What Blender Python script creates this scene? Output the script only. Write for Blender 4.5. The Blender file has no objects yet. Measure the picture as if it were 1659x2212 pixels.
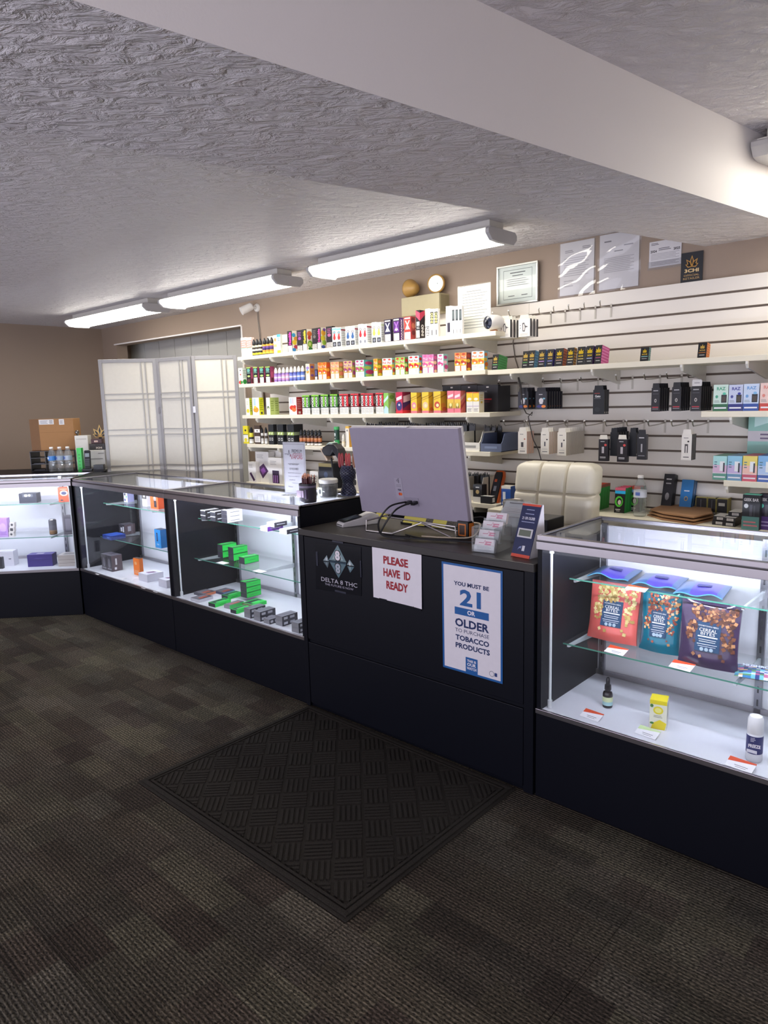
import bpy, bmesh, math, random
from mathutils import Vector, Matrix

# ------------------------------------------------------------------ camera
F_PX, YAW, PIT, ROL, EYE = 1516.18, 0.742, 0.1564, -0.027, 1.5
CXP, CYP = 829.5, 1106.0
scene = bpy.context.scene
COL = scene.collection
_cy, _sy, _cp, _sp = math.cos(YAW), math.sin(YAW), math.cos(PIT), math.sin(PIT)
FWD = Vector((-_sy * _cp, _cy * _cp, -_sp))
_r0 = Vector((_cy, _sy, 0)); _u0 = _r0.cross(FWD)
_c, _s = math.cos(ROL), math.sin(ROL)
RGT = _c * _r0 + _s * _u0
UPV = -_s * _r0 + _c * _u0
EYEP = Vector((0, 0, EYE))
cam_d = bpy.data.cameras.new('camera'); cam = bpy.data.objects.new('camera', cam_d); COL.objects.link(cam)
cam_d.sensor_fit = 'VERTICAL'; cam_d.sensor_height = 36.0; cam_d.lens = F_PX * 36.0 / 2212.0
cam_d.clip_start = 0.05
cam.matrix_world = Matrix(((RGT.x, UPV.x, -FWD.x, 0), (RGT.y, UPV.y, -FWD.y, 0), (RGT.z, UPV.z, -FWD.z, EYE), (0, 0, 0, 1)))
scene.camera = cam
# ------------------------------------------------------------------ world, exposure
LAMP_E = 9.6      # fluorescent diffusers
LED_E = 37.0       # showcase light bars
w = bpy.data.worlds.new('world'); scene.world = w; w.use_nodes = True
w.node_tree.nodes['Background'].inputs[0].default_value = (0.80, 0.78, 0.90, 1)
w.node_tree.nodes['Background'].inputs[1].default_value = 1.75
vs = scene.view_settings
vs.view_transform = 'Standard'; vs.look = 'None'; vs.gamma = 1.0; vs.use_curve_mapping = False
vs.exposure = 0.55
cy_ = scene.cycles
cy_.max_bounces = 7; cy_.diffuse_bounces = 4; cy_.glossy_bounces = 3; cy_.transmission_bounces = 5; cy_.transparent_max_bounces = 14
cy_.caustics_reflective = False; cy_.caustics_refractive = False; cy_.sample_clamp_indirect = 6.0

# ------------------------------------------------------------------ survey helpers: a sighting of the photo meets a known plane of the room
def ray(px, py): return FWD + RGT * ((px - CXP) / F_PX) - UPV * ((py - CYP) / F_PX)
def at_y(px, py, y): d = ray(px, py); return EYEP + d * (y / d.y)
def at_z(px, py, z): d = ray(px, py); return EYEP + d * ((z - EYE) / d.z)
def at_x(px, py, x): d = ray(px, py); return EYEP + d * (x / d.x)
def pix(P):
    d = Vector(P) - EYEP; k = d.dot(FWD)
    return CXP + F_PX * d.dot(RGT) / k, CYP - F_PX * d.dot(UPV) / k

# ------------------------------------------------------------------ colours and materials
def lin(c):
    if isinstance(c, str):
        c = c.lstrip('#'); c = tuple(int(c[i:i + 2], 16) / 255 for i in (0, 2, 4))
    return tuple(((x / 12.92) if x <= 0.04045 else ((x + 0.055) / 1.055) ** 2.4) for x in c)
MATS = {}
def new_mat(name):
    m = bpy.data.materials.new(name); m.use_nodes = True; MATS[name] = m
    nt = m.node_tree; return m, nt, nt.nodes['Principled BSDF']
def N(nt, t, **kw):
    n = nt.nodes.new(t)
    for k, v in kw.items(): setattr(n, k, v)
    return n
def setin(n, **kw):
    for k, v in kw.items(): n.inputs[k.replace('_', ' ')].default_value = v
def attr_mat(name, rough, metal=0.0, coat=0.0, var=0.04, bump=0.0, trans=0.0, ior=1.45):
    m, nt, b = new_mat(name)
    a = N(nt, 'ShaderNodeAttribute', attribute_name='Col')
    tc = N(nt, 'ShaderNodeTexCoord'); nz = N(nt, 'ShaderNodeTexNoise'); setin(nz, Scale=35.0, Detail=3.0)
    nt.links.new(tc.outputs['Object'], nz.inputs['Vector'])
    mr = N(nt, 'ShaderNodeMapRange'); mr.inputs[3].default_value = 1 - var; mr.inputs[4].default_value = 1 + var
    nt.links.new(nz.outputs[0], mr.inputs[0])
    mx = N(nt, 'ShaderNodeVectorMath', operation='SCALE')
    nt.links.new(a.outputs['Color'], mx.inputs[0]); nt.links.new(mr.outputs[0], mx.inputs['Scale'])
    nt.links.new(mx.outputs[0], b.inputs['Base Color'])
    b.inputs['Roughness'].default_value = rough; b.inputs['Metallic'].default_value = metal
    b.inputs['Coat Weight'].default_value = coat; b.inputs['Transmission Weight'].default_value = trans; b.inputs['IOR'].default_value = ior
    if bump:
        bp = N(nt, 'ShaderNodeBump'); setin(bp, Strength=bump, Distance=0.002)
        nt.links.new(nz.outputs[0], bp.inputs['Height']); nt.links.new(bp.outputs[0], b.inputs['Normal'])
    return m
attr_mat('card', 0.42)
attr_mat('gloss', 0.16, coat=0.3)
attr_mat('matte', 0.85, bump=0.2)
attr_mat('satin', 0.32)
attr_mat('metal', 0.28, metal=1.0)
attr_mat('foil', 0.3, metal=0.35, coat=0.3)
def paint(name, col, rough, scale, bump, dist, var=0.06, detail=4.0, spec=0.5):
    m, nt, b = new_mat(name)
    g = N(nt, 'ShaderNodeNewGeometry'); nz = N(nt, 'ShaderNodeTexNoise'); setin(nz, Scale=scale, Detail=detail)
    nt.links.new(g.outputs['Position'], nz.inputs['Vector'])
    n2 = N(nt, 'ShaderNodeTexNoise'); setin(n2, Scale=1.3, Detail=2.0); nt.links.new(g.outputs['Position'], n2.inputs['Vector'])
    mr = N(nt, 'ShaderNodeMapRange'); mr.inputs[3].default_value = 1 - var; mr.inputs[4].default_value = 1 + var
    nt.links.new(n2.outputs[0], mr.inputs[0])
    sc = N(nt, 'ShaderNodeVectorMath', operation='SCALE'); sc.inputs[0].default_value = lin(col)
    nt.links.new(mr.outputs[0], sc.inputs['Scale']); nt.links.new(sc.outputs[0], b.inputs['Base Color'])
    b.inputs['Roughness'].default_value = rough; b.inputs['Specular IOR Level'].default_value = spec
    bp = N(nt, 'ShaderNodeBump'); setin(bp, Strength=bump, Distance=dist)
    nt.links.new(nz.outputs[0], bp.inputs['Height']); nt.links.new(bp.outputs[0], b.inputs['Normal'])
    return m
paint('wall_paint', '#9c8a7b', 0.75, 180.0, 0.25, 0.002)
paint('drywall_white', '#f6f1ee', 0.62, 150.0, 0.12, 0.002, 0.03)
paint('panel_grey', '#cfcfcb', 0.6, 60.0, 0.1, 0.002)
paint('laminate_black', '#090b15', 0.42, 260.0, 0.06, 0.001, spec=0.22)
paint('laminate_top', '#2b2624', 0.36, 40.0, 0.08, 0.001, 0.2)
paint('slat_cream', '#ebe5dd', 0.45, 90.0, 0.04, 0.001, 0.03)
paint('groove_brown', '#6f6258', 0.7, 90.0, 0.1, 0.001)
paint('melamine_white', '#dfdfe6', 0.4, 90.0, 0.03, 0.001, 0.02)
paint('shelf_cream', '#eae2cc', 0.5, 120.0, 0.05, 0.001, 0.03)
def ceiling_mat():
    m, nt, b = new_mat('ceiling_knockdown')
    g = N(nt, 'ShaderNodeNewGeometry')
    m0 = N(nt, 'ShaderNodeMapping'); m0.inputs['Rotation'].default_value = (0, 0, -0.74); nt.links.new(g.outputs['Position'], m0.inputs['Vector'])
    mp = N(nt, 'ShaderNodeMapping'); mp.inputs['Scale'].default_value = (13, 25, 20)
    nt.links.new(m0.outputs[0], mp.inputs['Vector'])
    n1 = N(nt, 'ShaderNodeTexNoise'); setin(n1, Scale=1.0, Detail=5.0, Roughness=0.6, Distortion=0.7)
    nt.links.new(mp.outputs[0], n1.inputs['Vector'])
    cr = N(nt, 'ShaderNodeValToRGB'); cr.color_ramp.elements[0].position = 0.36; cr.color_ramp.elements[1].position = 0.68
    nt.links.new(n1.outputs[0], cr.inputs[0])
    bp = N(nt, 'ShaderNodeBump'); setin(bp, Strength=0.75, Distance=0.03)
    nt.links.new(cr.outputs[0], bp.inputs['Height']); nt.links.new(bp.outputs[0], b.inputs['Normal'])
    b.inputs['Base Color'].default_value = (*lin('#e2dde0'), 1); b.inputs['Roughness'].default_value = 0.5
ceiling_mat()
def carpet_mat():
    m, nt, b = new_mat('carpet')
    L = nt.links.new
    g = N(nt, 'ShaderNodeNewGeometry'); oi = N(nt, 'ShaderNodeObjectInfo')
    def brick(w_, h_, sx, off):
        mp = N(nt, 'ShaderNodeMapping'); mp.inputs['Location'].default_value = (sx, sx * 0.37, 0)
        L(g.outputs['Position'], mp.inputs['Vector'])
        br = N(nt, 'ShaderNodeTexBrick'); br.offset = off; br.offset_frequency = 2
        setin(br, Scale=1.0, Mortar_Size=0.0, Brick_Width=w_, Row_Height=h_)
        br.inputs['Color1'].default_value = (0, 0, 0, 1); br.inputs['Color2'].default_value = (1, 1, 1, 1)
        L(mp.outputs[0], br.inputs['Vector']); return br
    b1 = brick(0.19, 0.12, 3.1, 0.43); b2 = brick(0.29, 0.085, 1.7, 0.31)
    r1 = N(nt, 'ShaderNodeValToRGB'); e = r1.color_ramp.elements
    e[0].position = 0.0; e[0].color = (*lin('#352d27'), 1); e[1].position = 1.0; e[1].color = (*lin('#3c362e'), 1)
    for p, c in ((0.25, '#48433a'), (0.5, '#372f28'), (0.75, '#4a4539')):
        q = e.new(p); q.color = (*lin(c), 1)
    L(b1.outputs[0], r1.inputs[0])
    mr2 = N(nt, 'ShaderNodeMapRange'); mr2.inputs[3].default_value = 0.72; mr2.inputs[4].default_value = 1.2
    L(b2.outputs[0], mr2.inputs[0])
    wv = N(nt, 'ShaderNodeTexWave', wave_type='BANDS', bands_direction='Y'); setin(wv, Scale=26.0, Distortion=0.6, Detail=1.0)
    wv.inputs['Detail Scale'].default_value = 9.0
    L(g.outputs['Position'], wv.inputs['Vector'])
    nz = N(nt, 'ShaderNodeTexNoise'); setin(nz, Scale=1.0, Detail=3.0); mpn = N(nt, 'ShaderNodeMapping'); mpn.inputs['Scale'].default_value = (110, 230, 200); L(g.outputs['Position'], mpn.inputs['Vector']); L(mpn.outputs[0], nz.inputs['Vector'])
    mr3 = N(nt, 'ShaderNodeMapRange'); mr3.inputs[3].default_value = 0.45; mr3.inputs[4].default_value = 1.3
    L(wv.outputs[1], mr3.inputs[0])
    mr5 = N(nt, 'ShaderNodeMapRange'); mr5.inputs[1].default_value = 0.32; mr5.inputs[2].default_value = 0.68; mr5.inputs[3].default_value = 0.1; mr5.inputs[4].default_value = 1.9
    L(nz.outputs[0], mr5.inputs[0])
    mr4 = N(nt, 'ShaderNodeMapRange'); mr4.inputs[3].default_value = 1.05; mr4.inputs[4].default_value = 1.45
    L(oi.outputs['Random'], mr4.inputs[0])
    k = mr2.outputs[0]
    for o in (mr3.outputs[0], mr4.outputs[0], mr5.outputs[0]):
        mm = N(nt, 'ShaderNodeMath', operation='MULTIPLY'); L(k, mm.inputs[0]); L(o, mm.inputs[1]); k = mm.outputs[0]
    sc = N(nt, 'ShaderNodeVectorMath', operation='SCALE'); L(r1.outputs[0], sc.inputs[0]); L(k, sc.inputs['Scale'])
    L(sc.outputs[0], b.inputs['Base Color']); b.inputs['Roughness'].default_value = 0.95; b.inputs['Specular IOR Level'].default_value = 0.15
    bp = N(nt, 'ShaderNodeBump'); setin(bp, Strength=0.7, Distance=0.004); L(wv.outputs[1], bp.inputs['Height']); L(bp.outputs[0], b.inputs['Normal'])
carpet_mat()
def mat_rubber():
    m, nt, b = new_mat('mat_fibre')
    g = N(nt, 'ShaderNodeNewGeometry'); nz = N(nt, 'ShaderNodeTexNoise'); setin(nz, Scale=420.0, Detail=2.0); nt.links.new(g.outputs['Position'], nz.inputs['Vector'])
    cr = N(nt, 'ShaderNodeValToRGB'); cr.color_ramp.elements[0].color = (*lin('#1a1715'), 1); cr.color_ramp.elements[1].color = (*lin('#38332d'), 1)
    cr.color_ramp.elements[0].position = 0.35; cr.color_ramp.elements[1].position = 0.75
    nt.links.new(nz.outputs[0], cr.inputs[0]); nt.links.new(cr.outputs[0], b.inputs['Base Color']); b.inputs['Roughness'].default_value = 0.95
    b.inputs['Specular IOR Level'].default_value = 0.2
    bp = N(nt, 'ShaderNodeBump'); setin(bp, Strength=0.6, Distance=0.002); nt.links.new(nz.outputs[0], bp.inputs['Height']); nt.links.new(bp.outputs[0], b.inputs['Normal'])
mat_rubber()
def glass_mat(name, tint, refl=1.0, haze=0.0):
    m = bpy.data.materials.new(name); m.use_nodes = True; MATS[name] = m; nt = m.node_tree
    for n in list(nt.nodes): nt.nodes.remove(n)
    out = N(nt, 'ShaderNodeOutputMaterial'); t = N(nt, 'ShaderNodeBsdfTransparent'); t.inputs[0].default_value = (*tint, 1)
    g = N(nt, 'ShaderNodeBsdfGlossy'); g.inputs['Roughness'].default_value = 0.02
    fr = N(nt, 'ShaderNodeFresnel'); ge = N(nt, 'ShaderNodeNewGeometry'); io = N(nt, 'ShaderNodeMapRange'); io.inputs[3].default_value = 1.45; io.inputs[4].default_value = 1 / 1.45
    nt.links.new(ge.outputs['Backfacing'], io.inputs[0]); nt.links.new(io.outputs[0], fr.inputs[0])
    mul = N(nt, 'ShaderNodeMath', operation='MULTIPLY'); mul.inputs[1].default_value = refl
    nz = N(nt, 'ShaderNodeTexNoise'); setin(nz, Scale=6.0, Detail=3.0)
    mr = N(nt, 'ShaderNodeMapRange'); mr.inputs[3].default_value = haze * 0.6; mr.inputs[4].default_value = haze * 1.4; nt.links.new(nz.outputs[0], mr.inputs[0])
    d = N(nt, 'ShaderNodeBsdfDiffuse'); d.inputs[0].default_value = (0.8, 0.8, 0.8, 1)
    mx = N(nt, 'ShaderNodeMixShader'); mx2 = N(nt, 'ShaderNodeMixShader')
    nt.links.new(fr.outputs[0], mul.inputs[0]); nt.links.new(mul.outputs[0], mx.inputs[0]); nt.links.new(t.outputs[0], mx.inputs[1]); nt.links.new(g.outputs[0], mx.inputs[2])
    nt.links.new(mr.outputs[0], mx2.inputs[0]); nt.links.new(mx.outputs[0], mx2.inputs[1]); nt.links.new(d.outputs[0], mx2.inputs[2])
    nt.links.new(mx2.outputs[0], out.inputs[0])
glass_mat('glass', (0.97, 0.985, 0.98), 0.55, 0.012)
glass_mat('clear', (0.90, 0.93, 0.94), 1.3, 0.12)
glass_mat('plastic_film', (0.95, 0.95, 0.96), 1.6, 0.05)
def emit_mat(name, col, e):
    m, nt, b = new_mat(name)
    b.inputs['Base Color'].default_value = (0.8, 0.8, 0.8, 1)
    nz = N(nt, 'ShaderNodeTexNoise'); setin(nz, Scale=3.0); mr = N(nt, 'ShaderNodeMapRange'); mr.inputs[3].default_value = e * 0.95; mr.inputs[4].default_value = e * 1.05
    nt.links.new(nz.outputs[0], mr.inputs[0]); nt.links.new(mr.outputs[0], b.inputs['Emission Strength'])
    b.inputs['Emission Color'].default_value = (*col, 1)
emit_mat('lamp_warm', (1.0, 0.955, 0.86), LAMP_E)
emit_mat('led_bar', (0.79, 0.83, 1.0), LED_E * 2.05)

# ------------------------------------------------------------------ mesh helpers
_TXT = {}
def text_mesh(s, bold=False):
    k = (s, bold)
    if k in _TXT: return _TXT[k]
    cu = bpy.data.curves.new('t', 'FONT'); cu.body = s; cu.resolution_u = 2; cu.offset = 0.034 if bold else 0.0; cu.fill_mode = 'FRONT' if hasattr(cu, 'fill_mode') and False else cu.fill_mode
    o = bpy.data.objects.new('t', cu); COL.objects.link(o)
    dg = bpy.context.evaluated_depsgraph_get(); ev = o.evaluated_get(dg); me = ev.to_mesh()
    vs_ = [v.co.copy() for v in me.vertices]; fs = [tuple(p.vertices) for p in me.polygons]
    ev.to_mesh_clear(); bpy.data.objects.remove(o); bpy.data.curves.remove(cu)
    if vs_:
        x0 = min(v.x for v in vs_); x1 = max(v.x for v in vs_); y0 = min(v.y for v in vs_); y1 = max(v.y for v in vs_)
    else: x0 = x1 = y0 = y1 = 0
    _TXT[k] = (vs_, fs, x0, x1, y0, y1); return _TXT[k]
class MB:
    def __init__(s, col='#808080', mat='card'): s.v = []; s.f = []; s.c = []; s.m = []; s.col = col; s.mat = mat
    def face(s, pts, col=None, mat=None):
        i = len(s.v); s.v += [tuple(p) for p in pts]; s.f.append(tuple(range(i, i + len(pts)))); s.c.append(col or s.col); s.m.append(mat or s.mat); return s
    def add(s, verts, faces, col=None, mat=None, cols=None):
        i = len(s.v); s.v += [tuple(p) for p in verts]
        for k, f in enumerate(faces):
            s.f.append(tuple(j + i for j in f)); s.c.append((cols[k] if cols else None) or col or s.col); s.m.append(mat or s.mat)
        return s
    def box(s, x0, y0, z0, x1, y1, z1, col=None, mat=None, fc=None):
        V = [(x0, y0, z0), (x1, y0, z0), (x1, y1, z0), (x0, y1, z0), (x0, y0, z1), (x1, y0, z1), (x1, y1, z1), (x0, y1, z1)]
        Fs = [(0, 1, 5, 4), (1, 2, 6, 5), (2, 3, 7, 6), (3, 0, 4, 7), (4, 5, 6, 7), (3, 2, 1, 0)]  # front(-y) right(+x) back left top bottom
        cc = None
        if fc: cc = [fc.get(k) for k in ('front', 'right', 'back', 'left', 'top', 'bottom')]
        return s.add(V, Fs, col, mat, cc)
    def prism(s, poly, a, b, axis='y', col=None, mat=None):
        # poly in the plane normal to axis; x: (y,z)  y: (x,z)  z: (x,y)
        def P(p, t): return {'x': (t, p[0], p[1]), 'y': (p[0], t, p[1]), 'z': (p[0], p[1], t)}[axis]
        n = len(poly); V = [P(p, a) for p in poly] + [P(p, b) for p in poly]
        Fs = [tuple(range(n)), tuple(range(2 * n - 1, n - 1, -1))] + [(i, i + n, (i + 1) % n + n, (i + 1) % n) for i in range(n)]
        return s.add(V, Fs, col, mat)
    def lathe(s, prof, c=(0, 0, 0), n=16, cols=None, mat=None, col=None):
        V = []; Fs = []; cc = []
        for r, z in prof:
            for k in range(n):
                a = 2 * math.pi * k / n; V.append((c[0] + r * math.cos(a), c[1] + r * math.sin(a), c[2] + z))
        for j in range(len(prof) - 1):
            for k in range(n):
                k2 = (k + 1) % n; Fs.append((j * n + k, j * n + k2, (j + 1) * n + k2, (j + 1) * n + k)); cc.append(cols[j] if cols else None)
        Fs.append(tuple(range(n - 1, -1, -1))); cc.append(cols[0] if cols else None)
        Fs.append(tuple(range((len(prof) - 1) * n, len(prof) * n))); cc.append(cols[-1] if cols else None)
        return s.add(V, Fs, col, mat, cc)
    def tube(s, path, r, n=6, col=None, mat=None):
        path = [Vector(p) for p in path]; V = []; Fs = []; m = len(path); prev = None
        for i, p in enumerate(path):
            t = (path[min(i + 1, m - 1)] - path[max(i - 1, 0)]).normalized()
            if prev is None:
                a = Vector((0, 0, 1)) if abs(t.z) < 0.9 else Vector((1, 0, 0)); u = t.cross(a).normalized()
            else: u = (prev - t * prev.dot(t)).normalized()
            prev = u; w_ = t.cross(u)
            rr = r[i] if isinstance(r, (list, tuple)) else r
            for k in range(n):
                a = 2 * math.pi * k / n; V.append(p + u * (rr * math.cos(a)) + w_ * (rr * math.sin(a)))
        for j in range(m - 1):
            for k in range(n): Fs.append((j * n + k, j * n + (k + 1) % n, (j + 1) * n + (k + 1) % n, (j + 1) * n + k))
        Fs += [tuple(range(n - 1, -1, -1)), tuple(range((m - 1) * n, m * n))]
        return s.add(V, Fs, col, mat)
    def text(s, t, o, xd, yd, h=None, w=None, col=None, mat=None, align='c', bold=False):
        vs_, fs, x0, x1, y0, y1 = text_mesh(t, bold)
        if not vs_: return s
        o, xd, yd = Vector(o), Vector(xd), Vector(yd)
        ky = (h / (y1 - y0)) if h else None; kx = (w / (x1 - x0)) if w else ky
        if ky is None: ky = kx
        ox = {'c': (x0 + x1) / 2, 'l': x0, 'r': x1}[align]; oy = (y0 + y1) / 2
        return s.add([o + xd * ((v.x - ox) * kx) + yd * ((v.y - oy) * ky) for v in vs_], fs, col, mat)
    def disc(s, o, xd, yd, ru, rv, n=14, col=None, mat=None):
        o, xd, yd = Vector(o), Vector(xd), Vector(yd)
        return s.face([o + xd * (ru * math.cos(2 * math.pi * k / n)) + yd * (rv * math.sin(2 * math.pi * k / n)) for k in range(n)], col, mat)
    def xf(s, M):
        s.v = [tuple(M @ Vector(p)) for p in s.v]; return s
    def mesh(s, name, smooth=False):
        me = bpy.data.meshes.new(name); me.from_pydata(s.v, [], s.f)
        ks = []
        for k in s.m:
            if k not in ks: ks.append(k)
        for k in ks: me.materials.append(MATS[k])
        idx = {k: i for i, k in enumerate(ks)}
        me.polygons.foreach_set('material_index', [idx[k] for k in s.m])
        at = me.color_attributes.new('Col', 'FLOAT_COLOR', 'CORNER'); buf = []
        for f, c in zip(s.f, s.c):
            l = lin(c) if isinstance(c, str) else tuple(c); buf += [*l, 1.0] * len(f)
        at.data.foreach_set('color', buf)
        if smooth: me.polygons.foreach_set('use_smooth', [True] * len(s.f))
        me.update(); return me
    def build(s, name, parent=None, loc=None, rz=0.0, bevel=0.0, smooth=False, seg=2):
        o = bpy.data.objects.new(name, s.mesh(name, smooth)); COL.objects.link(o)
        if parent is not None: o.parent = parent
        if loc is not None: o.location = loc
        o.rotation_euler[2] = rz
        if bevel:
            b = o.modifiers.new('bevel', 'BEVEL'); b.width = bevel; b.segments = seg; b.limit_method = 'ANGLE'; b.angle_limit = 0.7
        if smooth:
            o.data.set_sharp_from_angle(angle=0.7)
        return o
def tag(o, label=None, cat=None, group=None, kind=None):
    if label: o['label'] = label
    if cat: o['category'] = cat
    if group: o['group'] = group
    if kind: o['kind'] = kind
    return o
def thing(name, label, cat, loc=(0, 0, 0), rz=0.0, group=None):
    o = bpy.data.objects.new(name, None); COL.objects.link(o); o.location = loc; o.rotation_euler[2] = rz
    o.empty_display_size = 0.05
    return tag(o, label, cat, group)
def struct(name, mb, parent=None, **k): return tag(mb.build(name, parent, **k), kind='structure')
def inst(me, name, parent=None, loc=None, rot=None):
    o = bpy.data.objects.new(name, me); COL.objects.link(o)
    if parent is not None: o.parent = parent
    if loc is not None: o.location = loc
    if rot is not None: o.rotation_euler = rot
    return o
R_ = random.Random(7)
# ================================================================== the room
YW = 3.70          # back wall
XL, XR = -7.43, 2.4
ZC, ZC2 = 2.345, 2.50   # ceiling left of the beam, ceiling right of it
YN = -1.6
floor = struct('floor', MB(mat='carpet', col='#2a2622').box(XL - .2, YN, -0.12, XR, 5.4, -0.006))
tile = MB(mat='carpet').box(0.0008, 0.0008, -0.006, 0.6088, 0.6088, 0.0).mesh('carpet_tile')
for i in range(-9, 2):
    for j in range(-2, 4):
        inst(tile, 'carpet_tile', floor, (i * 0.6096 - 0.13, j * 0.6096 + 0.05, 0.0))
# back wall with the passage opening at its left end
op0, op1, opz = -7.13, -4.96, 2.155
wb = MB(mat='wall_paint')
wb.box(op1, YW, 0, XR, YW + .12, 2.62).box(op0, YW, opz, op1, YW + .12, 2.62).box(XL, YW, 0, op0, YW + .12, 2.62)
struct('wall_back', wb)
struct('wall_left', MB(mat='wall_paint').box(XL - .12, YN, 0, XL, YW + 1.3, 2.62))
struct('wall_right', MB(mat='wall_paint').box(XR, YN, 0, XR + .12, YW, 2.62))
# panelled wall of the passage, boards with recessed joints
pas = struct('wall_passage', MB(mat='panel_grey', col='#777777').box(XL, 4.02, 0, -4.0, 4.06, 2.6))
bd = MB(mat='panel_grey').box(0, -0.012, 0, 0.292, 0, 2.6).mesh('board')
for k in range(11): inst(bd, 'board', pas, (XL + 0.02 + k * 0.30, 4.02, 0))
struct('trim_1', MB(mat='drywall_white').box(op0 - .03, YW - .012, opz, op1 + .005, YW, opz + .012).box(op1, YW - .01, 0, op1 + .012, YW, opz))
# ceilings and the dropped beam between them
BA = lambda y: -1.388 + 0.160 * y      # right face of the beam
BB = lambda y: -2.165 + 0.253 * y      # left face
y0, y1 = YN, YW + .1
cl = MB(mat='ceiling_knockdown'); cl.prism([(XL, y0), (BB(y0) + .1, y0), (BB(y1) + .1, y1), (XL, 5.0), ], ZC, ZC + .3, 'z')
struct('ceiling', cl)
struct('ceiling_right', MB(mat='ceiling_knockdown').prism([(BA(y0) - .1, y0), (XR, y0), (XR, y1), (BA(y1) - .1, y1)], ZC2, ZC2 + .15, 'z'))
bm_ = MB(mat='drywall_white')
A0, A1, B0, B1 = (BA(y0), y0), (BA(y1), y1), (BB(y0), y0), (BB(y1), y1)
BZ = 2.20
def v3(p, z): return (p[0], p[1], z)
bm_.face([v3(B0, BZ), v3(B1, BZ), v3(A1, BZ), v3(A0, BZ)], mat='ceiling_knockdown')
bm_.face([v3(A0, BZ), v3(A1, BZ), v3(A1, 2.64), v3(A0, 2.64)])
bm_.face([v3(B1, BZ), v3(B0, BZ), v3(B0, 2.64), v3(B1, 2.64)], mat='ceiling_knockdown')
bm_.face([v3(A0, BZ), v3(A0, 2.64), v3(B0, 2.64), v3(B0, BZ)])
bm_.face([v3(A1, BZ), v3(B1, BZ), v3(B1, 2.64), v3(A1, 2.64)])
bm_.face([v3(A0, 2.64), v3(A1, 2.64), v3(B1, 2.64), v3(B0, 2.64)])
struct('ceiling_beam', bm_)

# ================================================================== fluorescent ceiling fixtures
def fixture(x0, x1, yc, zt, label, cl=.012):
    t = thing('fluorescent_light', label, 'ceiling light', ((x0 + x1) / 2, yc, zt), 0, 'wraparound ceiling lights')
    L = (x1 - x0) / 2
    MB('#d8d6d0', 'satin').box(-L + .03, -.06, -.046, L - .03, .06, 0).box(-L + .012, -.118, -.0525, L - .012, .118, -.0462).build('housing', t, bevel=.003)
    df = [(-.112, -.053), (-.115, -.066), (-.085, -.096), (-.05, -.102), (.05, -.102), (.085, -.096), (.115, -.066), (.112, -.053)]
    MB(mat='lamp_warm').prism(df, -L + cl, L - cl, 'x').build('diffuser', t)
    ec = [(-.124, -.056), (-.124, -.074), (-.09, -.104), (-.03, -.108), (.095, -.106), (.124, -.08), (.124, -.058), (.108, -.044), (-.108, -.044)]
    for s in (-1, 1): MB('#b9b7b8', 'satin').prism(ec, s * (L + .008), s * (L - cl - .002), 'x').build('end_cap', t, bevel=.002)
fixture(-6.50, -5.12, 3.02, ZC, 'farthest of the three long ceiling lights in a row, near the left wall')
fixture(-4.89, -3.54, 3.02, ZC, 'middle of the three long ceiling lights in a row')
fixture(-3.22, -1.95, 3.02, ZC, 'nearest and largest of the three long ceiling lights, beside the beam')
fixture(-0.87, 0.46, 3.22, ZC2, 'ceiling light right of the beam, only its grey end cap in view', cl=.10)

# ================================================================== slatwall
YS = 3.678         # face of the slats
SP = 0.0762
def slatwall(x0, x1, label):
    t = thing('slatwall_panel', label, 'slatwall', (x0, YS, 0), 0, 'slatwall panels')
    MB(mat='groove_brown').box(0, .008, .58, x1 - x0, .021, 2.039).build('backing_board', t)
    prof = [(0, .0), (0, SP - .0125), (.0016, SP - .0115), (.0079, SP - .0115), (.0079, -.001), (.0016, -.001)]
    me = MB(mat='slat_cream').prism(prof, 0.0008, x1 - x0 - .0008, 'x').mesh('slat')
    for k in range(19): inst(me, 'slat', t, (0, 0, 2.0394 - (k + 1) * SP + .0125 + (0 if k else 0)))
    return t
XSEAM = -2.19
slatwall(-4.60, XSEAM, 'white slatwall panel behind the four long product shelves')
slatwall(XSEAM, 0.25, 'white slatwall panel with the peg hooks at the right')

# ================================================================== wall shelves
YF = 3.345
def shelf(x0, x1, z, yf, label, brackets, th=.026, chamfer=False):
    t = thing('wall_shelf', label, 'shelf', (0, 0, z), 0, 'slatwall shelves')
    MB(mat='shelf_cream').box(x0, yf, -th, x1, YS - .002, 0).build('board', t, bevel=.002)
    for bx in brackets:
        b = MB('#dcd9d0', 'satin')
        b.prism([(yf - .012, -th), (yf - .012, -th - .012), (yf + .004, -th - .03), (yf + .012, -th - .03), (YS - .001, -th - .075), (YS - .001, -th)], bx - .005, bx + .005, 'x')
        b.build('bracket', t)
    return t
def bxs(pxs, py, z): return [at_z(p, py(p), z).x if False else at_y(p, py(p), YF).x for p in pxs]
Z1, Z2, Z3, Z4, Z5 = 1.866, 1.660, 1.422, 1.200, 0.900
shelf(-4.56, -2.20, Z1, YF, 'top product shelf on the slatwall, under the wall camera', [at_y(p, 780, YF).x for p in (524, 586, 637, 716, 780, 877, 1003)])
shelf(-4.56, -2.27, Z2, YF, 'second product shelf of the left slatwall panel', [at_y(p, 830, YF).x for p in (550, 638, 717, 783, 882, 1004)])
shelf(-4.54, -2.24, Z3, YF, 'third product shelf of the left slatwall panel', [at_y(p, 900, YF).x for p in (555, 632, 715, 787, 887, 1010)])
shelf(-4.50, -2.24, Z4, YF, 'fourth product shelf of the left slatwall panel, behind the monitor', [at_y(p, 975, YF).x for p in (541, 603, 730, 1015)])
shelf(-4.54, -2.20, Z5, YF, 'lowest shelf of the left slatwall panel with the charger cartons', [-4.3, -3.6, -2.9, -2.35])
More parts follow.
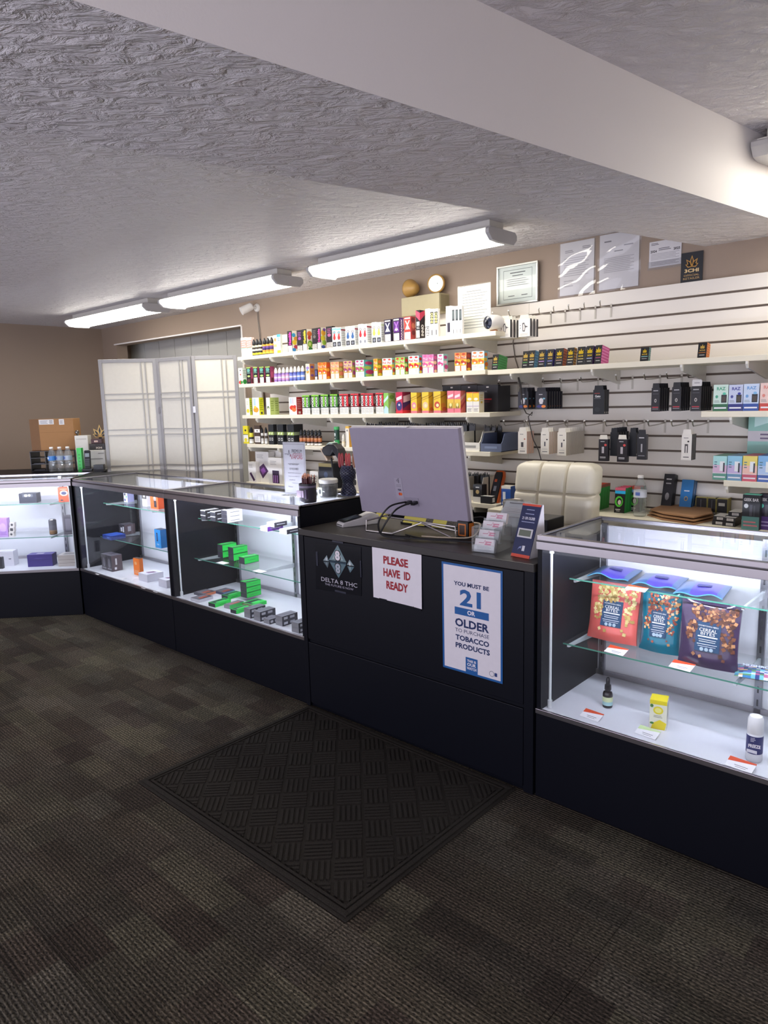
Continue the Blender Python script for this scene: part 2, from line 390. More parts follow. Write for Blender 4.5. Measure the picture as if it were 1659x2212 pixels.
shelf(-2.265, 0.1, 1.656, 3.36, 'long right shelf with the slanted black flower cartons', [at_y(p, 810, YF).x for p in (1102, 1277, 1470, 1611)])
shelf(-1.10, 0.1, 1.416, YF, 'short right shelf carrying the upper row of small display cartons', [at_y(p, 900, YF).x for p in (1580,)] + [-.3])
shelf(-0.99, 0.1, 1.108, YF, 'short right shelf carrying the pastel display cartons', [at_y(p, 1045, YF).x for p in (1572,)] + [-.3])
# back counter at the right
t = thing('back_counter', 'white back counter under the peg hooks, behind the desk chair', 'counter', (0, 0, 0))
MB(mat='shelf_cream').box(-2.16, 3.20, .874, 0.1, YS - .002, .90).build('worktop', t, bevel=.003)
MB(mat='laminate_black').box(-2.10, 3.26, 0, 0.05, YS - .01, .874).build('cabinet_body', t)
t = thing('storage_cabinet', 'dark low cabinet under the left wall shelves', 'cabinet', (0, 0, 0))
MB(mat='laminate_black').box(-4.5, 3.38, 0, -2.17, YS - .01, .80).build('body', t)
for k in range(4): MB(mat='laminate_black').box(-4.48 + k * .575, 3.365, .06, -4.48 + k * .575 + .56, 3.38, .78).build('door', t, bevel=.002)

# ================================================================== showcases
YFR = 2.196
def showcase(loc, rz, W, label, std, D=.50, tubes=(1, 1)):
    H, HG = 1.010, .348
    t = thing('display_case', label, 'display case', loc, rz, 'lit glass display cases')
    MB(mat='laminate_black').box(0, 0, 0, W, D, HG - .012).build('base', t, bevel=.002)
    MB(mat='melamine_white').box(.012, .006, HG - .012, W - .012, D - .02, HG).build('deck', t)
    MB('#b9b4b8', 'metal').box(0, -.004, HG - .014, W, .006, HG + .004).build('bottom_rail', t, bevel=.001)
    for x in (0, W - .018): MB(mat='laminate_black').box(x, .004, HG - .01, x + .018, D, H - .004).build('end_panel', t, bevel=.0015)
    MB(mat='melamine_white').box(.018, D - .025, HG, W - .018, D - .012, H - .03).build('back_panel', t)
    MB('#b5b1b6', 'metal').box(.018, D - .04, HG, W - .018, D - .028, HG + .02).build('rear_track', t)
    MB(mat='glass').box(.020, .004, HG + .003, W - .020, .009, H - .045).build('front_glass', t)
    MB(mat='glass').box(.006, .022, H - .009, W - .006, D - .006, H - .003).build('top_glass', t)
    r = MB('#a8a3a8', 'metal')
    r.prism([(-.006, H - .05), (-.006, H - .022), (.0, H - .018), (.0, H), (.024, H), (.024, H - .012), (.012, H - .014), (.012, H - .05)], 0, W, 'x'); r.build('top_rail', t, bevel=.001)
    lb = MB('#d8dade', 'satin').box(.05, .0125, H - .040, W - .05, .026, H - .016); lb.build('light_bar', t)
    MB(mat='led_bar').box(.06, .0265, H - .038, W - .06, .0285, H - .024).box(.06, .015, H - .0425, W - .06, .024, H - .0405).build('light_bar_diffuser', t)
    MB('#3a3638', 'satin').box(0, -.0075, H - .021, W, -.0005, H - .017).build('rail_groove', t)
    for x in (0, W - .012): MB('#8f8c92', 'metal').box(x, .012, H - .012, x + .012, D, H + .0015).build('side_trim', t, bevel=.001)
    MB('#8f8c92', 'metal').box(0, D - .012, H - .014, W, D, H + .001).build('rear_trim', t, bevel=.001)
    sd = MB('#9b9ba2', 'metal').box(-.012, -.012, 0, .012, .003, H - HG - .02)
    for k in range(12): sd.box(-.003, -.0126, .03 + k * .05, .003, -.012, .055 + k * .05, '#3c3c40', 'satin')
    me = sd.mesh('slotted_upright')
    for x in std: inst(me, 'slotted_upright', t, (x, D - .028, HG))
    for z, yf_ in ((.808, .205), (.562, .160)):
        g = MB(mat='glass').box(.024, yf_, z, W - .024, D - .05, z + .006); o = g.build('glass_shelf', t)
        MB('#4f8a78', 'gloss').box(.024, yf_ - .0018, z + .0005, W - .024, yf_ - .0006, z + .0055).build('shelf_edge', o)
        for x in std:
            MB('#c9ced2', 'satin').prism([(yf_ + .008, z - .002), (yf_ + .008, z - .012), (D - .042, z - .03), (D - .042, z - .002)], x - .005, x + .005, 'x').build('shelf_bracket', t, bevel=.002)
    for s, x in zip(tubes, (.034, W - .034)):
        if s:
            lt = MB('#e9eef2', 'satin').lathe([(.005, HG + .03), (.005, H - .07)], (x, .045, 0), 10).build('front_post', t, smooth=True)
            for z in (HG, H - .07): MB('#d8dade', 'satin').lathe([(.009, z), (.009, z + .03)], (x, .045, 0), 10).build('post_socket', t)
    return t
C2 = showcase((-5.045, YFR, 0), 0, 1.245, 'display case left of the green cartons case, holding the orange carton', (.05, .70))
C3 = showcase((-3.795, YFR, 0), 0, 1.222, 'display case holding the stacks of bright green cartons', (.05, .62))
CR = showcase((-1.270, YFR, 0), 0, 1.222, 'display case at the right holding the three large pouches', (.04, .635))
AL = math.atan2(.44, .41)
CLX, CLY = -5.045 - math.cos(AL) * 1.25 - .004, YFR - math.sin(AL) * 1.25 - .004
CL = showcase((CLX, CLY, 0), AL, 1.245, 'angled display case at the far left holding the purple carton', (.42, 1.0), tubes=(1, 1))
# wedge that closes the corner between the angled case and the straight run
nx, ny = -math.sin(AL), math.cos(AL)
cw = MB(mat='laminate_black').prism([(-5.049, YFR + .01), (-5.049, YFR + .50), (-5.052 + nx * .50, YFR + ny * .50)], 0, 1.008, 'z')
tag(cw.build('corner_filler'), 'black wedge panel closing the corner between two display cases', 'panel')

# register stand
t = thing('register_stand', 'matt black register stand carrying the monitor', 'counter', (-2.568, YFR, 0))
W = 1.292
MB(mat='laminate_black').box(0, .004, 0, W, .50, .872).build('body', t, bevel=.002)
MB(mat='laminate_top').box(0, -.012, .872, W, .50, .903).build('top', t, bevel=.002)
MB(mat='laminate_black').box(.03, -.006, .352, W - .045, .004, .868).build('upper_panel', t, bevel=.002)
MB(mat='laminate_black').box(.03, -.006, .02, W - .045, .004, .336).build('lower_panel', t, bevel=.002)
for x in (0, W - .042): MB(mat='laminate_black').box(x, -.008, 0, x + .027 + (.015 if x else 0), .004, .872).build('side_stile', t, bevel=.002)

# ================================================================== floor mat
MX0, MX1, MY0, MY1 = -2.545, -1.345, 1.255, 2.185
t = thing('floor_mat', 'dark rectangular door mat with raised basket weave in front of the register', 'mat', ((MX0 + MX1) / 2, (MY0 + MY1) / 2, 0))
hx, hy = (MX1 - MX0) / 2, (MY1 - MY0) / 2
MB(mat='mat_fibre').box(-hx, -hy, 0, hx, hy, .005).build('base', t, bevel=.003)
bd = MB(mat='mat_fibre')
for k, (a, b_) in enumerate(((.012, .030), (.036, .046))):
    bd.box(-hx + a, -hy + a, .004, hx - a, -hy + b_, .010).box(-hx + a, hy - b_, .004, hx - a, hy - a, .010).box(-hx + a, -hy + b_, .004, -hx + b_, hy - b_, .010).box(hx - b_, -hy + b_, .004, hx - a, hy - b_, .010)
bd.build('border', t, bevel=.002)
CE = .104; q = math.sqrt(.5); lim = (hx - .052, hy - .052)
for i in range(-10, 11):
    for j in range(-10, 11):
        bm = bmesh.new()
        for k in range(5):
            a0 = -CE / 2 + .006 + k * (CE - .008) / 5; a1 = a0 + .0125; L = CE / 2 - .005
            rc = [(a0, -L), (a1, -L), (a1, L), (a0, L)] if (i + j) % 2 else [(-L, a0), (L, a0), (L, a1), (-L, a1)]
            vs2 = []
            for z, sh in ((.004, 1.0), (.0095, .82)):
                mx_, my_ = (rc[0][0] + rc[2][0]) / 2, (rc[0][1] + rc[2][1]) / 2
                for u_, v_ in rc:
                    u2 = mx_ + (u_ - mx_) * (sh if abs(rc[2][0] - rc[0][0]) < .05 else 1 - (1 - sh) * .1); v2 = my_ + (v_ - my_) * (sh if abs(rc[2][1] - rc[0][1]) < .05 else 1 - (1 - sh) * .1)
                    U, V_ = u2 + i * CE, v2 + j * CE
                    vs2.append(bm.verts.new((U * q - V_ * q, U * q + V_ * q, z)))
            for f in ((4, 5, 6, 7), (0, 1, 5, 4), (1, 2, 6, 5), (2, 3, 7, 6), (3, 0, 4, 7)): bm.faces.new([vs2[n] for n in f])
        xs = [v.co.x for v in bm.verts]; ys = [v.co.y for v in bm.verts]
        if min(xs) > lim[0] or max(xs) < -lim[0] or min(ys) > lim[1] or max(ys) < -lim[1]: bm.free(); continue
        for ax, s in ((0, 1), (0, -1), (1, 1), (1, -1)):
            co = [0, 0, 0]; no = [0, 0, 0]; co[ax] = s * lim[ax]; no[ax] = s
            bmesh.ops.bisect_plane(bm, geom=bm.verts[:] + bm.edges[:] + bm.faces[:], plane_co=co, plane_no=no, clear_outer=True)
        if not bm.faces: bm.free(); continue
        me = bpy.data.meshes.new('rib_block'); bm.to_mesh(me); bm.free(); me.materials.append(MATS['mat_fibre'])
        inst(me, 'rib_block', t)
# ================================================================== product helpers
ORD = ['first', 'second', 'third', 'fourth', 'fifth', 'sixth', 'seventh', 'eighth', 'ninth', 'tenth', 'eleventh', 'twelfth', 'thirteenth', 'fourteenth', 'fifteenth',
       'sixteenth', 'seventeenth', 'eighteenth', 'nineteenth', 'twentieth']
ORD += ['twenty-' + o for o in ORD[:9]] + ['thirtieth'] + ['thirty-' + o for o in ORD[:9]] + ['fortieth'] + ['forty-' + o for o in ORD[:9]] + ['fiftieth'] + ['fifty-' + o for o in ORD[:9]]
ROWN = {}
def nth(row):
    ROWN[row] = ROWN.get(row, 0) + 1; return ORD[ROWN[row] - 1]
def decals(mb, ops, o, xd, yd, w, h, off):
    o, xd, yd, off = Vector(o), Vector(xd), Vector(yd), Vector(off)
    e = 1.0
    for op in ops:
        q = o + off * e; e += 0.25
        P = lambda u, v: q + xd * (u * w) + yd * (v * h)
        k = op[0]
        if k == 'r': _, a, b, c_, d, col = op; mb.face([P(a, b), P(c_, b), P(c_, d), P(a, d)], col)
        elif k == 'c': _, a, b, ru, rv, col = op; mb.disc(P(a, b), xd, yd, ru * w, rv * h, 10, col)
        elif k == 'p': mb.face([P(u, v) for u, v in op[1]], op[2])
        elif k == 't':
            _, s_, a, b, tw, th, col = op[:7]; mb.text(s_, P(a, b), xd, yd, th * h, tw * w, col, bold=True)
        elif k == 'tv':   # text running upwards
            _, s_, a, b, tw, th, col = op[:7]; mb.text(s_, P(a, b), yd, -xd, th * w, tw * h, col, bold=True)
        elif k == 'l':
            _, a, b, c_, d, col, n = op
            for i in range(n):
                v0 = b + (d - b) * (i + .25) / n; v1 = b + (d - b) * (i + .65) / n
                mb.face([P(a, v0), P(c_ - (.12 * (i % 2)) * (c_ - a), v0), P(c_ - (.12 * (i % 2)) * (c_ - a), v1), P(a, v1)], col)
def box_thing(name, label, cat, group, x, y, z, w, d, h, base='#ffffff', fc=None, ops=(), side=(), top=(), mat='card', rz=0.0, tilt=0.0, left=()):
    """carton with its base at z; (x, y) is the front-left bottom corner before turning by rz"""
    M = Matrix.Translation((x, y, z)) @ Matrix.Rotation(rz, 4, 'Z') @ Matrix.Translation((w / 2, d / 2, 0))
    mb = MB(base, mat).box(-w / 2, -d / 2, 0, w / 2, d / 2, h, fc=fc)
    o = mb.build(name); tag(o, label, cat, group)
    o.matrix_world = M @ (Matrix.Translation((0, -d / 2, 0)) @ Matrix.Rotation(-tilt, 4, 'X') @ Matrix.Translation((0, d / 2, 0)) if tilt else Matrix.Identity(4))
    if ops or side or top or left:
        p = MB(base, mat); e = .0003
        decals(p, ops, (-w / 2, -d / 2, 0), (1, 0, 0), (0, 0, 1), w, h, (0, -e, 0))
        decals(p, side, (w / 2, -d / 2, 0), (0, 1, 0), (0, 0, 1), d, h, (e, 0, 0))
        decals(p, top, (-w / 2, -d / 2, h), (1, 0, 0), (0, 1, 0), w, d, (0, 0, e))
        p.build('printed_panel', o)
    return o
def sbox(row, desc, pl, pr, ps, yt, z, yf, base, ops=(), side=(), fc=None, group=None, mat='card', name='product_carton', cat='carton', maxd=.2, tilt=0., top=(), label=None):
    """carton on a wall shelf: sighted left, right and side edges of its front at the shelf front"""
    ym = yt + 22
    a = at_y(pl, ym, yf).x; b = at_y(pr, ym, yf).x; h = at_y((pl + pr) / 2, yt, yf).z - z
    d = max(.018, min(maxd, at_x(ps, ym, b).y - yf)) if ps > pr else .03
    return box_thing(name, label or f'{desc}, {nth(row)} from left on {row}', cat, group or f'products on {row}', a + .0006, yf, z, b - a - .0012, d, h, base, fc, ops, side, top, mat, tilt=tilt)
def bottle(name, label, group, x, y, z, r, h, body, cap, lab=None, capf=.28, mat='gloss', capmat='satin', cat='bottle', nz=.45, labz=(.12, .62), n=14, lines=None):
    t = thing(name, label, cat, (x, y, z), 0, group)
    hb = h * (1 - capf)
    MB(body, mat).lathe([(r * .92, 0), (r, h * .03), (r, hb * .86), (r * nz * 1.4, hb * .97), (r * nz, hb)], n=n).build('body', t, smooth=True)
    MB(cap, capmat).lathe([(r * .80, hb), (r * .86, hb + h * .01), (r * .82, hb + h * capf * .45), (r * .30, h * .985), (r * .2, h)], n=n).build('cap', t, smooth=True)
    if lab:
        m = MB(lab[0], 'card'); k = len(lab)
        z0, z1 = labz[0] * h, labz[1] * h
        for i, c_ in enumerate(lab):
            m.lathe([(r * 1.012, z0 + (z1 - z0) * i / k), (r * 1.012, z0 + (z1 - z0) * (i + 1) / k)], n=n, col=c_)
        m.build('label_band', t, smooth=True)
    return t
WL = lambda u0, u1, v0, v1: [('r', u0, v0, u1, v1, '#f4f1ea'), ('l', u0 + .12 * (u1 - u0), v0 + .06, u1 - .1 * (u1 - u0), v1 - .05, '#a9a7a8', 4)]
TOP, SEC, THI, FOU = 'the top shelf', 'the second shelf', 'the third shelf', 'the fourth shelf'
FY = YF + .014

# ------------------------------------------------------------------ top shelf
for a, b in ((521, 532.5), (532.5, 544)):
    sbox(TOP, 'salmon and white carton with pale lid', a, b, b + 6 if b > 540 else b, 729, Z1, FY, '#f3e4dc', [('r', 0, .45, 1, .86, '#e58f84'), ('l', .12, .5, .9, .82, '#fbe9e2', 3), ('r', .1, .05, .9, .4, '#f6c9c4'), ('r', 0, .42, 1, .46, '#79b8a4')], fc={'top': '#f8f3ea', 'right': '#eecfc6'})
for i, c_ in enumerate((548.5, 555.5, 562.5, 571.5, 579, 587)):
    p = at_y(c_, 745, FY + .02)
    bottle('liquid_bottle', f'squat black bottle with {"cream" if i < 3 else "orange"} label, {nth(TOP)} from left on {TOP}', 'squat bottles on the top shelf', p.x, FY + .02, Z1, .0165, .122, '#1b1a1c', '#202126', (['#e2cf3d', '#2b2a2c', '#d8d2c4', '#39312c', '#efe4ba'] if i < 3 else ['#d9c24a', '#e39a3c', '#3b2f63', '#6d4a8d', '#e8a43f']), capf=.34, labz=(.06, .62))
sbox(TOP, 'slim cream carton with brown motif', 591, 598.5, 598, 724, Z1, FY, '#efe3c4', WL(.1, .9, .02, .3) + [('c', .5, .75, .3, .1, '#c98b52'), ('r', .1, .36, .9, .5, '#d9b778')])
sbox(TOP, 'slim pale blue carton with yellow foot', 598.5, 606, 609, 722, Z1, FY, '#bcdbe6', [('r', 0, 0, 1, .16, '#d7c93b'), ('r', .12, .2, .88, .6, '#eef2ea'), ('r', 0, .86, 1, 1, '#4f9fcc'), ('l', .2, .64, .8, .84, '#5b86a8', 3)], fc={'right': '#dfe6d8'})
_fr = [('c', .3, .8, .34, .1, '#3fa9d8'), ('c', .7, .62, .4, .12, '#f0a23a'), ('c', .4, .45, .42, .12, '#f3d437'), ('c', .65, .24, .4, .1, '#c73f5b'), ('c', .3, .1, .35, .09, '#3b8fd0')]
_fo = [('c', .5, .78, .45, .13, '#f07f35'), ('c', .45, .6, .3, .1, '#d9442b'), ('c', .55, .3, .45, .17, '#7ab829'), ('c', .5, .3, .25, .09, '#d5e37b'), ('c', .6, .08, .4, .07, '#2f7d3a')]
_fl = [('c', .5, .75, .45, .14, '#f3b32c'), ('c', .4, .5, .45, .14, '#e5d52e'), ('c', .6, .3, .42, .12, '#9ac635'), ('c', .4, .1, .4, .08, '#3c56a5'), ('c', .7, .9, .3, .08, '#7b4fa0')]
for a, b, s_, yt, scr, so in ((621, 631.5, 643, 715, '#e43aa8', _fr), (641.5, 653, 653, 713, '#8e4a94', None), (653, 663, 675, 711, '#f1dc3c', _fo), (674, 684.5, 684, 709, '#6b625e', None), (684.5, 693.5, 704.5, 707.5, '#e94aa0', _fl), (704.5, 718, 718, 705, '#b05a8a', None)):
    sbox(TOP, 'black carton with bright upright script and fruit side' if so else 'black carton turned to its plain dark side', a, b, s_, yt, Z1, FY, '#1e1820', WL(.08, .92, .02, .3) + [('tv', 'Humble', .5, .64, .6, .55, scr)] if so else [('r', .05, .02, .95, .26, '#cfcac4'), ('l', .1, .04, .9, .25, '#6d6a68', 4), ('c', .5, .6, .3, .08, scr), ('l', .2, .7, .8, .92, scr, 3)], so or (), fc={'right': '#f3ead9' if so else '#1e1820', 'top': '#2a2430'})
for a, b, s_, yt, c1, c2, dk in ((717.5, 737, 746.5, 707, '#c23b3b', '#8fd0dd', 1), (746.5, 767, 774, 705, '#3c6aa8', '#dfe9ef', 1), (774, 793, 803, 700, '#d2323c', '#f3ece6', 0), (803, 823.5, 830, 696, '#c6cb62', '#e6ecd2', 1)):
    m = (a + b) / 2
    for l_, r_, ss in ((a, m, m), (m, b, s_)):
        sbox(TOP, f'white carton with small {"red" if c1 != "#3c6aa8" and c1 != "#c6cb62" else ("blue" if c1 == "#3c6aa8" else "lime")} drawing', l_, r_, ss, yt, Z1, FY, '#eef0ec', [('r', 0, .86, 1, .95, c2), ('c', .5, .74, .28, .06, '#5a2e38'), ('c', .5, .74, .2, .04, c2), ('c', .5, .48, .3, .12, c1), ('c', .42, .6, .1, .08, c1), ('c', .6, .62, .1, .08, c1), ('r', .12, .04, .88, .27, '#2a2c33' if dk else '#e3e0de'), ('c', .5, .15, .22, .08, '#8a8d98')], [('l', .1, .1, .9, .8, '#7c7f86', 8), ('r', 0, .82, 1, .9, '#8a3344' if c1 != '#c6cb62' else '#b7c6a0')], fc={'right': '#d9dcdc'})
for a, b, s_, yt, c1, c2, d_ in ((829.8, 845, 849, 690, '#26264a', '#e8e6ee', 'navy'), (849, 863.5, 872, 687, '#5a2a78', '#a36cc0', 'purple'), (872.5, 888, 898, 684, '#d8463f', '#f4d9cf', 'red')):
    sbox(TOP, f'{d_} carton with a large crossed emblem', a, b, s_, yt, Z1, FY, '#2b2138' if d_ != 'red' else '#a02c30', WL(.1, .9, .03, .34) + [('r', .1, .38, .9, .86, c1), ('p', [(.15, .45), (.3, .45), (.85, .84), (.7, .84)], c2), ('p', [(.85, .45), (.7, .45), (.15, .84), (.3, .84)], c2), ('c', .5, .5, .2, .05, '#ffffff'), ('r', .1, .9, .9, .96, '#d8d2cc')], [('tv', 'PARADOX', .5, .5, .9, .42, '#f0ecf4')] if d_ == 'purple' else [('c', .5, .3, .4, .1, '#7c2a2c'), ('c', .5, .6, .4, .12, '#d97a5a'), ('c', .4, .85, .4, .1, '#7c2a2c')] if d_ == 'red' else (), fc={'right': '#5a2a78' if d_ == 'purple' else ('#b0423c' if d_ == 'red' else '#2b2138')})
sbox(TOP, 'black and crimson carton', 898, 907, 918, 670, Z1, FY, '#231c22', [('p', [(0, .8), (1, .62), (1, .9), (0, 1)], '#d44a62'), ('r', .1, .04, .9, .3, '#efece6'), ('r', .2, .46, .9, .6, '#e6e2dc'), ('l', .2, .34, .9, .44, '#e6e2dc', 2)], [('p', [(0, .62), (1, .85), (1, 1), (0, .9)], '#c33a56'), ('tv', 'INNO', .5, .3, .4, .5, '#e9e6e0')], fc={'right': '#241c22'})
for k, (a, b, s_, yt) in enumerate(((918.8, 928.5, 928, 667), (928.5, 937.5, 937, 667.5), (937.5, 946.5, 950, 667))):
    sbox(TOP, 'tall white carton with black upright lettering', a, b, s_, yt, Z1, FY, '#f2efe9', [('r', .2, .08, .8, .4, '#26262a'), ('tv', 'INNO', .5, .24, .28, .5, '#f2efe9')] if k == 0 else [('r', .12, .48, .88, .9, '#222226'), ('tv', 'INNO', .5, .69, .36, .6, '#e6dc8a'), ('r', .4, .08, .6, .26, '#3a3a3e'), ('l', .2, .3, .8, .42, '#c9c6c2', 2)], fc={'right': '#d9d5cc'})
for k, (a, b, s_, yt) in enumerate(((963, 975, 975, 661), (975.5, 982.8, 982, 661.5), (983, 990.5, 990, 661), (990.7, 998.3, 1002, 660.5))):
    sbox(TOP, 'tall white carton with grey screen picture' if k else 'tall white carton with lilac side bar', a, b, s_, yt, Z1, FY, '#f1eff0', [('r', .25, .12, .75, .44, '#3a3644'), ('r', .1, .02, .9, .1, '#cbb9dd'), ('r', .1, .6, .9, .62, '#b39cc9')] if k == 0 else [('r', .14, .5, .86, .88, '#3d4244'), ('r', .2, .56, .8, .84, '#5b6466'), ('r', .42, .06, .58, .2, '#55585c'), ('c', .5, .34, .25, .07, '#dedede')], fc={'right': '#dcdad8'})
# ------------------------------------------------------------------ second shelf
sbox(SEC, 'white carton with red and green foot', 515.5, 524.5, 533, 795, Z2, FY, '#f1ece4', [('c', .4, .12, .4, .12, '#cf3d38'), ('c', .7, .12, .3, .1, '#3a8f45'), ('c', .5, .6, .16, .05, '#c9443c'), ('c', .5, .85, .14, .04, '#3a3a3a')], [('c', .5, .15, .5, .16, '#2f8a3f'), ('l', .1, .4, .9, .9, '#8aa58c', 5)], fc={'right': '#e8efe2'})
for k, (a, b, s_) in enumerate(((533, 542, 547), (547.5, 557, 560.5), (560.5, 570.5, 573), (573.5, 584, 593))):
    sbox(SEC, 'black carton with teal lettering and maroon side', a, b, s_, 793.5 - k * .6, Z2, FY, '#1f2326', (WL(.1, .9, .02, .36) if k else [('c', .5, .2, .3, .1, '#6b3a44')]) + [('c', .5, .82, .36, .1, '#3f8f88'), ('l', .15, .62, .85, .92, '#8fc7b8', 4), ('c', .5, .46, .35, .06, '#b8d27a'), ('r', 0, .94, 1, 1, '#a8c95e')], [('c', .5, .5, .3, .2, '#c25a7a'), ('r', .2, .05, .8, .3, '#5a3038')], fc={'right': '#9c3f63', 'top': '#6b2c3a'})
for i in range(8):
    p = at_y(596.5 + i * 8.3, 812, FY + .018)
    c1, c2 = (('#b58fd0', '#8f6bb8') if i < 2 else ('#d6a3c4', '#9b78bf') if i < 4 else ('#7d86cc', '#5a63b5') if i < 6 else ('#6e8ccf', '#4f66b8'))
    bottle('liquid_bottle', f'small bottle with white cap and {"lilac" if i < 4 else "blue"} label, {nth(SEC)} from left on {SEC}', 'white-capped bottles on the second shelf', p.x, FY + .018, Z2, .0148, .104, '#e9e6ee', '#f4efe4', [c2, c1, '#d9d4e6', c1, c2], capf=.36, labz=(.04, .6))
sbox(SEC, 'cream carton with purple swirl', 660.5, 669.5, 680, 786, Z2, FY, '#eadfc0', WL(.1, .9, .02, .34) + [('c', .5, .75, .4, .1, '#9a83c4'), ('c', .5, .52, .35, .1, '#e0a24a'), ('c', .4, .62, .2, .06, '#6fa6c9')], [('c', .5, .3, .35, .08, '#8a5aa0'), ('c', .5, .55, .35, .08, '#c9743c'), ('c', .5, .8, .35, .08, '#6a4f9c')], fc={'right': '#d08a55'})
sbox(SEC, 'small dark violet carton', 680.3, 686.3, 686.3, 798, Z2, FY, '#2c2a40', WL(.1, .9, .04, .3) + [('r', .15, .4, .85, .9, '#5a588e')])
def fruit(a, b, s_, yt, topc, midc, fr, sc, d_, n=2, tx='Pod'):
    w_ = (b - a) / n
    for k in range(n):
        sbox(SEC, d_, a + k * w_, a + (k + 1) * w_, s_ if k == n - 1 else a + (k + 1) * w_, yt - .4 * k, Z2, FY, topc, WL(.1, .9, .02, .3) + [('r', 0, .32, 1, .62, midc), ('c', .32, .5, .3, .1, fr), ('c', .7, .44, .28, .09, fr), ('c', .5, .4, .2, .05, '#fff4e2'), ('t', tx, .5, .75, .76, .14, '#ffffff'), ('t', tx, .46, .74, .7, .13, fr), ('c', .5, .92, .3, .05, fr)], [('c', .5, .82, .4, .1, fr), ('c', .4, .55, .4, .1, midc), ('c', .6, .3, .45, .13, fr), ('c', .5, .1, .4, .08, midc)], fc={'right': sc, 'top': topc})
fruit(687, 705.7, 714, 783, '#ee8a2c', '#f7b13c', '#e2542a', '#c9622a', 'bright orange carton')
fruit(714.5, 732.5, 742, 782, '#eab27c', '#d9c06c', '#e8876a', '#b98a4e', 'peach carton')
fruit(742.5, 761, 768, 780, '#e0b888', '#c9a04a', '#9c3d76', '#8a8a4c', 'tan carton with magenta fruit')
fruit(768, 786.5, 807, 778, '#dfe6ea', '#a4c057', '#b8376f', '#5ba3a6', 'pale carton with teal side')
fruit(807, 816, 826, 775, '#d3b43c', '#f0cf3c', '#d8732c', '#8f8435', 'yellow mango carton', 1)
fruit(826, 847, 853.5, 774, '#e3ece6', '#f0b83c', '#cc4a3a', '#8fc0b4', 'white carton with yellow fruit')
fruit(854, 874.5, 882, 772, '#a9cc5e', '#d9e08a', '#c8302f', '#5c8f4c', 'lime carton with red fruit')
fruit(882.5, 905, 912, 769, '#dff0ec', '#f0d44a', '#c92a2c', '#6fb3bf', 'white carton with red apples')
fruit(912.5, 937, 945, 766, '#cf7fae', '#f0c9a4', '#d85a92', '#96587e', 'pink carton')
fruit(945, 958, 967.5, 765, '#eef0ee', '#f2c6d8', '#c24a86', '#8fcac4', 'white and pink carton', 1)
fruit(982, 1008, 1018, 762, '#e08a4a', '#f4c23c', '#b8402c', '#7e3c3a', 'orange and yellow carton')
fruit(1019, 1046, 1054, 759, '#e6f0ee', '#f6c640', '#d9722e', '#7fb6c4', 'white carton with golden fruit')
# ------------------------------------------------------------------ third shelf
sbox(THI, 'white carton with lemons', 531.5, 539.5, 545, 860, Z3, FY, '#f2f0e2', [('c', .5, .25, .4, .12, '#e3d23a'), ('l', .2, .6, .8, .85, '#cfd6a8', 3)], [('l', .15, .2, .85, .9, '#7a8c2c', 6)], fc={'right': '#c8cf35'})
sbox(THI, 'white carton with orange fruit and yellow side', 545.5, 560, 570, 859, Z3, FY, '#e4ecf2', [('c', .5, .3, .42, .16, '#e9a23a'), ('c', .4, .45, .2, .08, '#f3cf4a'), ('r', .15, .02, .5, .16, '#ffffff'), ('r', .2, .55, .5, .95, '#b9d3ea')], [('l', .15, .25, .85, .92, '#8f9a1c', 6), ('r', .3, .05, .7, .18, '#4a4a3a')], fc={'right': '#dfe02c'})
sbox(THI, 'pale green carton with pear', 575.5, 583.5, 603, 859, Z3, FY, '#eef0e0', [('c', .5, .4, .3, .12, '#4f6b35'), ('c', .5, .35, .18, .08, '#e4e6c0')], [('r', .04, 0, .48, 1, '#b9cc7a'), ('r', .52, 0, .96, 1, '#b9cc7a'), ('l', .1, .2, .42, .85, '#8aa04a', 5), ('l', .58, .2, .9, .85, '#8aa04a', 5)], fc={'right': '#cddb98'})
sbox(THI, 'white carton with strawberries and red side', 624.5, 641, 653, 858, Z3, FY, '#f2ece8', [('c', .4, .4, .34, .14, '#d8402f'), ('c', .65, .3, .3, .14, '#e8743c'), ('c', .75, .45, .2, .1, '#cf3a34'), ('r', .12, .02, .45, .16, '#ffffff'), ('r', .2, .62, .35, .95, '#b8cfe6'), ('r', .45, .62, .6, .95, '#d6c4cf')], [('l', .15, .3, .85, .9, '#e3a6a0', 6), ('r', .3, .05, .7, .18, '#efe2de')], fc={'right': '#b02b30', 'top': '#d9625a'})
def popbox(a, b, s_, yt, c1, c2, lidc, d_):
    sbox(THI, d_, a, b, s_, yt, Z3, FY, '#1e2420', [('r', 0, 0, 1, .34, '#eceae2'), ('l', .1, .06, .9, .3, '#b8b6b0', 4), ('r', 0, .34, 1, .38, c2), ('r', .55, .4, 1, .9, c1), ('tv', 'PODS', .3, .64, .5, .5, '#f2f2ec'), ('r', 0, .93, 1, 1, lidc)], [('r', 0, 0, 1, .34, '#d8d6d0'), ('r', .3, .06, .7, .22, '#5c5c58'), ('r', .2, .5, .8, .86, '#9a9a94')], fc={'right': c2, 'top': lidc})
for k in range(4):
    a = 653.2 + k * 20; popbox(a, a + 8.2, a + 8.2, 854 - k * .8, '#7ec43a', '#234b2c', '#8fd048', 'black and green carton with white upright letters'); popbox(a + 8.2, a + 16, a + 20, 854 - k * .8, '#4d9438', '#234b2c', '#8fd048', 'black and green carton with white upright letters')
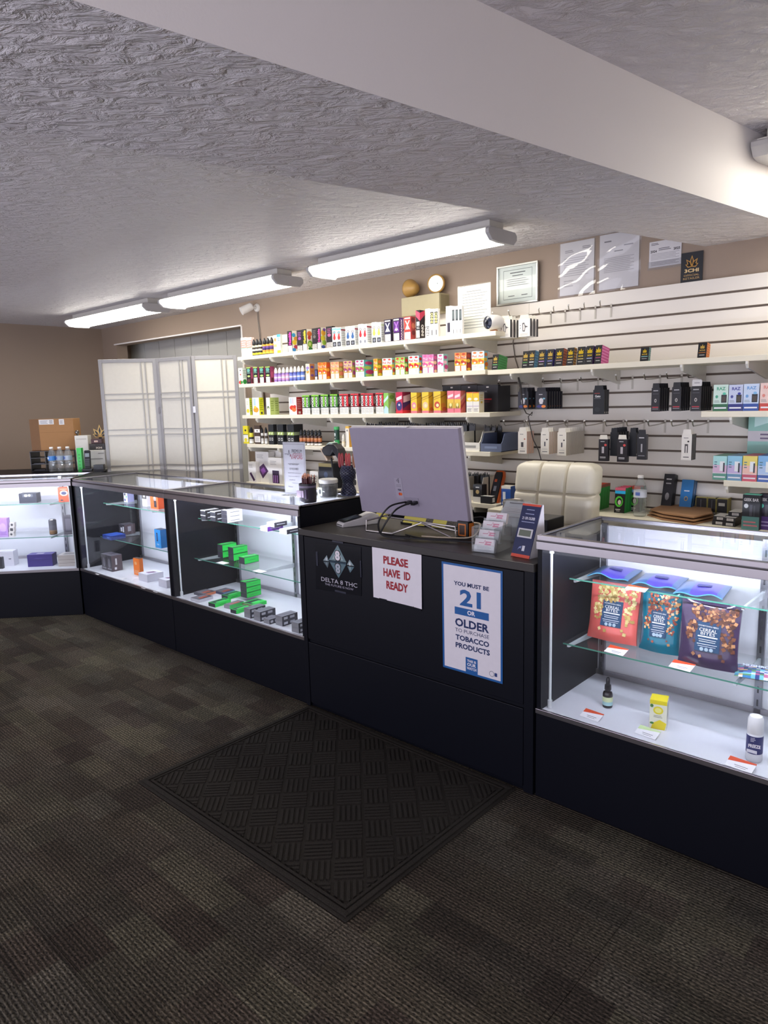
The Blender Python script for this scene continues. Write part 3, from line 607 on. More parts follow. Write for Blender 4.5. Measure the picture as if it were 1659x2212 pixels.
for a, n_, ww in ((733.5, 2, 24), (757.8, 2, 22), (780, 3, 31.5), (811.8, 2, 16.5)):
    for j in range(n_):
        sw = (ww - (5 if n_ > 1 and ww > 17 else 0)) / n_
        popbox(a + j * sw, a + (j + 1) * sw, a + ww if j == n_ - 1 else a + (j + 1) * sw, 851 - (a - 733) * .03, '#d3303a', '#7c1c28', '#d8434a', 'black and red carton with white upright letters')
sbox(THI, 'light green carton with icy print', 828.8, 839, 854, 849, Z3, FY, '#8cc65a', [('p', [(0, .5), (1, .75), (1, .9), (0, .65)], '#c8e8f0'), ('p', [(0, 0), (1, 0), (1, .25), (.4, .4), (0, .2)], '#bcdce6')], [('p', [(0, 0), (1, 0), (1, .5), (.5, .6), (.2, .3)], '#b7cdb8'), ('c', .5, .8, .35, .1, '#6f9c3c')], fc={'right': '#9cc06a'})
sbox(THI, 'crimson carton with dark blue fan', 855, 869.5, 888, 847, Z3, FY, '#c22a4c', [('c', .5, .35, .45, .22, '#34306e'), ('c', .5, .4, .12, .05, '#f0f0f8'), ('p', [(.1, .58), (.9, .68), (.9, .84), (.1, .74)], '#f0dfe6'), ('r', 0, 0, 1, .12, '#d8323c')], [('p', [(0, .2), (1, .5), (1, .75), (0, .5)], '#4a2a5c'), ('p', [(.1, .5), (.9, .6), (.9, .9), (.1, .8)], '#e2b9c4'), ('r', 0, 0, 1, .14, '#d8323c')], fc={'right': '#8f2444', 'top': '#7a1c34'})
for a, b, s_, yt, f_ in ((887.5, 900.5, 911, 848, '#e48aa6'), (911.5, 926, 936, 847, '#e6c9a0'), (936.5, 952, 965.5, 845.5, '#c94f3a')):
    sbox(THI, 'yellow carton with diagonal stripes and pink foot', a, b, s_, yt, Z3, FY, '#efc83c', [('p', [(0, .7), (1, .82), (1, .86), (0, .74)], '#a8822a'), ('p', [(0, .6), (1, .72), (1, .76), (0, .64)], '#c79a30'), ('c', .5, .38, .4, .16, f_), ('c', .55, .36, .2, .08, '#f7e6b0'), ('r', 0, 0, 1, .12, '#dc7a86')], [('p', [(0, .7), (1, .86), (1, .9), (0, .74)], '#8f6c22'), ('c', .4, .35, .35, .12, '#d98f3a'), ('c', .6, .18, .4, .1, '#c9603a'), ('r', 0, 0, 1, .1, '#d0707c')], fc={'right': '#d5a936', 'top': '#f3d86a'})
for a, b, s_ in ((966, 980.5, 980), (981, 995, 1006)):
    sbox(THI, 'pink carton with yellow rays', a, b, s_, 844, Z3, FY, '#e87c8c', [('p', [(0, .2), (.5, .3), (1, .2), (1, .62), (0, .62)], '#eec44a'), ('p', [(.2, .2), (.5, .2), (.2, .5)], '#9c8a2a'), ('p', [(.8, .2), (.5, .2), (.8, .5)], '#9c8a2a'), ('c', .5, .36, .2, .08, '#fbe9a0'), ('p', [(.1, .66), (.9, .74), (.9, .86), (.1, .78)], '#fbe3e6')], [('p', [(0, .1), (1, .5), (1, .6), (0, .3)], '#b84a4a'), ('p', [(0, .5), (1, .8), (1, .9), (0, .7)], '#eab0a0')], fc={'right': '#dc7468'})
for a, b, s_ in ((1007.5, 1021, 1021), (1021.3, 1035, 1046)):
    sbox(THI, 'yellow and white carton with oval badge', a, b, s_, 847, Z3, FY, '#f2eee6', [('r', 0, .55, 1, 1, '#f0cb2a'), ('c', .5, .66, .34, .07, '#fbf6e0'), ('l', .15, .04, .85, .22, '#8c8a86', 3), ('r', 0, .3, 1, .33, '#c9b6cf'), ('r', 0, .95, 1, 1, '#e0743c')], [('c', .5, .5, .2, .06, '#d0b03a'), ('l', .2, .6, .8, .9, '#d8c06a', 3)], fc={'right': '#e4dcc4', 'top': '#d9863c'})
for k, (a, b) in enumerate(((956, 996), (996, 1031), (1031, 1076))):
    y_ = 3.47; xa = at_y(a, 860, y_).x; xb = at_y(b, 860, y_).x; h = at_y((a + b) / 2, 833 - k * .7, y_).z - Z3
    box_thing('storage_carton', f'large plain black carton with pale tag behind the {"pink cartons" if k == 0 else "yellow and white cartons" if k == 1 else "end of the third shelf"}', 'carton', 'large black cartons on the third shelf', xa + .001, y_, Z3, xb - xa - .002, .13, h, '#202026', None, [('r', .44, .9, .56, .95, '#d8d8d4')] + ([('r', .1, .45, .7, .5, '#b8343c'), ('t', 'SMOK', .3, .76, .4, .06, '#7a7a82'), ('r', .1, .36, .6, .39, '#6a3038')] if k == 2 else []))
# ------------------------------------------------------------------ fourth shelf
sbox(FOU, 'yellow and white carton', 525.5, 536, 540, 920, Z4, FY, '#e3d52c', [('r', 0, .12, 1, .5, '#efeee2'), ('c', .5, .22, .35, .1, '#e8d83a'), ('c', .5, .75, .2, .06, '#3a3a2a'), ('r', 0, .5, 1, .53, '#5a5a30')], fc={'right': '#c9bd3a'})
for cx_, lab_, d_ in ((543, ['#f0efe8', '#cfcfc8', '#3a3a36', '#e0d83a', '#e8e04a'], 'yellow'), (566.5, ['#e9e8e4', '#d0cfca', '#4a3f38', '#e4e2dc'], 'white'), (575, ['#e9e8e4', '#c8c8c4', '#4a3f38', '#d8d6d0'], 'white')):
    if cx_ > 560 and 'brown' not in ROWN: ROWN['brown'] = 1; sbox(FOU, 'brown and white carton with small emblem', 550, 562, 566, 919, Z4, FY, '#4a3a30', [('r', 0, .1, 1, .42, '#e9e6e0'), ('r', 0, .62, 1, .8, '#efece4'), ('c', .5, .71, .12, .04, '#2a2a2a'), ('l', .15, .14, .85, .38, '#9a948c', 4)], fc={'right': '#3d3029', 'top': '#b9a24a'})
    p = at_y(cx_, 940, FY + .02); bottle('liquid_bottle', f'black-capped bottle with {d_} label, {nth(FOU)} from left on {FOU}', 'bottles on the fourth shelf', p.x, FY + .02, Z4, .0175 if d_ == 'yellow' else .0125, .128, '#24262a', '#202226', lab_, capf=.3, labz=(.03, .66))
for a, b, s_ in ((580, 591, 599), (599, 612, 620), (620.5, 635, 655)):
    sbox(FOU, 'tall black carton with lime stripe', a, b, s_, 917, Z4, FY, '#23262a', [('r', 0, .48, 1, .63, '#a9c060'), ('p', [(.1, .5), (.3, .5), (.4, .61), (.2, .61)], '#e3ead0'), ('p', [(.55, .5), (.75, .5), (.85, .61), (.65, .61)], '#e3ead0'), ('r', .12, .2, .42, .34, '#c9c9c4'), ('r', .58, .2, .88, .34, '#c9c9c4'), ('r', .17, .24, .37, .30, '#23262a'), ('r', .63, .24, .83, .30, '#23262a')], [('r', 0, .48, 1, .63, '#8f9c78')], fc={'right': '#1c1e22', 'top': '#2c2f35'})
for i in range(6):
    p = at_y(651 + i * 8, 945, FY + .022 + .01 * (i % 2)); bottle('liquid_bottle', f'dark brown bottle with tan lettering, {nth(FOU)} from left on {FOU}', 'bottles on the fourth shelf', p.x, FY + .022 + .01 * (i % 2), Z4, .0148, .112, '#2b2422', '#26282c', ['#e6e2dc', '#3a2a26', '#b5673a', '#c98a5a', '#4a2f28'], capf=.32, labz=(.03, .6))
p = at_y(728, 945, FY + .02)
t = thing('product_tube', 'green and dark green round tube on the fourth shelf beside the monitor', 'tube', (p.x, FY + .02, Z4), 0)
MB('#1f4a34', 'card').lathe([(.0185, 0), (.0185, .03), (.0185, .045), (.0185, .12)], n=16, cols=['#2f9a50', '#2f9a50', '#1f4034']).build('body', t, smooth=True)
MB('#4fb46a', 'satin').lathe([(.0198, .115), (.0198, .133), (.018, .136)], n=16).build('lid', t, smooth=True)
m = MB('#dfe6df'); m.disc((0, -.0192, .082), (1, 0, 0), (0, 0, 1), .006, .012).disc((0, -.0192, .055), (1, 0, 0), (0, 0, 1), .004, .004); m.box(-.014, -.0196, .004, -.003, -.012, .038, '#ececdf'); m.build('print', t)
p = at_y(742, 950, FY + .02); bottle('liquid_bottle', 'small white bottle with pointed cap beside the green tube', 'bottles on the fourth shelf', p.x, FY + .02, Z4, .0125, .086, '#efe9dc', '#f2eee4', ['#d8cfc0', '#f3e9d4', '#f0e2c0', '#d9d2c4'], capf=.38, labz=(.05, .55))
sbox(FOU, 'white and amber carton', 746.5, 754, 768, 921, Z4, FY, '#efe8d8', [('p', [(.3, .76), (.7, .76), (.5, .88)], '#3a3a3a'), ('r', 0, .9, 1, 1, '#e8b84a'), ('r', .1, .1, .3, .7, '#d8d4cc')], fc={'right': '#e0a94a', 'top': '#e8b84a'})
# serrated black pouches standing in bins behind the monitor
def pouch_row(px0, px1, n, ybase, ytop, z, y, label, seed):
    rr = random.Random(seed)
    for i in range(n):
        a = at_y(px0 + (px1 - px0) * i / n, ytop, y).x; b = at_y(px0 + (px1 - px0) * (i + 1) / n, ytop, y).x
        h = at_y((px0 + px1) / 2, ytop, y).z - z; w_ = b - a; pts = [(0, 0), (w_ * 1.08, 0)]
        k = 4
        for j in range(k, -1, -1):
            pts.append((w_ * 1.08 * j / k, h - .012 * rr.random() - .006))
            if j: pts.append((w_ * 1.08 * (j - .5) / k, h + .012 * rr.random() + .004))
        o = MB('#1d1c20', 'satin').prism(pts, 0, .006, 'y').build('foil_pouch'); o.location = (a, y + .012 * (i % 3), z)
        o.rotation_euler[0] = 0
        tag(o, f'{label}, {ORD[i]} from left', 'pouch', label)
pouch_row(791, 1020, 15, 965, 916, Z4 + .004, 3.46, 'black serrated foil pouch showing above the monitor', 3)
pouch_row(1046, 1078, 3, 960, 922, Z4 + .004, 3.50, 'black serrated foil pouch above the blue-grey bin', 4)
pouch_row(1004, 1056, 4, 1075, 1025, Z5 + .004, 3.52, 'black serrated foil pouch above the low white bin', 5)
def bin_(name, label, px0, px1, ytop, z, yf, d, col, dark, group):
    a = at_y(px0, ytop + 30, yf).x; b = at_y(px1, ytop + 30, yf).x; w_ = b - a; h = at_y((px0 + px1) / 2, ytop, yf + .04).z - z
    t = thing(name, label, 'bin', (a, yf, z), 0, group)
    tk = .004
    MB(col, 'satin').box(0, 0, 0, w_, d, tk).build('floor_panel', t)
    for x in (0, w_ - tk): MB(col, 'satin').prism([(0, 0), (d, 0), (d, h), (.035, h), (.012, h * .55), (0, h * .45)], x, x + tk, 'x').build('side_wall', t)
    MB(col, 'satin').box(tk, d - tk, tk, w_ - tk, d, h).build('back_wall', t)
    MB(col, 'satin').box(tk, 0, tk, w_ - tk, tk, h * .45).build('front_wall', t)
    MB(col, 'satin').box(0, .03, h - .006, w_, d, h, ).build('rim', t) if False else None
    MB(dark, 'satin').box(w_ * .2, -.001, h * .18, w_ * .8, 0, h * .3).build('label_slot', t)
    return t
for k in range(4):
    bin_('storage_bin', f'white stacking bin on the fourth shelf, {ORD[k]} from left behind the monitor', 800 + k * 49, 846 + k * 49, 932, Z4, YF + .012, .25, '#e6e2d4', '#d6d2c6', 'white stacking bins')
bin_('storage_bin', 'white stacking bin on the fourth shelf, just right of the monitor', 996, 1036, 932, Z4, YF + .012, .25, '#ece8da', '#9a978e', 'white stacking bins')
bin_('storage_bin', 'blue-grey divided bin at the end of the fourth shelf', 1038, 1083, 936, Z4, YF + .012, .2, '#56607a', '#7d8aa6', None)
bin_('storage_bin', 'white bin on the lowest shelf right of the monitor', 1003, 1038, 1030, Z5, YF + .09, .2, '#ebe6d8', '#dcd8cc', 'white stacking bins')
# ================================================================== lowest left shelf: charger cartons and small stock
def wb(px0, px1, yt, z, yf, d, label, base='#e9e6e2', ops=(), side=(), name='charger_carton', cat='carton', group='charger cartons on the lowest shelf', fc=None, mat='card', rz=0., tilt=0., top=()):
    ym = yt + 25; a = at_y(px0, ym, yf).x; b = at_y(px1, ym, yf).x; h = at_y((px0 + px1) / 2, yt, yf).z - z
    return box_thing(name, label, cat, group, a, yf, z, b - a, d, h, base, fc, ops, side, top, mat, rz, tilt)
_pu = '#4a2a55'
wb(537, 553, 998, Z5, YF + .012, .05, 'narrow white carton picturing a single slim dark charger', ops=[('p', [(.15, .42), (.35, .5), (.85, .12), (.65, .04)], _pu), ('l', .1, .7, .6, .9, '#b9b6b6', 3)])
wb(552.5, 580.5, 976, Z5, YF + .05, .06, 'tall white carton picturing a tilted purple charger', ops=[('p', [(.15, .45), (.6, .62), (.95, .38), (.5, .12)], _pu), ('p', [(.35, .4), (.6, .5), (.75, .36), (.5, .24)], '#8a4f9c'), ('l', .1, .78, .6, .92, '#b9b6b6', 3)])
wb(580, 609, 989, Z5, YF + .012, .05, 'wide white carton picturing an upright purple charger', ops=[('r', .28, .04, .78, .52, '#3a2a44'), ('r', .33, .06, .4, .34, '#b07cc4'), ('r', .46, .06, .53, .34, '#b07cc4'), ('r', .6, .06, .67, .34, '#b07cc4'), ('l', .15, .72, .6, .9, '#b9b6b6', 3)])
wb(581, 608, 973, Z5, YF + .12, .06, 'white carton standing behind the wide charger carton', ops=[('l', .1, .75, .6, .92, '#a9a6a6', 3)])
wb(689, 719, 1001, Z5, YF + .03, .09, 'navy carton with gold top band behind the scanner neck', '#20242f', ops=[('r', 0, .86, 1, 1, '#a89a6a'), ('c', .5, .55, .14, .12, '#3c4a66')], name='stock_carton', group=None)
wb(670, 688, 1018, Z5, YF + .03, .06, 'small white carton between the sign and the navy carton', '#d8d4cc', ops=[('l', .2, .3, .8, .8, '#8a8782', 3)], name='stock_carton', group=None)
wb(756, 778, 1012, Z5, YF + .02, .08, 'white carton with dark drawing left of the monitor', '#e8e3d8', ops=[('c', .5, .4, .12, .14, '#3a3a3c'), ('r', .4, .55, .6, .7, '#3a3a3c')], name='stock_carton', group=None)
wb(1022, 1041, 1047, Z5, YF + .02, .05, 'black carton with white foot on the lowest shelf', '#1e1d20', ops=[('r', 0, 0, 1, .32, '#e2dfd8'), ('c', .5, .6, .2, .12, '#c9b07a'), ('r', .3, .82, .7, .88, '#d8d6d2')], name='stock_carton', group=None)
wb(1038, 1062, 1072, Z5, YF + .01, .04, 'small low black carton with white top in front of the tester', '#1d1c1f', fc={'top': '#e6e4de'}, side=[('r', .2, .2, .8, .8, '#d6d6d2')], name='stock_carton', group=None)
wb(1083, 1103, 1050, Z5, YF + .01, .05, 'blue carton with white hang tab beside the chair', '#2454a8', ops=[('r', .15, .3, .45, .7, '#dfe6f0'), ('r', .1, .05, .6, .18, '#e8ecf4'), ('r', 0, .86, 1, 1, '#e6e0d2')], fc={'right': '#1c3f82', 'top': '#e6e0d2'}, name='stock_carton', group=None)
# orange and black handheld tester leaning on the slatwall
p = at_y(1064, 1082, YF + .06)
t = thing('handheld_tester', 'black and orange handheld tester leaning against the slatwall', 'tester', (p.x, YF + .06, Z5))
M_ = Matrix.Rotation(-.42, 4, 'X')
MB('#d0622c', 'satin').prism([(-.034, 0), (.034, 0), (.034, .17), (.026, .2), (-.026, .2), (-.034, .17)], .0, .026, 'y').xf(M_).build('holster', t, bevel=.006)
MB('#212127', 'satin').prism([(-.026, .004), (.026, .004), (.026, .165), (.02, .188), (-.02, .188), (-.026, .165)], -.008, .004, 'y').xf(M_).build('body', t, bevel=.003)
MB('#c9552a', 'satin').box(-.014, -.0105, .125, .002, -.008, .142).xf(M_).build('display_panel', t)
MB('#8d9098', 'satin').box(-.01, -.0105, .07, .008, -.008, .1).xf(M_).build('button', t)
# electrical boxes and cord on the slatwall behind the shelves
a = at_y(714, 835, YS - .006).x; b = at_y(730, 835, YS - .006).x
t = thing('outlet_cover', 'grey steel outlet cover on the slatwall under the second shelf', 'outlet', (a, YS, 1.545))
MB('#857b6c', 'metal').box(0, -.008, -.07, b - a, -.0002, .05).build('plate', t, bevel=.002)
MB('#5a5348', 'satin').disc(((b - a) / 2, -.0085, .0), (1, 0, 0), (0, 0, 1), .008, .008).build('screw', t)
t = thing('cable_cover', 'white cable box with dark slot left of the third shelf products', 'cable box', (at_y(548, 850, YS).x, YS, 1.5))
MB('#d8d5cf', 'satin').box(0, -.02, -.02, .13, -.0002, .14).build('body', t, bevel=.003)
MB('#2c2b2c', 'satin').box(.04, -.021, .0, .08, -.0195, .012).build('slot', t)

# ================================================================== slanted black flower cartons on the right shelf
def leaf(mb, cx, cz, s_, col, y=-.0006, fill=None):
    for a, l in ((0, 1.0), (.62, .85), (-.62, .85), (1.15, .62), (-1.15, .62)):
        d = Vector((math.sin(a), 0, math.cos(a))); n = Vector((d.z, 0, -d.x)); o = Vector((cx, y, cz))
        mb.face([o, o + d * (s_ * l * .5) + n * (s_ * .17), o + d * (s_ * l), o + d * (s_ * l * .5) - n * (s_ * .17)], col)
        if fill: mb.face([o + d * (s_ * l * .2) + Vector((0, -.0002, 0)), o + d * (s_ * l * .5) + n * (s_ * .09) + Vector((0, -.0002, 0)), o + d * (s_ * l * .85) + Vector((0, -.0002, 0)), o + d * (s_ * l * .5) - n * (s_ * .09) + Vector((0, -.0002, 0))], fill)
ZB, YB_ = 1.656, 3.375
def flower(pl, pr, ps, yt, side, bandc, tx, label, gold='#caa850'):
    ym = yt + 22; a = at_y(pl, ym, YB_ + .01).x; b = at_y(pr, ym, YB_ + .01).x; h = at_y((pl + pr) / 2, yt, YB_ + .02).z - ZB
    d = max(.02, min(.16, at_x(ps, ym, b).y - YB_ - .01)) if ps > pr + 1 else .02
    o = box_thing('flower_carton', label, 'carton', 'slanted black flower cartons', a, YB_, ZB + .002, b - a, d, h, '#1a1a1d', {'right': side, 'top': side}, [('r', .12, .30, .88, .34, bandc), ('r', .2, .14, .8, .18, '#b9b6b0'), ('t', '3CHI', .5, .48, .62, .09, gold)], [('l', .0, .02, 1, .98, tx, 6)], (), 'card', 0, .17)
    m = MB(gold, 'foil'); leaf(m, 0, h * .6, h * .30, gold, -d / 2 - .0008); m.build('gold_leaf', o)
flower(1064, 1077, 1096, 766, '#3c8a4c', '#7cc47a', '#2f6e3c', 'black leaf carton with thick green side, beside the wall cord')
_cols = [(1129, 1142, 1142, 759, '#1f2a22', '#4f9a4a', '#1f2a22', 'dark green band'), (1142.5, 1155.5, 1163, 757.5, '#5fa0c4', '#e6eef0', '#3f7ea8', 'light blue side'), (1163, 1178, 1182, 756, '#3a78c0', '#b88fd0', '#2f5f9a', 'blue side and lilac band'),
         (1182, 1195.5, 1199, 755, '#4a3a9a', '#8a8ad8', '#33287a', 'violet side'), (1199.5, 1217, 1225, 753, '#a83a2c', '#b08a7a', '#c9742c', 'red side'), (1225, 1240, 1246, 751.5, '#c98f2c', '#e8d9a0', '#6b3c1c', 'striped gold side'),
         (1247, 1263, 1266, 749.5, '#8a8a96', '#d8c06a', '#6a6a78', 'grey side'), (1266.5, 1281.5, 1285, 747.5, '#6a3c8a', '#a8b4d8', '#4c2c68', 'purple side'), (1285.5, 1300, 1316, 746, '#cf4a92', '#a84a78', '#e88ac0', 'thick pink side')]
for a, b, s_, yt, sd, bc, tx, d_ in _cols: flower(a, b, s_, yt, sd, bc, tx, f'black leaf carton with {d_}, in the slanted row of nine', '#e0bc2a' if a > 1190 else '#caa850')
flower(1384, 1402, 1406, 751, '#5f8a86', '#9ad0c8', '#4a6a68', 'lone black leaf carton, left of two, right of the row of nine', '#e0bc2a')
flower(1508, 1527, 1534, 741, '#c9742c', '#b8722c', '#a85a1c', 'lone black leaf carton with orange side, nearest the right edge')

# ================================================================== wall paper, frames and boxes above the slatwall
ZT = 2.0394; YD = YW - .003
def sheet(name, label, cat, x0, x1, z0, z1, y, ops=(), col='#e6e4e6', mat='card', group=None, tk=.0015, rot=0., frame=None, film=False):
    w_, h = x1 - x0, z1 - z0
    t = thing(name, label, cat, ((x0 + x1) / 2, y, z0), 0, group)
    MB(col, mat).box(-w_ / 2, -tk, 0, w_ / 2, 0, h).build('sheet', t)
    if ops:
        m = MB(col, mat); decals(m, ops, (-w_ / 2, -tk, 0), (1, 0, 0), (0, 0, 1), w_, h, (0, -.0003, 0)); m.build('print', t)
    if frame:
        f = .010
        MB(frame, 'metal').box(-w_ / 2 - f, -.014, -f, w_ / 2 + f, 0, 0).box(-w_ / 2 - f, -.014, h, w_ / 2 + f, 0, h + f).box(-w_ / 2 - f, -.014, 0, -w_ / 2, 0, h).box(w_ / 2, -.014, 0, w_ / 2 + f, 0, h).build('frame', t, bevel=.001)
        MB(mat='glass').face([(-w_ / 2, -.008, 0), (w_ / 2, -.008, 0), (w_ / 2, -.008, h), (-w_ / 2, -.008, h)]).build('glass_pane', t)
    if film:
        nu, nv = 10, 14; rr = random.Random(label); V = []; Fs = []
        for j in range(nv + 1):
            for i in range(nu + 1):
                u, v = i / nu, j / nv
                yy = -.006 - .006 * math.sin(7 * v + 3 * u + rr.random() * .3) * math.sin(math.pi * u) * math.sin(math.pi * v) - .004 * math.sin(13 * v - 5 * u)
                V.append((-w_ / 2 - .008 + (w_ + .02) * u, min(-.0025, yy), -.01 + (h + .015) * v))
        for j in range(nv):
            for i in range(nu): k = j * (nu + 1) + i; Fs.append((k, k + 1, k + nu + 2, k + nu + 1))
        MB(mat='plastic_film').add(V, Fs).build('plastic_sleeve', t, smooth=True)
    return t
sheet('framed_certificate', 'certificate in a thin silver frame standing on the slatwall top', 'certificate', -2.395, -2.14, ZT + .012, 2.255, YW - .02, [('r', .12, .1, .88, .115, '#7e8a88'), ('r', .12, .9, .88, .915, '#7e8a88'), ('r', .12, .1, .13, .915, '#7e8a88'), ('r', .87, .1, .88, .915, '#7e8a88'), ('l', .3, .8, .7, .86, '#4a4f52', 1), ('l', .36, .72, .64, .78, '#6a6f72', 1), ('l', .22, .45, .78, .68, '#8f9598', 4), ('l', .25, .17, .42, .22, '#5a5f62', 1), ('l', .6, .17, .76, .22, '#4a4f52', 1)], '#dfe6e2', frame='#c9cbc8')
sheet('paper_notice', 'left of two letters in wrinkled plastic sleeves on the wall', 'notice', -2.005, -1.803, 2.055, 2.335, YD, [('l', .15, .8, .4, .86, '#8a8890', 2), ('l', .66, .84, .92, .9, '#77757d', 2), ('l', .12, .35, .85, .72, '#b5b3b8', 9), ('l', .12, .15, .4, .3, '#b0aeb4', 3)], '#d9d7da', film=True)
sheet('paper_notice', 'right of two letters in wrinkled plastic sleeves on the wall', 'notice', -1.772, -1.556, 2.058, 2.34, YD, [('l', .12, .84, .3, .9, '#77757d', 1), ('l', .62, .74, .85, .79, '#8a8890', 1), ('l', .38, .66, .6, .7, '#66646c', 1), ('l', .12, .3, .88, .58, '#b0aeb4', 9)], '#d6d4d8', film=True)
o = sheet('paper_permit', 'white yearly permit sheet with 2024 and 2025 printed, under the beam', 'permit', -1.503, -1.342, 2.136, 2.262, YD, [('t', '2024', .14, .62, .2, .1, '#2c2a30'), ('t', '2025', .86, .62, .2, .1, '#2c2a30'), ('l', .06, .85, .3, .95, '#4a484e', 2), ('l', .3, .62, .68, .74, '#55535a', 2), ('l', .06, .28, .94, .54, '#aaa8ae', 5), ('l', .06, .06, .94, .22, '#8a888e', 3)], '#d8d6da', film=False)
MB(mat='plastic_film').box(-.086, -.004, -.012, .086, -.0035, .03).build('plastic_sleeve', o)
# black leaf retailer sign
t = thing('retailer_sign', 'black retailer card with gold leaf standing on the slatwall top', 'sign', (-1.287, YW - .008, ZT + .001))
MB('#1f2127', 'card').box(-.052, -.002, -.0, .052, 0, .142).build('card', t)
m = MB('#c9964a', 'foil'); leaf(m, 0, .072, .055, '#c9964a', -.0024, '#1f2127'); m.build('gold_leaf', t)
m = MB('#d9b878', 'card'); m.text('3CHI', (0, -.0024, .055), (1, 0, 0), (0, 0, 1), .017, .068, '#e3c690', bold=True).text('OFFICIAL', (0, -.0024, .033), (1, 0, 0), (0, 0, 1), .0095, .074, '#c9a468').text('RETAILER', (0, -.0024, .018), (1, 0, 0), (0, 0, 1), .0095, .078, '#c9a468'); m.build('lettering', t)
# paper notice in an acrylic stand on the top shelf
t = sheet('paper_notice', 'large white typed notice standing on the top shelf', 'notice', -2.545, -2.315, Z1 + .001, Z1 + .282, 3.47, [('l', .28, .87, .72, .9, '#8d8b88', 1)] + [('l', .15, .82 - .057 * k, .9 - .07 * (k % 3), .85 - .057 * k, '#a19f9c', 1) for k in range(13)], '#efe9e2')
MB(mat='glass').box(-.118, -.006, 0, .118, -.003, .285).build('acrylic_front', t)
MB('#dad6cf', 'satin').box(-.115, -.05, 0, .115, .0, .002).build('foot', t)
# emergency light
xe, xw = -3.09, -2.78
t = thing('emergency_light', 'beige emergency light box with two lamp heads on the wall', 'emergency light', ((xe + xw) / 2, YW, 2.041))
MB('#b3a988', 'satin').box(-.158, -.105, 0, .155, 0, .12).build('body', t, bevel=.004)
MB('#8d8468', 'satin').box(.1555, -.09, .01, .157, -.01, .11).build('side_cover', t)
MB('#2b2a28', 'satin').disc((.158, -.045, .03), (0, 1, 0), (0, 0, 1), .006, .006).build('test_button', t)
def lamp_head(cx, cz, az, el, nm, full):
    g = bpy.data.objects.new('lamp_head', MB('#b08a4c', 'satin').lathe([(.022, -.07), (.036, -.05), (.056, -.01), (.0585, 0), (.0585, .012), (.05, .012)], n=22).mesh('lamp_head', True)); COL.objects.link(g); g.parent = t
    g.location = (cx, -.06, cz); g.rotation_euler = (el, 0, az)
    ln = MB('#a8b0b0', 'metal').lathe([(.001, .005), (.03, .009), (.049, .0125)], n=20).build('lens', g, smooth=True)
    MB('#e9eef0', 'gloss').box(-.012, -.004, .013, .012, .004, .02).build('bulb', g)
lamp_head(.10, .183, 0.25, math.radians(92), 'front', True)
lamp_head(-.115, .18, -1.8, math.radians(80), 'left', False)
for x in (-.115, .10): MB('#a5997a', 'satin').lathe([(.014, .118), (.014, .138)], (x, -.055, 0), 12).build('swivel', t)
# security camera on the wall
pc = at_y(556, 665, YW)
t = thing('security_camera', 'white bullet camera fixed to the wall above the top shelf', 'camera', (pc.x, YW, pc.z))
MB('#dcdad8', 'satin').lathe([(.034, 0), (.034, .008), (.028, .016)], n=18).xf(Matrix.Rotation(math.radians(90), 4, 'X')).build('wall_plate', t, smooth=True)
MB('#d5d3d1', 'satin').tube([(0, -.012, 0), (0, -.05, .004), (-.02, -.07, .0)], .011, 8).build('arm', t, smooth=True)
dv = Vector((-.34, -.75, -.40)).normalized()
Q = dv.to_track_quat('Z', 'Y').to_matrix().to_4x4(); Q.translation = (-.015, -.07, 0)
MB('#d9d7d6', 'satin').lathe([(.02, -.03), (.031, -.02), (.033, .06), (.033, .075), (.028, .075)], n=18).xf(Q).build('housing', t, smooth=True)
MB('#26262b', 'gloss').lathe([(.029, .066), (.001, .0685)], n=18).xf(Q).build('lens_face', t)
MB('#7a2a30', 'gloss').lathe([(.011, .069), (.0105, .073)], n=12).xf(Q).build('lens', t)
for dx in (0, .012): MB('#6b6662', 'satin').tube([(dx, -.006, -.02), (dx + .004, -.006, -.10), (dx + .016, -.006, -.22), (dx + .018, -.006, pc.z * 0 - .30)], .0022, 5).build('cord', t)
# small egg-shaped camera at the end of the top shelf
p = at_y(1061, 712, YF + .04)
t = thing('security_camera', 'small white egg-shaped camera with dark face on the top shelf end', 'camera', (p.x, YF + .05, Z1))
dv = Vector((-.25, -.93, -.05)).normalized(); Q = dv.to_track_quat('Z', 'Y').to_matrix().to_4x4(); Q.translation = (.01, .01, .052)
MB('#e2dfdb', 'satin').lathe([(.012, -.052), (.033, -.04), (.042, -.01), (.042, .03), (.038, .05), (.036, .052)], n=20).xf(Q).build('housing', t, smooth=True)
MB('#252a3a', 'gloss').lathe([(.0365, .0515), (.033, .0545), (.001, .056)], n=20).xf(Q).build('face_plate', t, smooth=True)
MB('#10131c', 'gloss').lathe([(.01, .0555), (.009, .0585)], n=12).xf(Q).build('lens', t)
MB('#cf8a5a', 'satin').lathe([(.024, 0), (.024, .006), (.010, .018)], n=16, c=(.005, .01, 0)).build('base', t)

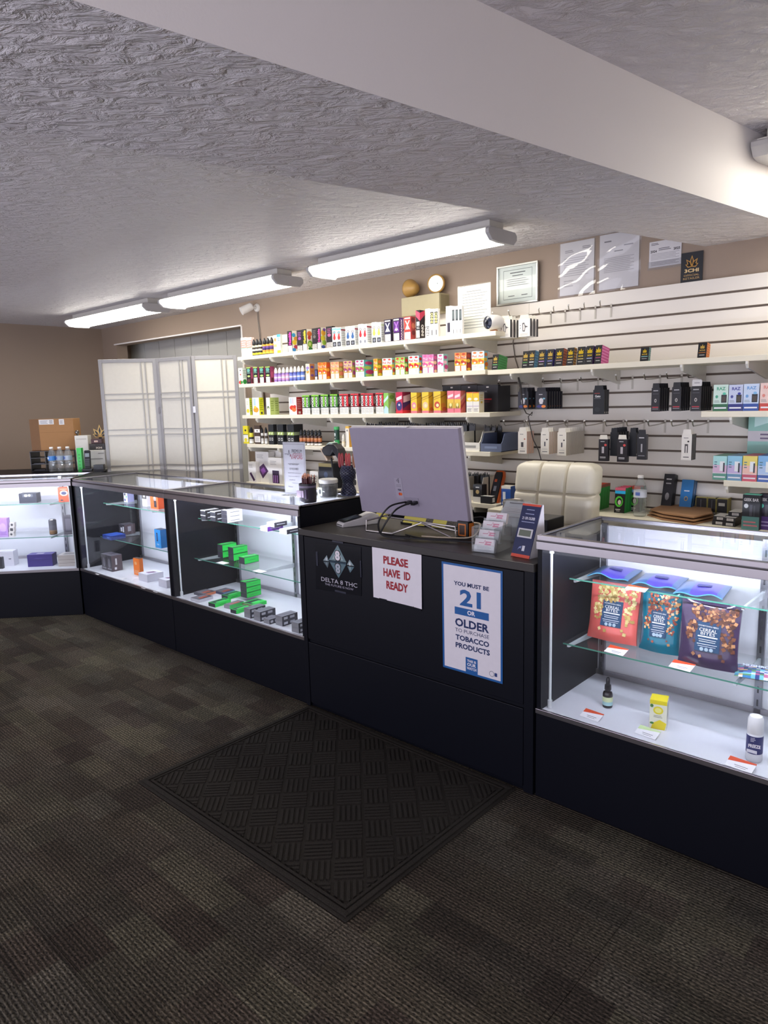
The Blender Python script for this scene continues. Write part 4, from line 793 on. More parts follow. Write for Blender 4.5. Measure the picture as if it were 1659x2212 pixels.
# ================================================================== peg hooks and hanging packs on the right slatwall
def hook(x, z, l, label, group='slatwall peg hooks'):
    t = thing('peg_hook', label, 'hook', (x, YS, z), 0, group)
    MB('#c9c3b8', 'satin').box(-.005, -.003, -.058, .005, -.0004, .012).build('back_plate', t, bevel=.001)
    MB('#bdb8b0', 'metal').tube([(0, -.003, -.006), (0, -l * .5, -.012), (0, -l + .01, -.014), (0, -l, -.006), (0, -l - .006, .012)], .0032, 6).build('prong', t, smooth=True)
    MB('#e6e3dd', 'satin').lathe([(.0045, 0), (.0055, .003), (.0045, .007)], (0, -l - .006, .010), 8).build('tip', t, smooth=True)
    return t
def hang(n, dy, px0, px1, yt, yb, y, base, ops, fc, desc, group, tab='#d8d4ca', d=.012, rz=0.0, name='hanging_pack', side=()):
    a = at_y(px0, (yt + yb) / 2, y).x; b = at_y(px1, (yt + yb) / 2, y).x; zb = at_y((px0 + px1) / 2, yb, y).z; zt = at_y((px0 + px1) / 2, yt, y).z; w_ = b - a
    for k in range(n):
        o = box_thing(name, f'{desc}, {ORD[k]} from the front' if n > 1 else desc, 'pack', group, a, y + k * dy, zb, w_, d, zt - zb, base, fc, ops, side, (), 'card', rz)
        MB(tab, 'card').prism([(-w_ * .42, zt - zb), (w_ * .42, zt - zb), (w_ * .36, zt - zb + .022), (-w_ * .36, zt - zb + .022)], -d / 2 + .001, -d / 2 + .0022, 'y').build('hang_tab', o)
zg = lambda k: ZT - k * SP + .005       # groove heights
def hx_(px, py): return at_y(px, py, YS).x
# upper chrome hooks, empty
for k, px in enumerate((1190, 1221, 1253, 1286, 1320)): hook(hx_(px, 680), zg(1), .13, f'empty chrome hook high on the right slatwall, {ORD[k]} from left')
hook(hx_(1106, 690), zg(1), .2, 'chrome hook carrying the left bunch of white mouthpiece cards'); hook(hx_(1140, 690), zg(1), .2, 'chrome hook carrying the right bunch of white mouthpiece cards')
_wc = [('p', [(.35, .3), (.55, .28), (.6, .5), (.85, .55), (.6, .62), (.5, .8), (.33, .78)], '#5c5a5c'), ('p', [(.4, .36), (.52, .35), (.55, .52), (.5, .72), (.4, .7)], '#d9d5d0'), ('l', .15, .06, .85, .2, '#c2beb8', 3), ('c', .15, .5, .04, .03, '#4a484a'), ('c', .15, .65, .04, .03, '#4a484a')]
hang(3, .034, 1080, 1102, 691, 729, 3.44, '#ece7df', _wc, {'right': '#2f2e33'}, 'white card with grey mouthpiece drawing, left bunch', 'white mouthpiece cards', d=.018)
hang(3, .034, 1120, 1145, 689, 727, 3.44, '#ece7df', _wc, {'right': '#2f2e33'}, 'white card with grey mouthpiece drawing, right bunch', 'white mouthpiece cards', d=.018)
# middle row of hooks
g5 = zg(6)
for k, px in enumerate((1120, 1165, 1212, 1248, 1292, 1336, 1366, 1425, 1472, 1516)): hook(hx_(px, 840), g5, .2, f'chrome hook in the middle hook row, {ORD[k]} from left')
_rk = [('c', .5, .48, .2, .16, '#d8d4da'), ('r', .36, .3, .64, .5, '#cfcad2'), ('c', .5, .16, .42, .09, '#3a3a78'), ('c', .72, .16, .2, .08, '#e6843a'), ('c', .75, .6, .12, .05, '#7fb0c4'), ('r', .3, .82, .62, .86, '#c9c7cc')]
hang(3, .04, 1119, 1141, 846, 884, 3.42, '#2b2a33', _rk, {'right': '#1f2025'}, 'dark card with white rocket print, left bunch', 'rocket print cards', '#26252c')
hang(7, .027, 1157, 1181, 846, 884, 3.42, '#2b2a33', _rk, {'right': '#1f2025'}, 'dark card with white rocket print, right bunch', 'rocket print cards', '#26252c')
hang(3, .02, 1281, 1305, 842, 895, 3.46, '#1f2125', [('t', 'Geto', .42, .74, .5, .1, '#e9e9e6'), ('r', .12, .84, .6, .87, '#a8443c'), ('r', .1, .64, .7, .655, '#8a8a8c'), ('c', .4, .2, .25, .1, '#2d3034')], {'right': '#191a1d'}, 'black pack with white lettering hanging alone', 'black lettered packs', '#1b1c1f', d=.016, side=[('r', .2, .04, .8, .1, '#c9c2b4')])
_cb = [('r', .14, .16, .86, .2, '#c23a48'), ('r', .14, .1, .86, .12, '#a8a4a8'), ('c', .5, .46, .14, .08, '#bdb6b0'), ('c', .5, .46, .07, .04, '#3a3638'), ('r', .22, .86, .78, .9, '#b8b6b8'), ('l', .15, .72, .85, .78, '#55535a', 1)]
hang(5, .028, 1407, 1425, 838, 889, 3.44, '#222024', _cb, {'right': '#1a191d'}, 'black coil pack with red stripe, left of three bunches', 'black coil packs', '#1e1d20', side=[('r', .2, .03, .8, .1, '#8d8a88')])
hang(5, .028, 1451, 1471, 836, 888, 3.44, '#222024', _cb, {'right': '#1a191d'}, 'black coil pack with red stripe, middle of three bunches', 'black coil packs', '#1e1d20', side=[('r', .2, .03, .8, .1, '#8d8a88')])
hang(6, .028, 1492, 1514, 835, 888, 3.44, '#222024', _cb, {'right': '#1a191d'}, 'black coil pack with red stripe, right of three bunches', 'black coil packs', '#1e1d20', side=[('r', .2, .03, .8, .1, '#8d8a88')])
t = thing('price_tag', 'white rounded price tag clipped on a hook among black coil packs', 'tag', (at_y(1506, 824, 3.42).x, 3.42, at_y(1506, 834, 3.42).z))
MB('#dcd8d4', 'satin').prism([(-.02, 0), (.02, 0), (.022, .004), (.022, .026), (.018, .03), (-.018, .03), (-.022, .026), (-.022, .004)], -.001, .001, 'y').build('plate', t)
m = MB('#8a8688'); m.box(-.012, -.0014, .013, .012, -.001, .016); m.build('print', t)
# lower row of hooks
g9 = zg(9)
for k, px in enumerate((1133, 1182, 1226, 1262, 1304, 1347, 1392, 1437, 1486, 1530)): hook(hx_(px, 915), g9, .22, f'chrome hook in the lower hook row, {ORD[k]} from left')
_wp = lambda dk: [('r', .22, .86, .6, .89, '#8a8886'), ('c', .75, .66, .09, .035, dk), ('r', .34, .3, .62, .52, '#4a484a') if dk != '#3c3a3c' else ('r', .42, .36, .58, .56, '#55535a'), ('r', .2, .1, .8, .13, '#6a6866'), ('l', .2, .2, .8, .27, '#c9c6c2', 1)]
hang(3, .026, 1119, 1138, 932, 980, 3.41, '#e9e3d8', _wp('#b86a5a'), {'right': '#dcb8a8'}, 'white pod pack with salmon side, beside the wall cord', 'white coil packs', '#e6e1d6', d=.022)
hang(4, .026, 1168, 1186, 933, 981, 3.41, '#e9e4da', _wp('#3c3a3c'), {'right': '#dcc9bc'}, 'white coil pack in the middle white bunch', 'white coil packs', '#e6e1d6', d=.022)
hang(8, .026, 1204, 1223, 934, 984, 3.41, '#eae5da', _wp('#3c3a3c'), {'right': '#c9c2b4'}, 'white coil pack in the longest white bunch', 'white coil packs', '#e6e1d6', d=.024)
_bp = [('r', .2, .88, .62, .91, '#b8b6b8'), ('c', .72, .74, .14, .055, '#d8504c'), ('r', .34, .36, .58, .66, '#b9b3b8'), ('r', .16, .16, .76, .2, '#c9c7ca'), ('r', .16, .11, .76, .14, '#8a888c')]
hang(1, .03, 1293, 1313, 949, 996, 3.41, '#242127', _bp, {'right': '#1b1a20'}, 'opened black coil pack with red dot, left of the two', 'black red-dot packs', '#e9e4d6', d=.022, rz=.05)
hang(5, .03, 1318, 1334, 934, 985, 3.44, '#1c1e23', (), {'right': '#191b20'}, 'plain black pack hanging between the two red-dot packs', 'plain black packs', '#1f2126', d=.018, side=[('r', .2, .05, .8, .12, '#8d8b8a')])
hang(1, .03, 1333, 1355, 949, 998, 3.40, '#242127', _bp, {'right': '#1b1a20'}, 'opened black coil pack with red dot, right of the two', 'black red-dot packs', '#e9e4d6', d=.022, rz=-.04)
hang(2, .03, 1359, 1374, 934, 986, 3.44, '#1c1e23', (), {'right': '#191b20'}, 'plain black pack right of the opened red-dot packs', 'plain black packs', '#1f2126', d=.018, side=[('r', .2, .05, .8, .12, '#8d8b8a')])
hang(1, .03, 1376, 1396, 938, 993, 3.41, '#26262b', [('r', .2, .84, .75, .88, '#c9c7ca'), ('r', .42, .3, .58, .62, '#a8a6aa'), ('r', .15, .14, .85, .17, '#8a888c')], {'right': '#4a484c'}, 'grey-black coil pack at the right end of the black bunches', 'black red-dot packs', '#26262b', d=.022)
hang(3, .02, 1472, 1494, 938, 994, 3.42, '#e6e1d8', [('r', .2, .84, .66, .87, '#8a8684'), ('c', .66, .72, .1, .035, '#2f2a2a'), ('r', .32, .28, .42, .58, '#4a4442'), ('r', .54, .28, .64, .58, '#4a4442'), ('r', .32, .55, .64, .62, '#4a4442'), ('r', .2, .1, .76, .13, '#3f3a38')], {'right': '#3a3638'}, 'lone white coil pack with dark side', 'white coil packs', '#e9e4da', d=.018)
# wall cord
pts = [(1113, 690), (1112, 720), (1108, 740), (1113, 775), (1121, 800)]
MBc = MB('#6d645c', 'satin').tube([at_y(a, b, YS - .006) for a, b in pts], .003, 6)
tag(MBc.build('power_cord', smooth=True), 'thin grey cord running down the slatwall to the right shelf', 'cord')
pts = [(1120, 815), (1124, 832), (1130, 880), (1137, 893), (1149, 897), (1150, 890), (1141, 900), (1146, 925), (1152, 950), (1163, 972), (1168, 990), (1171, 1004), (1172, 1030)]
tag(MB('#2b2523', 'satin').tube([at_y(a, b, 3.40) for a, b in pts], [.005, .006] + [.0028] * 11, 6).build('power_cord', smooth=True), 'dark cord dangling in front of the hanging packs behind the chair', 'cord')

# ================================================================== display cartons on the short right shelves
def dbox(px0, px1, yt, z, yf, d, label, base, low, ops, sidec, group):
    a = at_y(px0, yt + 25, yf).x; b = at_y(px1, yt + 25, yf).x; h = at_y((px0 + px1) / 2, yt, yf).z - z
    return box_thing('display_carton', label, 'carton', group, a, yf, z, b - a - .001, d, h, base, {'right': sidec, 'top': low}, [('r', 0, 0, 1, .27, low), ('l', .08, .06, .92, .2, '#e6e6ea', 1)] + ops)
rz_ops = lambda c, dv: [('t', 'RAZ', .52, .85, .6, .12, c), ('r', .55, .32, .92, .62, '#26262c'), ('r', .6, .36, .86, .56, '#4a4038'), ('c', .75, .66, .12, .05, dv), ('c', .24, .55, .1, .06, c), ('l', .08, .32, .45, .42, '#8a9490', 2)]
dbox(1541, 1573, 831, 1.416, YF + .012, .12, 'green and white display carton on the upper short shelf', '#cfe6d8', '#2f6a48', rz_ops('#4fa884', '#58c0a0'), '#b8d0c4', 'lettered display cartons')
dbox(1574, 1605, 831, 1.416, YF + .012, .12, 'navy and lilac display carton on the upper short shelf', '#c8cfe6', '#2b2f7a', rz_ops('#4a4f9a', '#343a9c'), '#a8b0cc', 'lettered display cartons')
dbox(1606, 1640, 829, 1.416, YF + .012, .12, 'royal blue and pale display carton on the upper short shelf', '#cad9ee', '#2f4f9a', rz_ops('#6fa0d4', '#7fb8e0'), '#c4ccd8', 'lettered display cartons')
dbox(1642, 1676, 827, 1.416, YF + .012, .12, 'salmon display carton cut by the right photo edge, upper short shelf', '#f0cfc4', '#c9483c', rz_ops('#e08a7a', '#e0906a'), '#d8b8ac', 'lettered display cartons')
pz = [(1540, 1570, '#a9dcd8', '#5f9a86', 'mint', '#d8b8d0'), (1571, 1603, '#8fc6de', '#6a93b4', 'sky blue', '#c4b0d8'), (1604, 1636, '#e8d46a', '#c9566a', 'yellow and red', '#f0c0b0'), (1637, 1672, '#7fb4e0', '#3f5fa8', 'blue', '#b0c8e8')]
for a, b, c1, c2, d_, c3 in pz:
    dbox(a, b, 985, 1.108, YF + .012, .16, f'{d_} pastel display carton on the lower short shelf', c1, c2, [('r', 0, .27, 1, .62, c3), ('r', .5, .38, .84, .78, '#e9ecec'), ('r', .74, .34, .86, .72, '#3a3c44'), ('l', .1, .5, .3, .8, '#4f7a86', 3), ('r', 0, .27, 1, .29, '#eef0ee')], c1, 'pastel display cartons')
a = at_y(1606, 950, 3.47).x
box_thing('display_carton', 'iridescent mint display carton stacked behind the pastel cartons', 'carton', None, a, 3.535, 1.108, .26, .11, .295, '#8fc0b4', None, [('r', 0, .56, 1, .72, '#c9c4c8'), ('l', .2, .58, .95, .7, '#6a5a78', 2), ('p', [(.1, .78), (.5, .9), (1, .8), (1, .95), (.1, .95)], '#c4e4e0'), ('p', [(.5, .76), (1, .76), (1, .84)], '#b0a4dc')])
# ================================================================== stock on the white back counter
ZK = .90
def kb(px, py, w_, d, h, label, base, fc=None, ops=(), side=(), top=(), rz=0., tilt=0., name='stock_carton', group='cartons on the back counter', z=ZK):
    P = at_z(px, py, z); P.y = min(P.y, 3.672 - d - h * math.sin(tilt)); return box_thing(name, label, 'carton', group, P.x, P.y, z, w_, d, h, base, fc, ops, side, top, 'card', rz, tilt)
_gr = [('c', .42, .45, .4, .22, '#5ad040'), ('c', .45, .45, .26, .15, '#1e1f22'), ('c', .48, .42, .16, .1, '#e0d8d2'), ('r', .12, .12, .6, .15, '#e9e9e4'), ('r', .2, .06, .55, .09, '#b8b8b4'), ('r', 0, .76, 1, .88, '#7fb0e4'), ('r', 0, .89, 1, 1, '#e0523c')]
for k in range(6):
    P = at_z(1272, 1101, ZK); y_ = min(P.y, 3.605 - 6 * .0315) - .012 + k * .0315
    box_thing('stock_carton', f'green and black carton with orange lid beside the chair, {ORD[k]} from the front', 'carton', 'green cartons beside the chair', P.x, y_, ZK, .052, .03, .135, '#1d1e21', {'right': '#2faa44', 'top': '#c9603c'}, _gr, [('r', 0, .88, 1, 1, '#a85a44')], (), 'card', 0, .10)
for k in range(4):
    P = at_z(1326, 1107, ZK); y_ = min(P.y, 3.59 - 4 * .0315) + k * .0315
    box_thing('stock_carton', f'green and black carton with pink lid left of the water bottle, {ORD[k]} from the front', 'carton', 'green cartons left of the bottle', P.x, y_, ZK, .055, .03, .13, '#1d1e21', {'right': '#2f9a48', 'top': '#d85a74'}, [q_ if q_[0] != 'r' or q_[2] < .7 else ((q_[0], 0, .76, 1, .88, '#2fb4e8') if q_[2] < .8 else (q_[0], 0, .89, 1, 1, '#e06a84')) for q_ in _gr], (), (), 'card', 0, .10)
for k in range(2):
    P = at_z(1352, 1106, ZK); box_thing('stock_carton', f'green and black carton half hidden by the water bottle, {ORD[k]} from the front', 'carton', 'green cartons behind the bottle', P.x, min(P.y + .05, 3.53) + k * .036, ZK, .055, .03, .13, '#1d1e21', {'right': '#2f6a48', 'top': '#8a3c54'}, _gr, (), (), 'card', 0, .06)
def water_bottle(label, x, y, z, h, r, lab, group=None, cap='#e9e6e2'):
    t = thing('water_bottle', label, 'bottle', (x, y, z), 0, group)
    pr = [(r * .8, 0), (r * .98, h * .03)]
    for k in range(5): pr += [(r, h * (.06 + .075 * k)), (r * .93, h * (.095 + .075 * k))]
    pr += [(r, h * .45), (r, h * .66), (r * .9, h * .72), (r * .42, h * .92), (r * .4, h * .94)]
    MB('#e6ecef', 'clear').lathe(pr, n=20).build('body', t, smooth=True)
    MB(lab, 'card').lathe([(r * 1.01, h * .47), (r * 1.01, h * .64)], n=20).build('paper_label', t, smooth=True)
    m = MB('#4a62a8'); m.box(-r * .35, -r * 1.03, h * .52, r * .35, -r * .96, h * .6, '#5a70b4' if lab != '#3f7fc4' else '#e6eef6'); m.build('label_print', t)
    MB(cap, 'satin').lathe([(r * .46, h * .935), (r * .46, h * .99), (r * .4, h)], n=16).build('cap', t, smooth=True)
P = at_z(1378, 1116, ZK); water_bottle('clear water bottle with white cap standing on the back counter', P.x, P.y + .02, ZK, .205, .0315, '#cdd3dc')
kb(1426, 1106, .052, .045, .20, 'tall black leaning carton left of the blue one', '#222126', {'right': '#1a1a1e'}, [('r', .25, .85, .75, .88, '#c9c7ca'), ('r', .25, .74, .75, .77, '#b0aeb2'), ('c', .5, .42, .2, .1, '#8d8a8c'), ('r', .4, .06, .55, .1, '#d8d6d2')], tilt=.25)
kb(1466, 1109, .058, .05, .175, 'bright blue leaning carton with round gold badge', '#2a7cc0', {'right': '#1f5f98', 'top': '#e4ded0'}, [('c', .5, .45, .16, .07, '#c9a860'), ('c', .5, .45, .1, .045, '#2a5f98'), ('r', .28, .66, .72, .69, '#e6ecf2'), ('r', .3, .12, .5, .15, '#9ac0e0')], [('r', .46, 0, .54, 1, '#c4d4e4')], tilt=.25)
for k, (px, wd) in enumerate(((1506, .055), (1534, .045), (1552, .058))):
    kb(px, 1108 + k, wd, .05, .088, f'small black carton with gold edging on the back counter, {ORD[k]} of three from left', '#232225', {'right': '#8d8440', 'top': '#d8d2c4'}, [('r', 0, 0, .06, 1, '#8d8440'), ('r', .94, 0, 1, 1, '#8d8440'), ('r', 0, .94, 1, 1, '#a89c54'), ('r', .12, .04, .9, .18, '#9a988e'), ('r', .4, .3, .5, .85, '#55545a') if k < 2 else ('r', .25, .55, .75, .72, '#c9c6bd')], group='gold-edged cartons')
for k, (px, py, z_) in enumerate(((1538, 1133, 0), (1560, 1136, 0), (1540, 1133, .021), (1561, 1136, .021), (1572, 1134, .042))):
    P = at_z(px, py, ZK); box_thing('stock_carton', f'flat black and white carton in the small pile, {ORD[k]} counted from the bottom left', 'carton', 'small pile of flat cartons', P.x, P.y, ZK + z_, .052, .10, .0195, '#1f1e22', {'top': '#d9d6d2' if k > 1 else '#2a292d'}, [('r', .3, .2, .85, .8, '#d9d6d2'), ('l', .35, .25, .8, .75, '#77757a', 3)], (), (), 'card')
for k, (px, c1, low, d_) in enumerate(((1601, '#23262c', '#5a8a88', 'teal'), (1634, '#2a2538', '#5a3c8a', 'purple'))):
    kb(px, 1143, .070, .06, .155, f'black display carton with {d_} foot at the right end of the counter', c1, {'right': c1, 'top': '#58b0a0' if k == 0 else '#4a4264'}, [('r', 0, 0, 1, .38, low), ('t', 'GEEK BAR', .5, .86, .86, .09, '#d8d8dc'), ('c', .22, .68, .13, .065, '#c9cdd0' if k == 0 else '#58c8b0'), ('r', .42, .4, .58, .72, '#4a4a52'), ('r', .64, .4, .74, .70, '#3a3a42'), ('l', .1, .08, .9, .28, '#c97a86' if k == 0 else '#b0a0d8', 2)], group='lettered black display cartons')
# folded brown paper bags
P = [at_z(a, b, ZK + .004) for a, b in ((1398, 1112), (1430, 1101), (1540, 1105), (1543, 1122), (1500, 1132), (1430, 1122))]
for k in range(3):
    zz = .004 + .014 * k; V = []; c0 = sum((Vector(p) for p in P), Vector()) / 6
    ring = [(c0.x + (p.x - c0.x) * (1 - .04 * k), c0.y + (p.y - c0.y) * (1 - .04 * k)) for p in P]
    m = MB('#a9805c', 'matte'); n_ = len(ring)
    V = [(x, y, ZK + zz - .004) for x, y in ring] + [(x, y, ZK + zz + .0008 + .004 * ((i * 7 + k * 3) % 3) / 2) for i, (x, y) in enumerate(ring)] + [(c0.x, c0.y, ZK + zz + .004)]
    Fs = [tuple(range(n_ - 1, -1, -1))] + [(i, (i + 1) % n_, (i + 1) % n_ + n_, i + n_) for i in range(n_)] + [(i + n_, (i + 1) % n_ + n_, 2 * n_) for i in range(n_)]
    m.add(V, Fs); o = m.build('paper_bag'); tag(o, f'flat folded brown paper bag, {("bottom", "middle", "top")[k]} of the three on the back counter', 'paper bag', 'folded paper bags')
# ================================================================== folding screen in front of the passage
TS = 1.895
J = [at_z(a, b, TS)[:2] for a, b in ((211, 777), (337.5, 774.5), (412, 769))] + [(-4.72, 3.46)]
t = thing('folding_screen', 'grey three-panel folding screen with frosted panes before the passage', 'folding screen', (J[1][0], J[1][1], 0))
for k in range(3):
    a, b = Vector((*J[k], 0)), Vector((*J[k + 1], 0)); d = b - a; L = d.length; rz = math.atan2(d.y, d.x)
    p = bpy.data.objects.new('screen_panel', None); COL.objects.link(p); p.parent = t; p.location = (a.x - J[1][0], a.y - J[1][1], 0); p.rotation_euler[2] = rz
    g = '#9d9b9c'; f = .028
    for x in (.003, L - f - .003): MB(g, 'satin').box(x, -.011, .0, x + f, .011, TS).build('stile', p, bevel=.002)
    for z in (.05, TS - f): MB(g, 'satin').box(.003 + f, -.010, z, L - f - .003, .010, z + f).build('rail', p, bevel=.002)
    for z in (.39, .685, .98, 1.275, 1.565):
        for dz in (0, .045): MB('#aaa7a2', 'satin').box(.003 + f, -.008, z + dz, L - f - .003, -.002, z + dz + .009).build('lattice_bar', p)
    for x in (L - .13, L - .095): MB('#aaa7a2', 'satin').box(x, -.0085, .076, x + .008, -.0022, TS - f).build('lattice_bar', p)
    MB('#dcd7ca', 'matte').box(.003 + f, -.0015, .076, L - f - .003, .0, TS - f).build('paper_pane', p)
    if k:
        for z in (.4, 1.45): MB('#c4c4c8', 'metal').box(-.008, -.016, z, .012, -.0115, z + .05).build('hinge', p)
# ================================================================== desk chair
CHX, CHY = -1.695, 3.09
t = thing('desk_chair', 'cream leather desk chair with tufted square back', 'chair', (CHX, CHY, 0))
W_, Hh = .435, .655; nu, nv = 54, 81; V = []; Fs = []
def tuft(u, v):
    cu, cv = (u * 3) % 1, ((1 - v) * Hh / .147) % 1
    e = min(cu, 1 - cu) if .02 < u < .98 else .5; e2 = min(cv, 1 - cv) if .02 < v < .98 else .5
    g = min(e, e2); return .024 * (1 - math.exp(-g * 34))
def edge(u, v):
    m = min(u, 1 - u, v, 1 - v); return .03 * (1 - math.exp(-m * 30))
def rc(u, v):
    # rounded corner outline
    x, z = (u - .5) * W_, v * Hh; r = .06
    cx_ = max(-W_ / 2 + r, min(W_ / 2 - r, x)); cz = max(r * .2, min(Hh - r, z))
    dx, dz = x - cx_, z - cz; l = math.hypot(dx, dz)
    if l > r and z > Hh - r: x, z = cx_ + dx * r / l, cz + dz * r / l
    return x, z
for s_ in (-1, 1):
    for j in range(nv + 1):
        for i in range(nu + 1):
            u, v = i / nu, j / nv; x, z = rc(u, v)
            V.append((x, s_ * (.008 + edge(u, v) + tuft(u, v)) + .10 * (v - .3) ** 2, z))
n1 = (nu + 1) * (nv + 1)
for s_ in (0, 1):
    for j in range(nv):
        for i in range(nu):
            k = s_ * n1 + j * (nu + 1) + i; q_ = (k, k + 1, k + nu + 2, k + nu + 1); Fs.append(q_ if s_ == 0 else q_[::-1])
def rim(a, b): Fs.append((a, b, b + n1, a + n1))
for i in range(nu): rim(i + 1, i); rim(nv * (nu + 1) + i, nv * (nu + 1) + i + 1)
for j in range(nv): rim(j * (nu + 1), (j + 1) * (nu + 1)); rim((j + 1) * (nu + 1) + nu, j * (nu + 1) + nu)
MB('#f0e9d4', 'satin').add([(x, y, z + .525) for x, y, z in V], Fs).build('backrest', t, smooth=True)
m = MB('#dfd8c0', 'satin').box(-.21, -.36, .43, .21, -.02, .51); m.build('seat', t, bevel=.03, seg=3)
MB('#9a9a9e', 'metal').box(-.03, -.06, .40, .03, .06, .56).build('back_bracket', t)
MB('#8d8d92', 'metal').lathe([(.03, .07), (.03, .25), (.018, .25), (.018, .43)], (0, -.2, 0), 14).build('gas_lift', t, smooth=True)
for k in range(5):
    a = 2 * math.pi * k / 5 + .3; MB('#9a9a9e', 'metal').tube([(0, -.2, .085), (.15 * math.cos(a), -.2 + .15 * math.sin(a), .06)], [.024, .016], 8).build('base_arm', t)
    MB('#222226', 'satin').lathe([(.018, 0), (.024, .02), (.018, .045)], (.15 * math.cos(a), -.2 + .15 * math.sin(a), 0), 10).build('caster', t)

# ================================================================== signs taped to the register front
YR = YFR - .0075
def SX(u0, u1): return u0, u1
# please have id ready
x0, x1, z0, z1 = -2.083, -1.803, .643, .870
t = thing('paper_sign', 'white paper sign asking in red letters for ID, taped to the register stand', 'sign', (x0, YR, z0))
w_, h = x1 - x0, z1 - z0; V = []; Fs = []; nu = 10; nv = 6
for j in range(nv + 1):
    for i in range(nu + 1):
        u, v = i / nu, j / nv; V.append((u * w_, -.0006 - .004 * max(0, u - .8) * (1 - v) * 5 * u - .0015 * math.sin(6 * u) ** 2 * v * (1 - v) * 4, v * h - (.004 * u if j == 0 else 0)))
for j in range(nv):
    for i in range(nu): k = j * (nu + 1) + i; Fs.append((k, k + 1, k + nu + 2, k + nu + 1))
MB('#e4dfe6', 'card').add(V, Fs).build('sheet', t, smooth=True)
X, Z_ = (1, 0, 0), (0, 0, 1); yy = -.0026
for s_, u, v, ww in (('PLEASE', .49, .79, .50), ('HAVE  ID', .51, .55, .55), ('READY', .51, .31, .44)):
    MB('#a01c2c', 'card').text(s_, (u * w_, yy, v * h), X, Z_, .036, ww * w_, bold=True).build('text_line', t)
tp = MB('#23252d', 'gloss')
for x, z in ((.035, -.010), (.23, -.014)): MB('#1b1d24', 'gloss').box(x, -.0012, z, x + .045, -.0002, z + .012).build('tape', t)
# you must be 21
x0, x1, z0, z1 = -1.698, -1.410, .412, .858
t = thing('age_poster', 'tall white and blue poster stating the age limit of 21, on the register stand', 'poster', (x0, YR, z0)); w_, h = x1 - x0, z1 - z0
MB('#1f5c9e', 'card').box(0, -.0012, 0, w_, 0, h).build('blue_border', t)
MB('#e2dde4', 'card').box(.009, -.0018, .009, w_ - .009, -.0011, h - .009).build('white_field', t)
yy = -.0023
def TT(s_, u0, u1, v, hh, col='#1d2f5e', bold=True): MB('#1f3a6e', 'card').text(s_, ((u0 + u1) / 2 * w_, yy, (1 - v) * h), X, Z_, hh * h, (u1 - u0) * w_, col, bold=bold).build('text_line', t)
TT('YOU MUST BE', .21, .79, .177, .038); TT('21', .31, .66, .298, .15, '#1f5c9e'); TT('OLDER', .225, .79, .535, .078)
TT('TO PURCHASE', .225, .79, .608, .034, bold=False); TT('TOBACCO', .23, .79, .676, .05); TT('PRODUCTS', .23, .80, .75, .05)
b_ = MB('#1f5c9e', 'card'); b_.box(.22 * w_, -.0022, (1 - .462) * h, .785 * w_, -.0017, (1 - .395) * h); o = b_.build('blue_band', t)
m = MB('#ece8f0', 'card'); m.text('OR', (.5 * w_, -.0027, (1 - .428) * h), X, Z_, .042 * h, .13 * w_, bold=True); m.build('band_lettering', o)
b_ = MB('#1f5c9e', 'card').box(.40 * w_, -.0022, .009, .60 * w_, -.0017, .158 * h); o = b_.build('blue_badge', t)
m = MB('#e8e4ec', 'card')
for s_, v, hh, ww in (('THIS IS', .873, .024, .15), ('OUR', .906, .03, .15), ('WATCH', .942, .026, .16)): m.text(s_, (.5 * w_, -.0027, (1 - v) * h), X, Z_, hh * h, ww * w_, bold=True)
m.build('badge_lettering', o)
m = MB('#2b3f78', 'card'); m.box(.875 * w_, -.0022, .05 * h, .915 * w_, -.0018, .082 * h).disc((.83 * w_, -.0022, .066 * h), X, Z_, .012, .012, 12, '#8a8f9c').disc((.83 * w_, -.0025, .066 * h), X, Z_, .0095, .0095, 12, '#e2dde4').build('small_emblems', t)
# delta sign on clear film
t = thing('film_sign', 'dark clear film sign with triangular eights taped at the left of the register', 'sign', (0, YR, 0))
def P7(u, v): return at_y(660 + u / 11.85, 1160 + v / 11.85, YR)
q_ = [P7(260, 150), P7(1420, 260), P7(1430, 1510), P7(270, 1330)]
MB('#14161d', 'gloss').add([(p.x, -.0008, p.z) for p in q_] + [(p.x, -.0001, p.z) for p in q_], [(3, 2, 1, 0), (4, 5, 6, 7), (0, 1, 5, 4), (1, 2, 6, 5), (2, 3, 7, 6), (3, 0, 4, 7)]).build('film', t)
m = MB('#7f959c', 'card')
def tri(pts, col, e): m.face([(P7(*p).x, -.0012 - e, P7(*p).z) for p in pts], col)
tri([(825, 200), (600, 585), (1050, 650)], '#6f878d', 0); tri([(825, 300), (690, 560), (965, 600)], '#9fb0b4', .0003)
tri([(625, 640), (850, 1050), (1045, 705)], '#56707a', 0); tri([(610, 600), (1045, 665), (1045, 700), (615, 630)], '#1d3a4c', .0002)
tri([(548, 465), (455, 600), (600, 618)], '#8a9da2', 0); tri([(460, 625), (570, 790), (605, 640)], '#55656c', 0)
tri([(1130, 580), (1065, 710), (1250, 745)], '#8a9da2', 0); tri([(1075, 745), (1145, 915), (1250, 770)], '#55707a', 0)
m.build('triangles', t)
m = MB('#d9d3dc', 'card'); E1 = -.0021
def t7(s_, c, hgt, col, flip=1, ww=None, bold=True):
    p = P7(*c); m.text(s_, (p.x, E1, p.z), X, (0, 0, flip), hgt, ww, col, bold=bold)
def pw(u): return u / 11.85 * .00285
m.text('8', (P7(825, 480).x, E1 + .0003, P7(825, 480).z), X, Z_, .056, .044, '#1a2026', bold=True); t7('8', (822, 475), .047, '#e6dfe6', 1, .033)
m.text('8', (P7(835, 800).x, E1 + .0003, P7(835, 800).z), X, (0, 0, -1), .056, .044, '#1a2026', bold=True); t7('8', (835, 805), .047, '#a9b0bb', -1, .033)
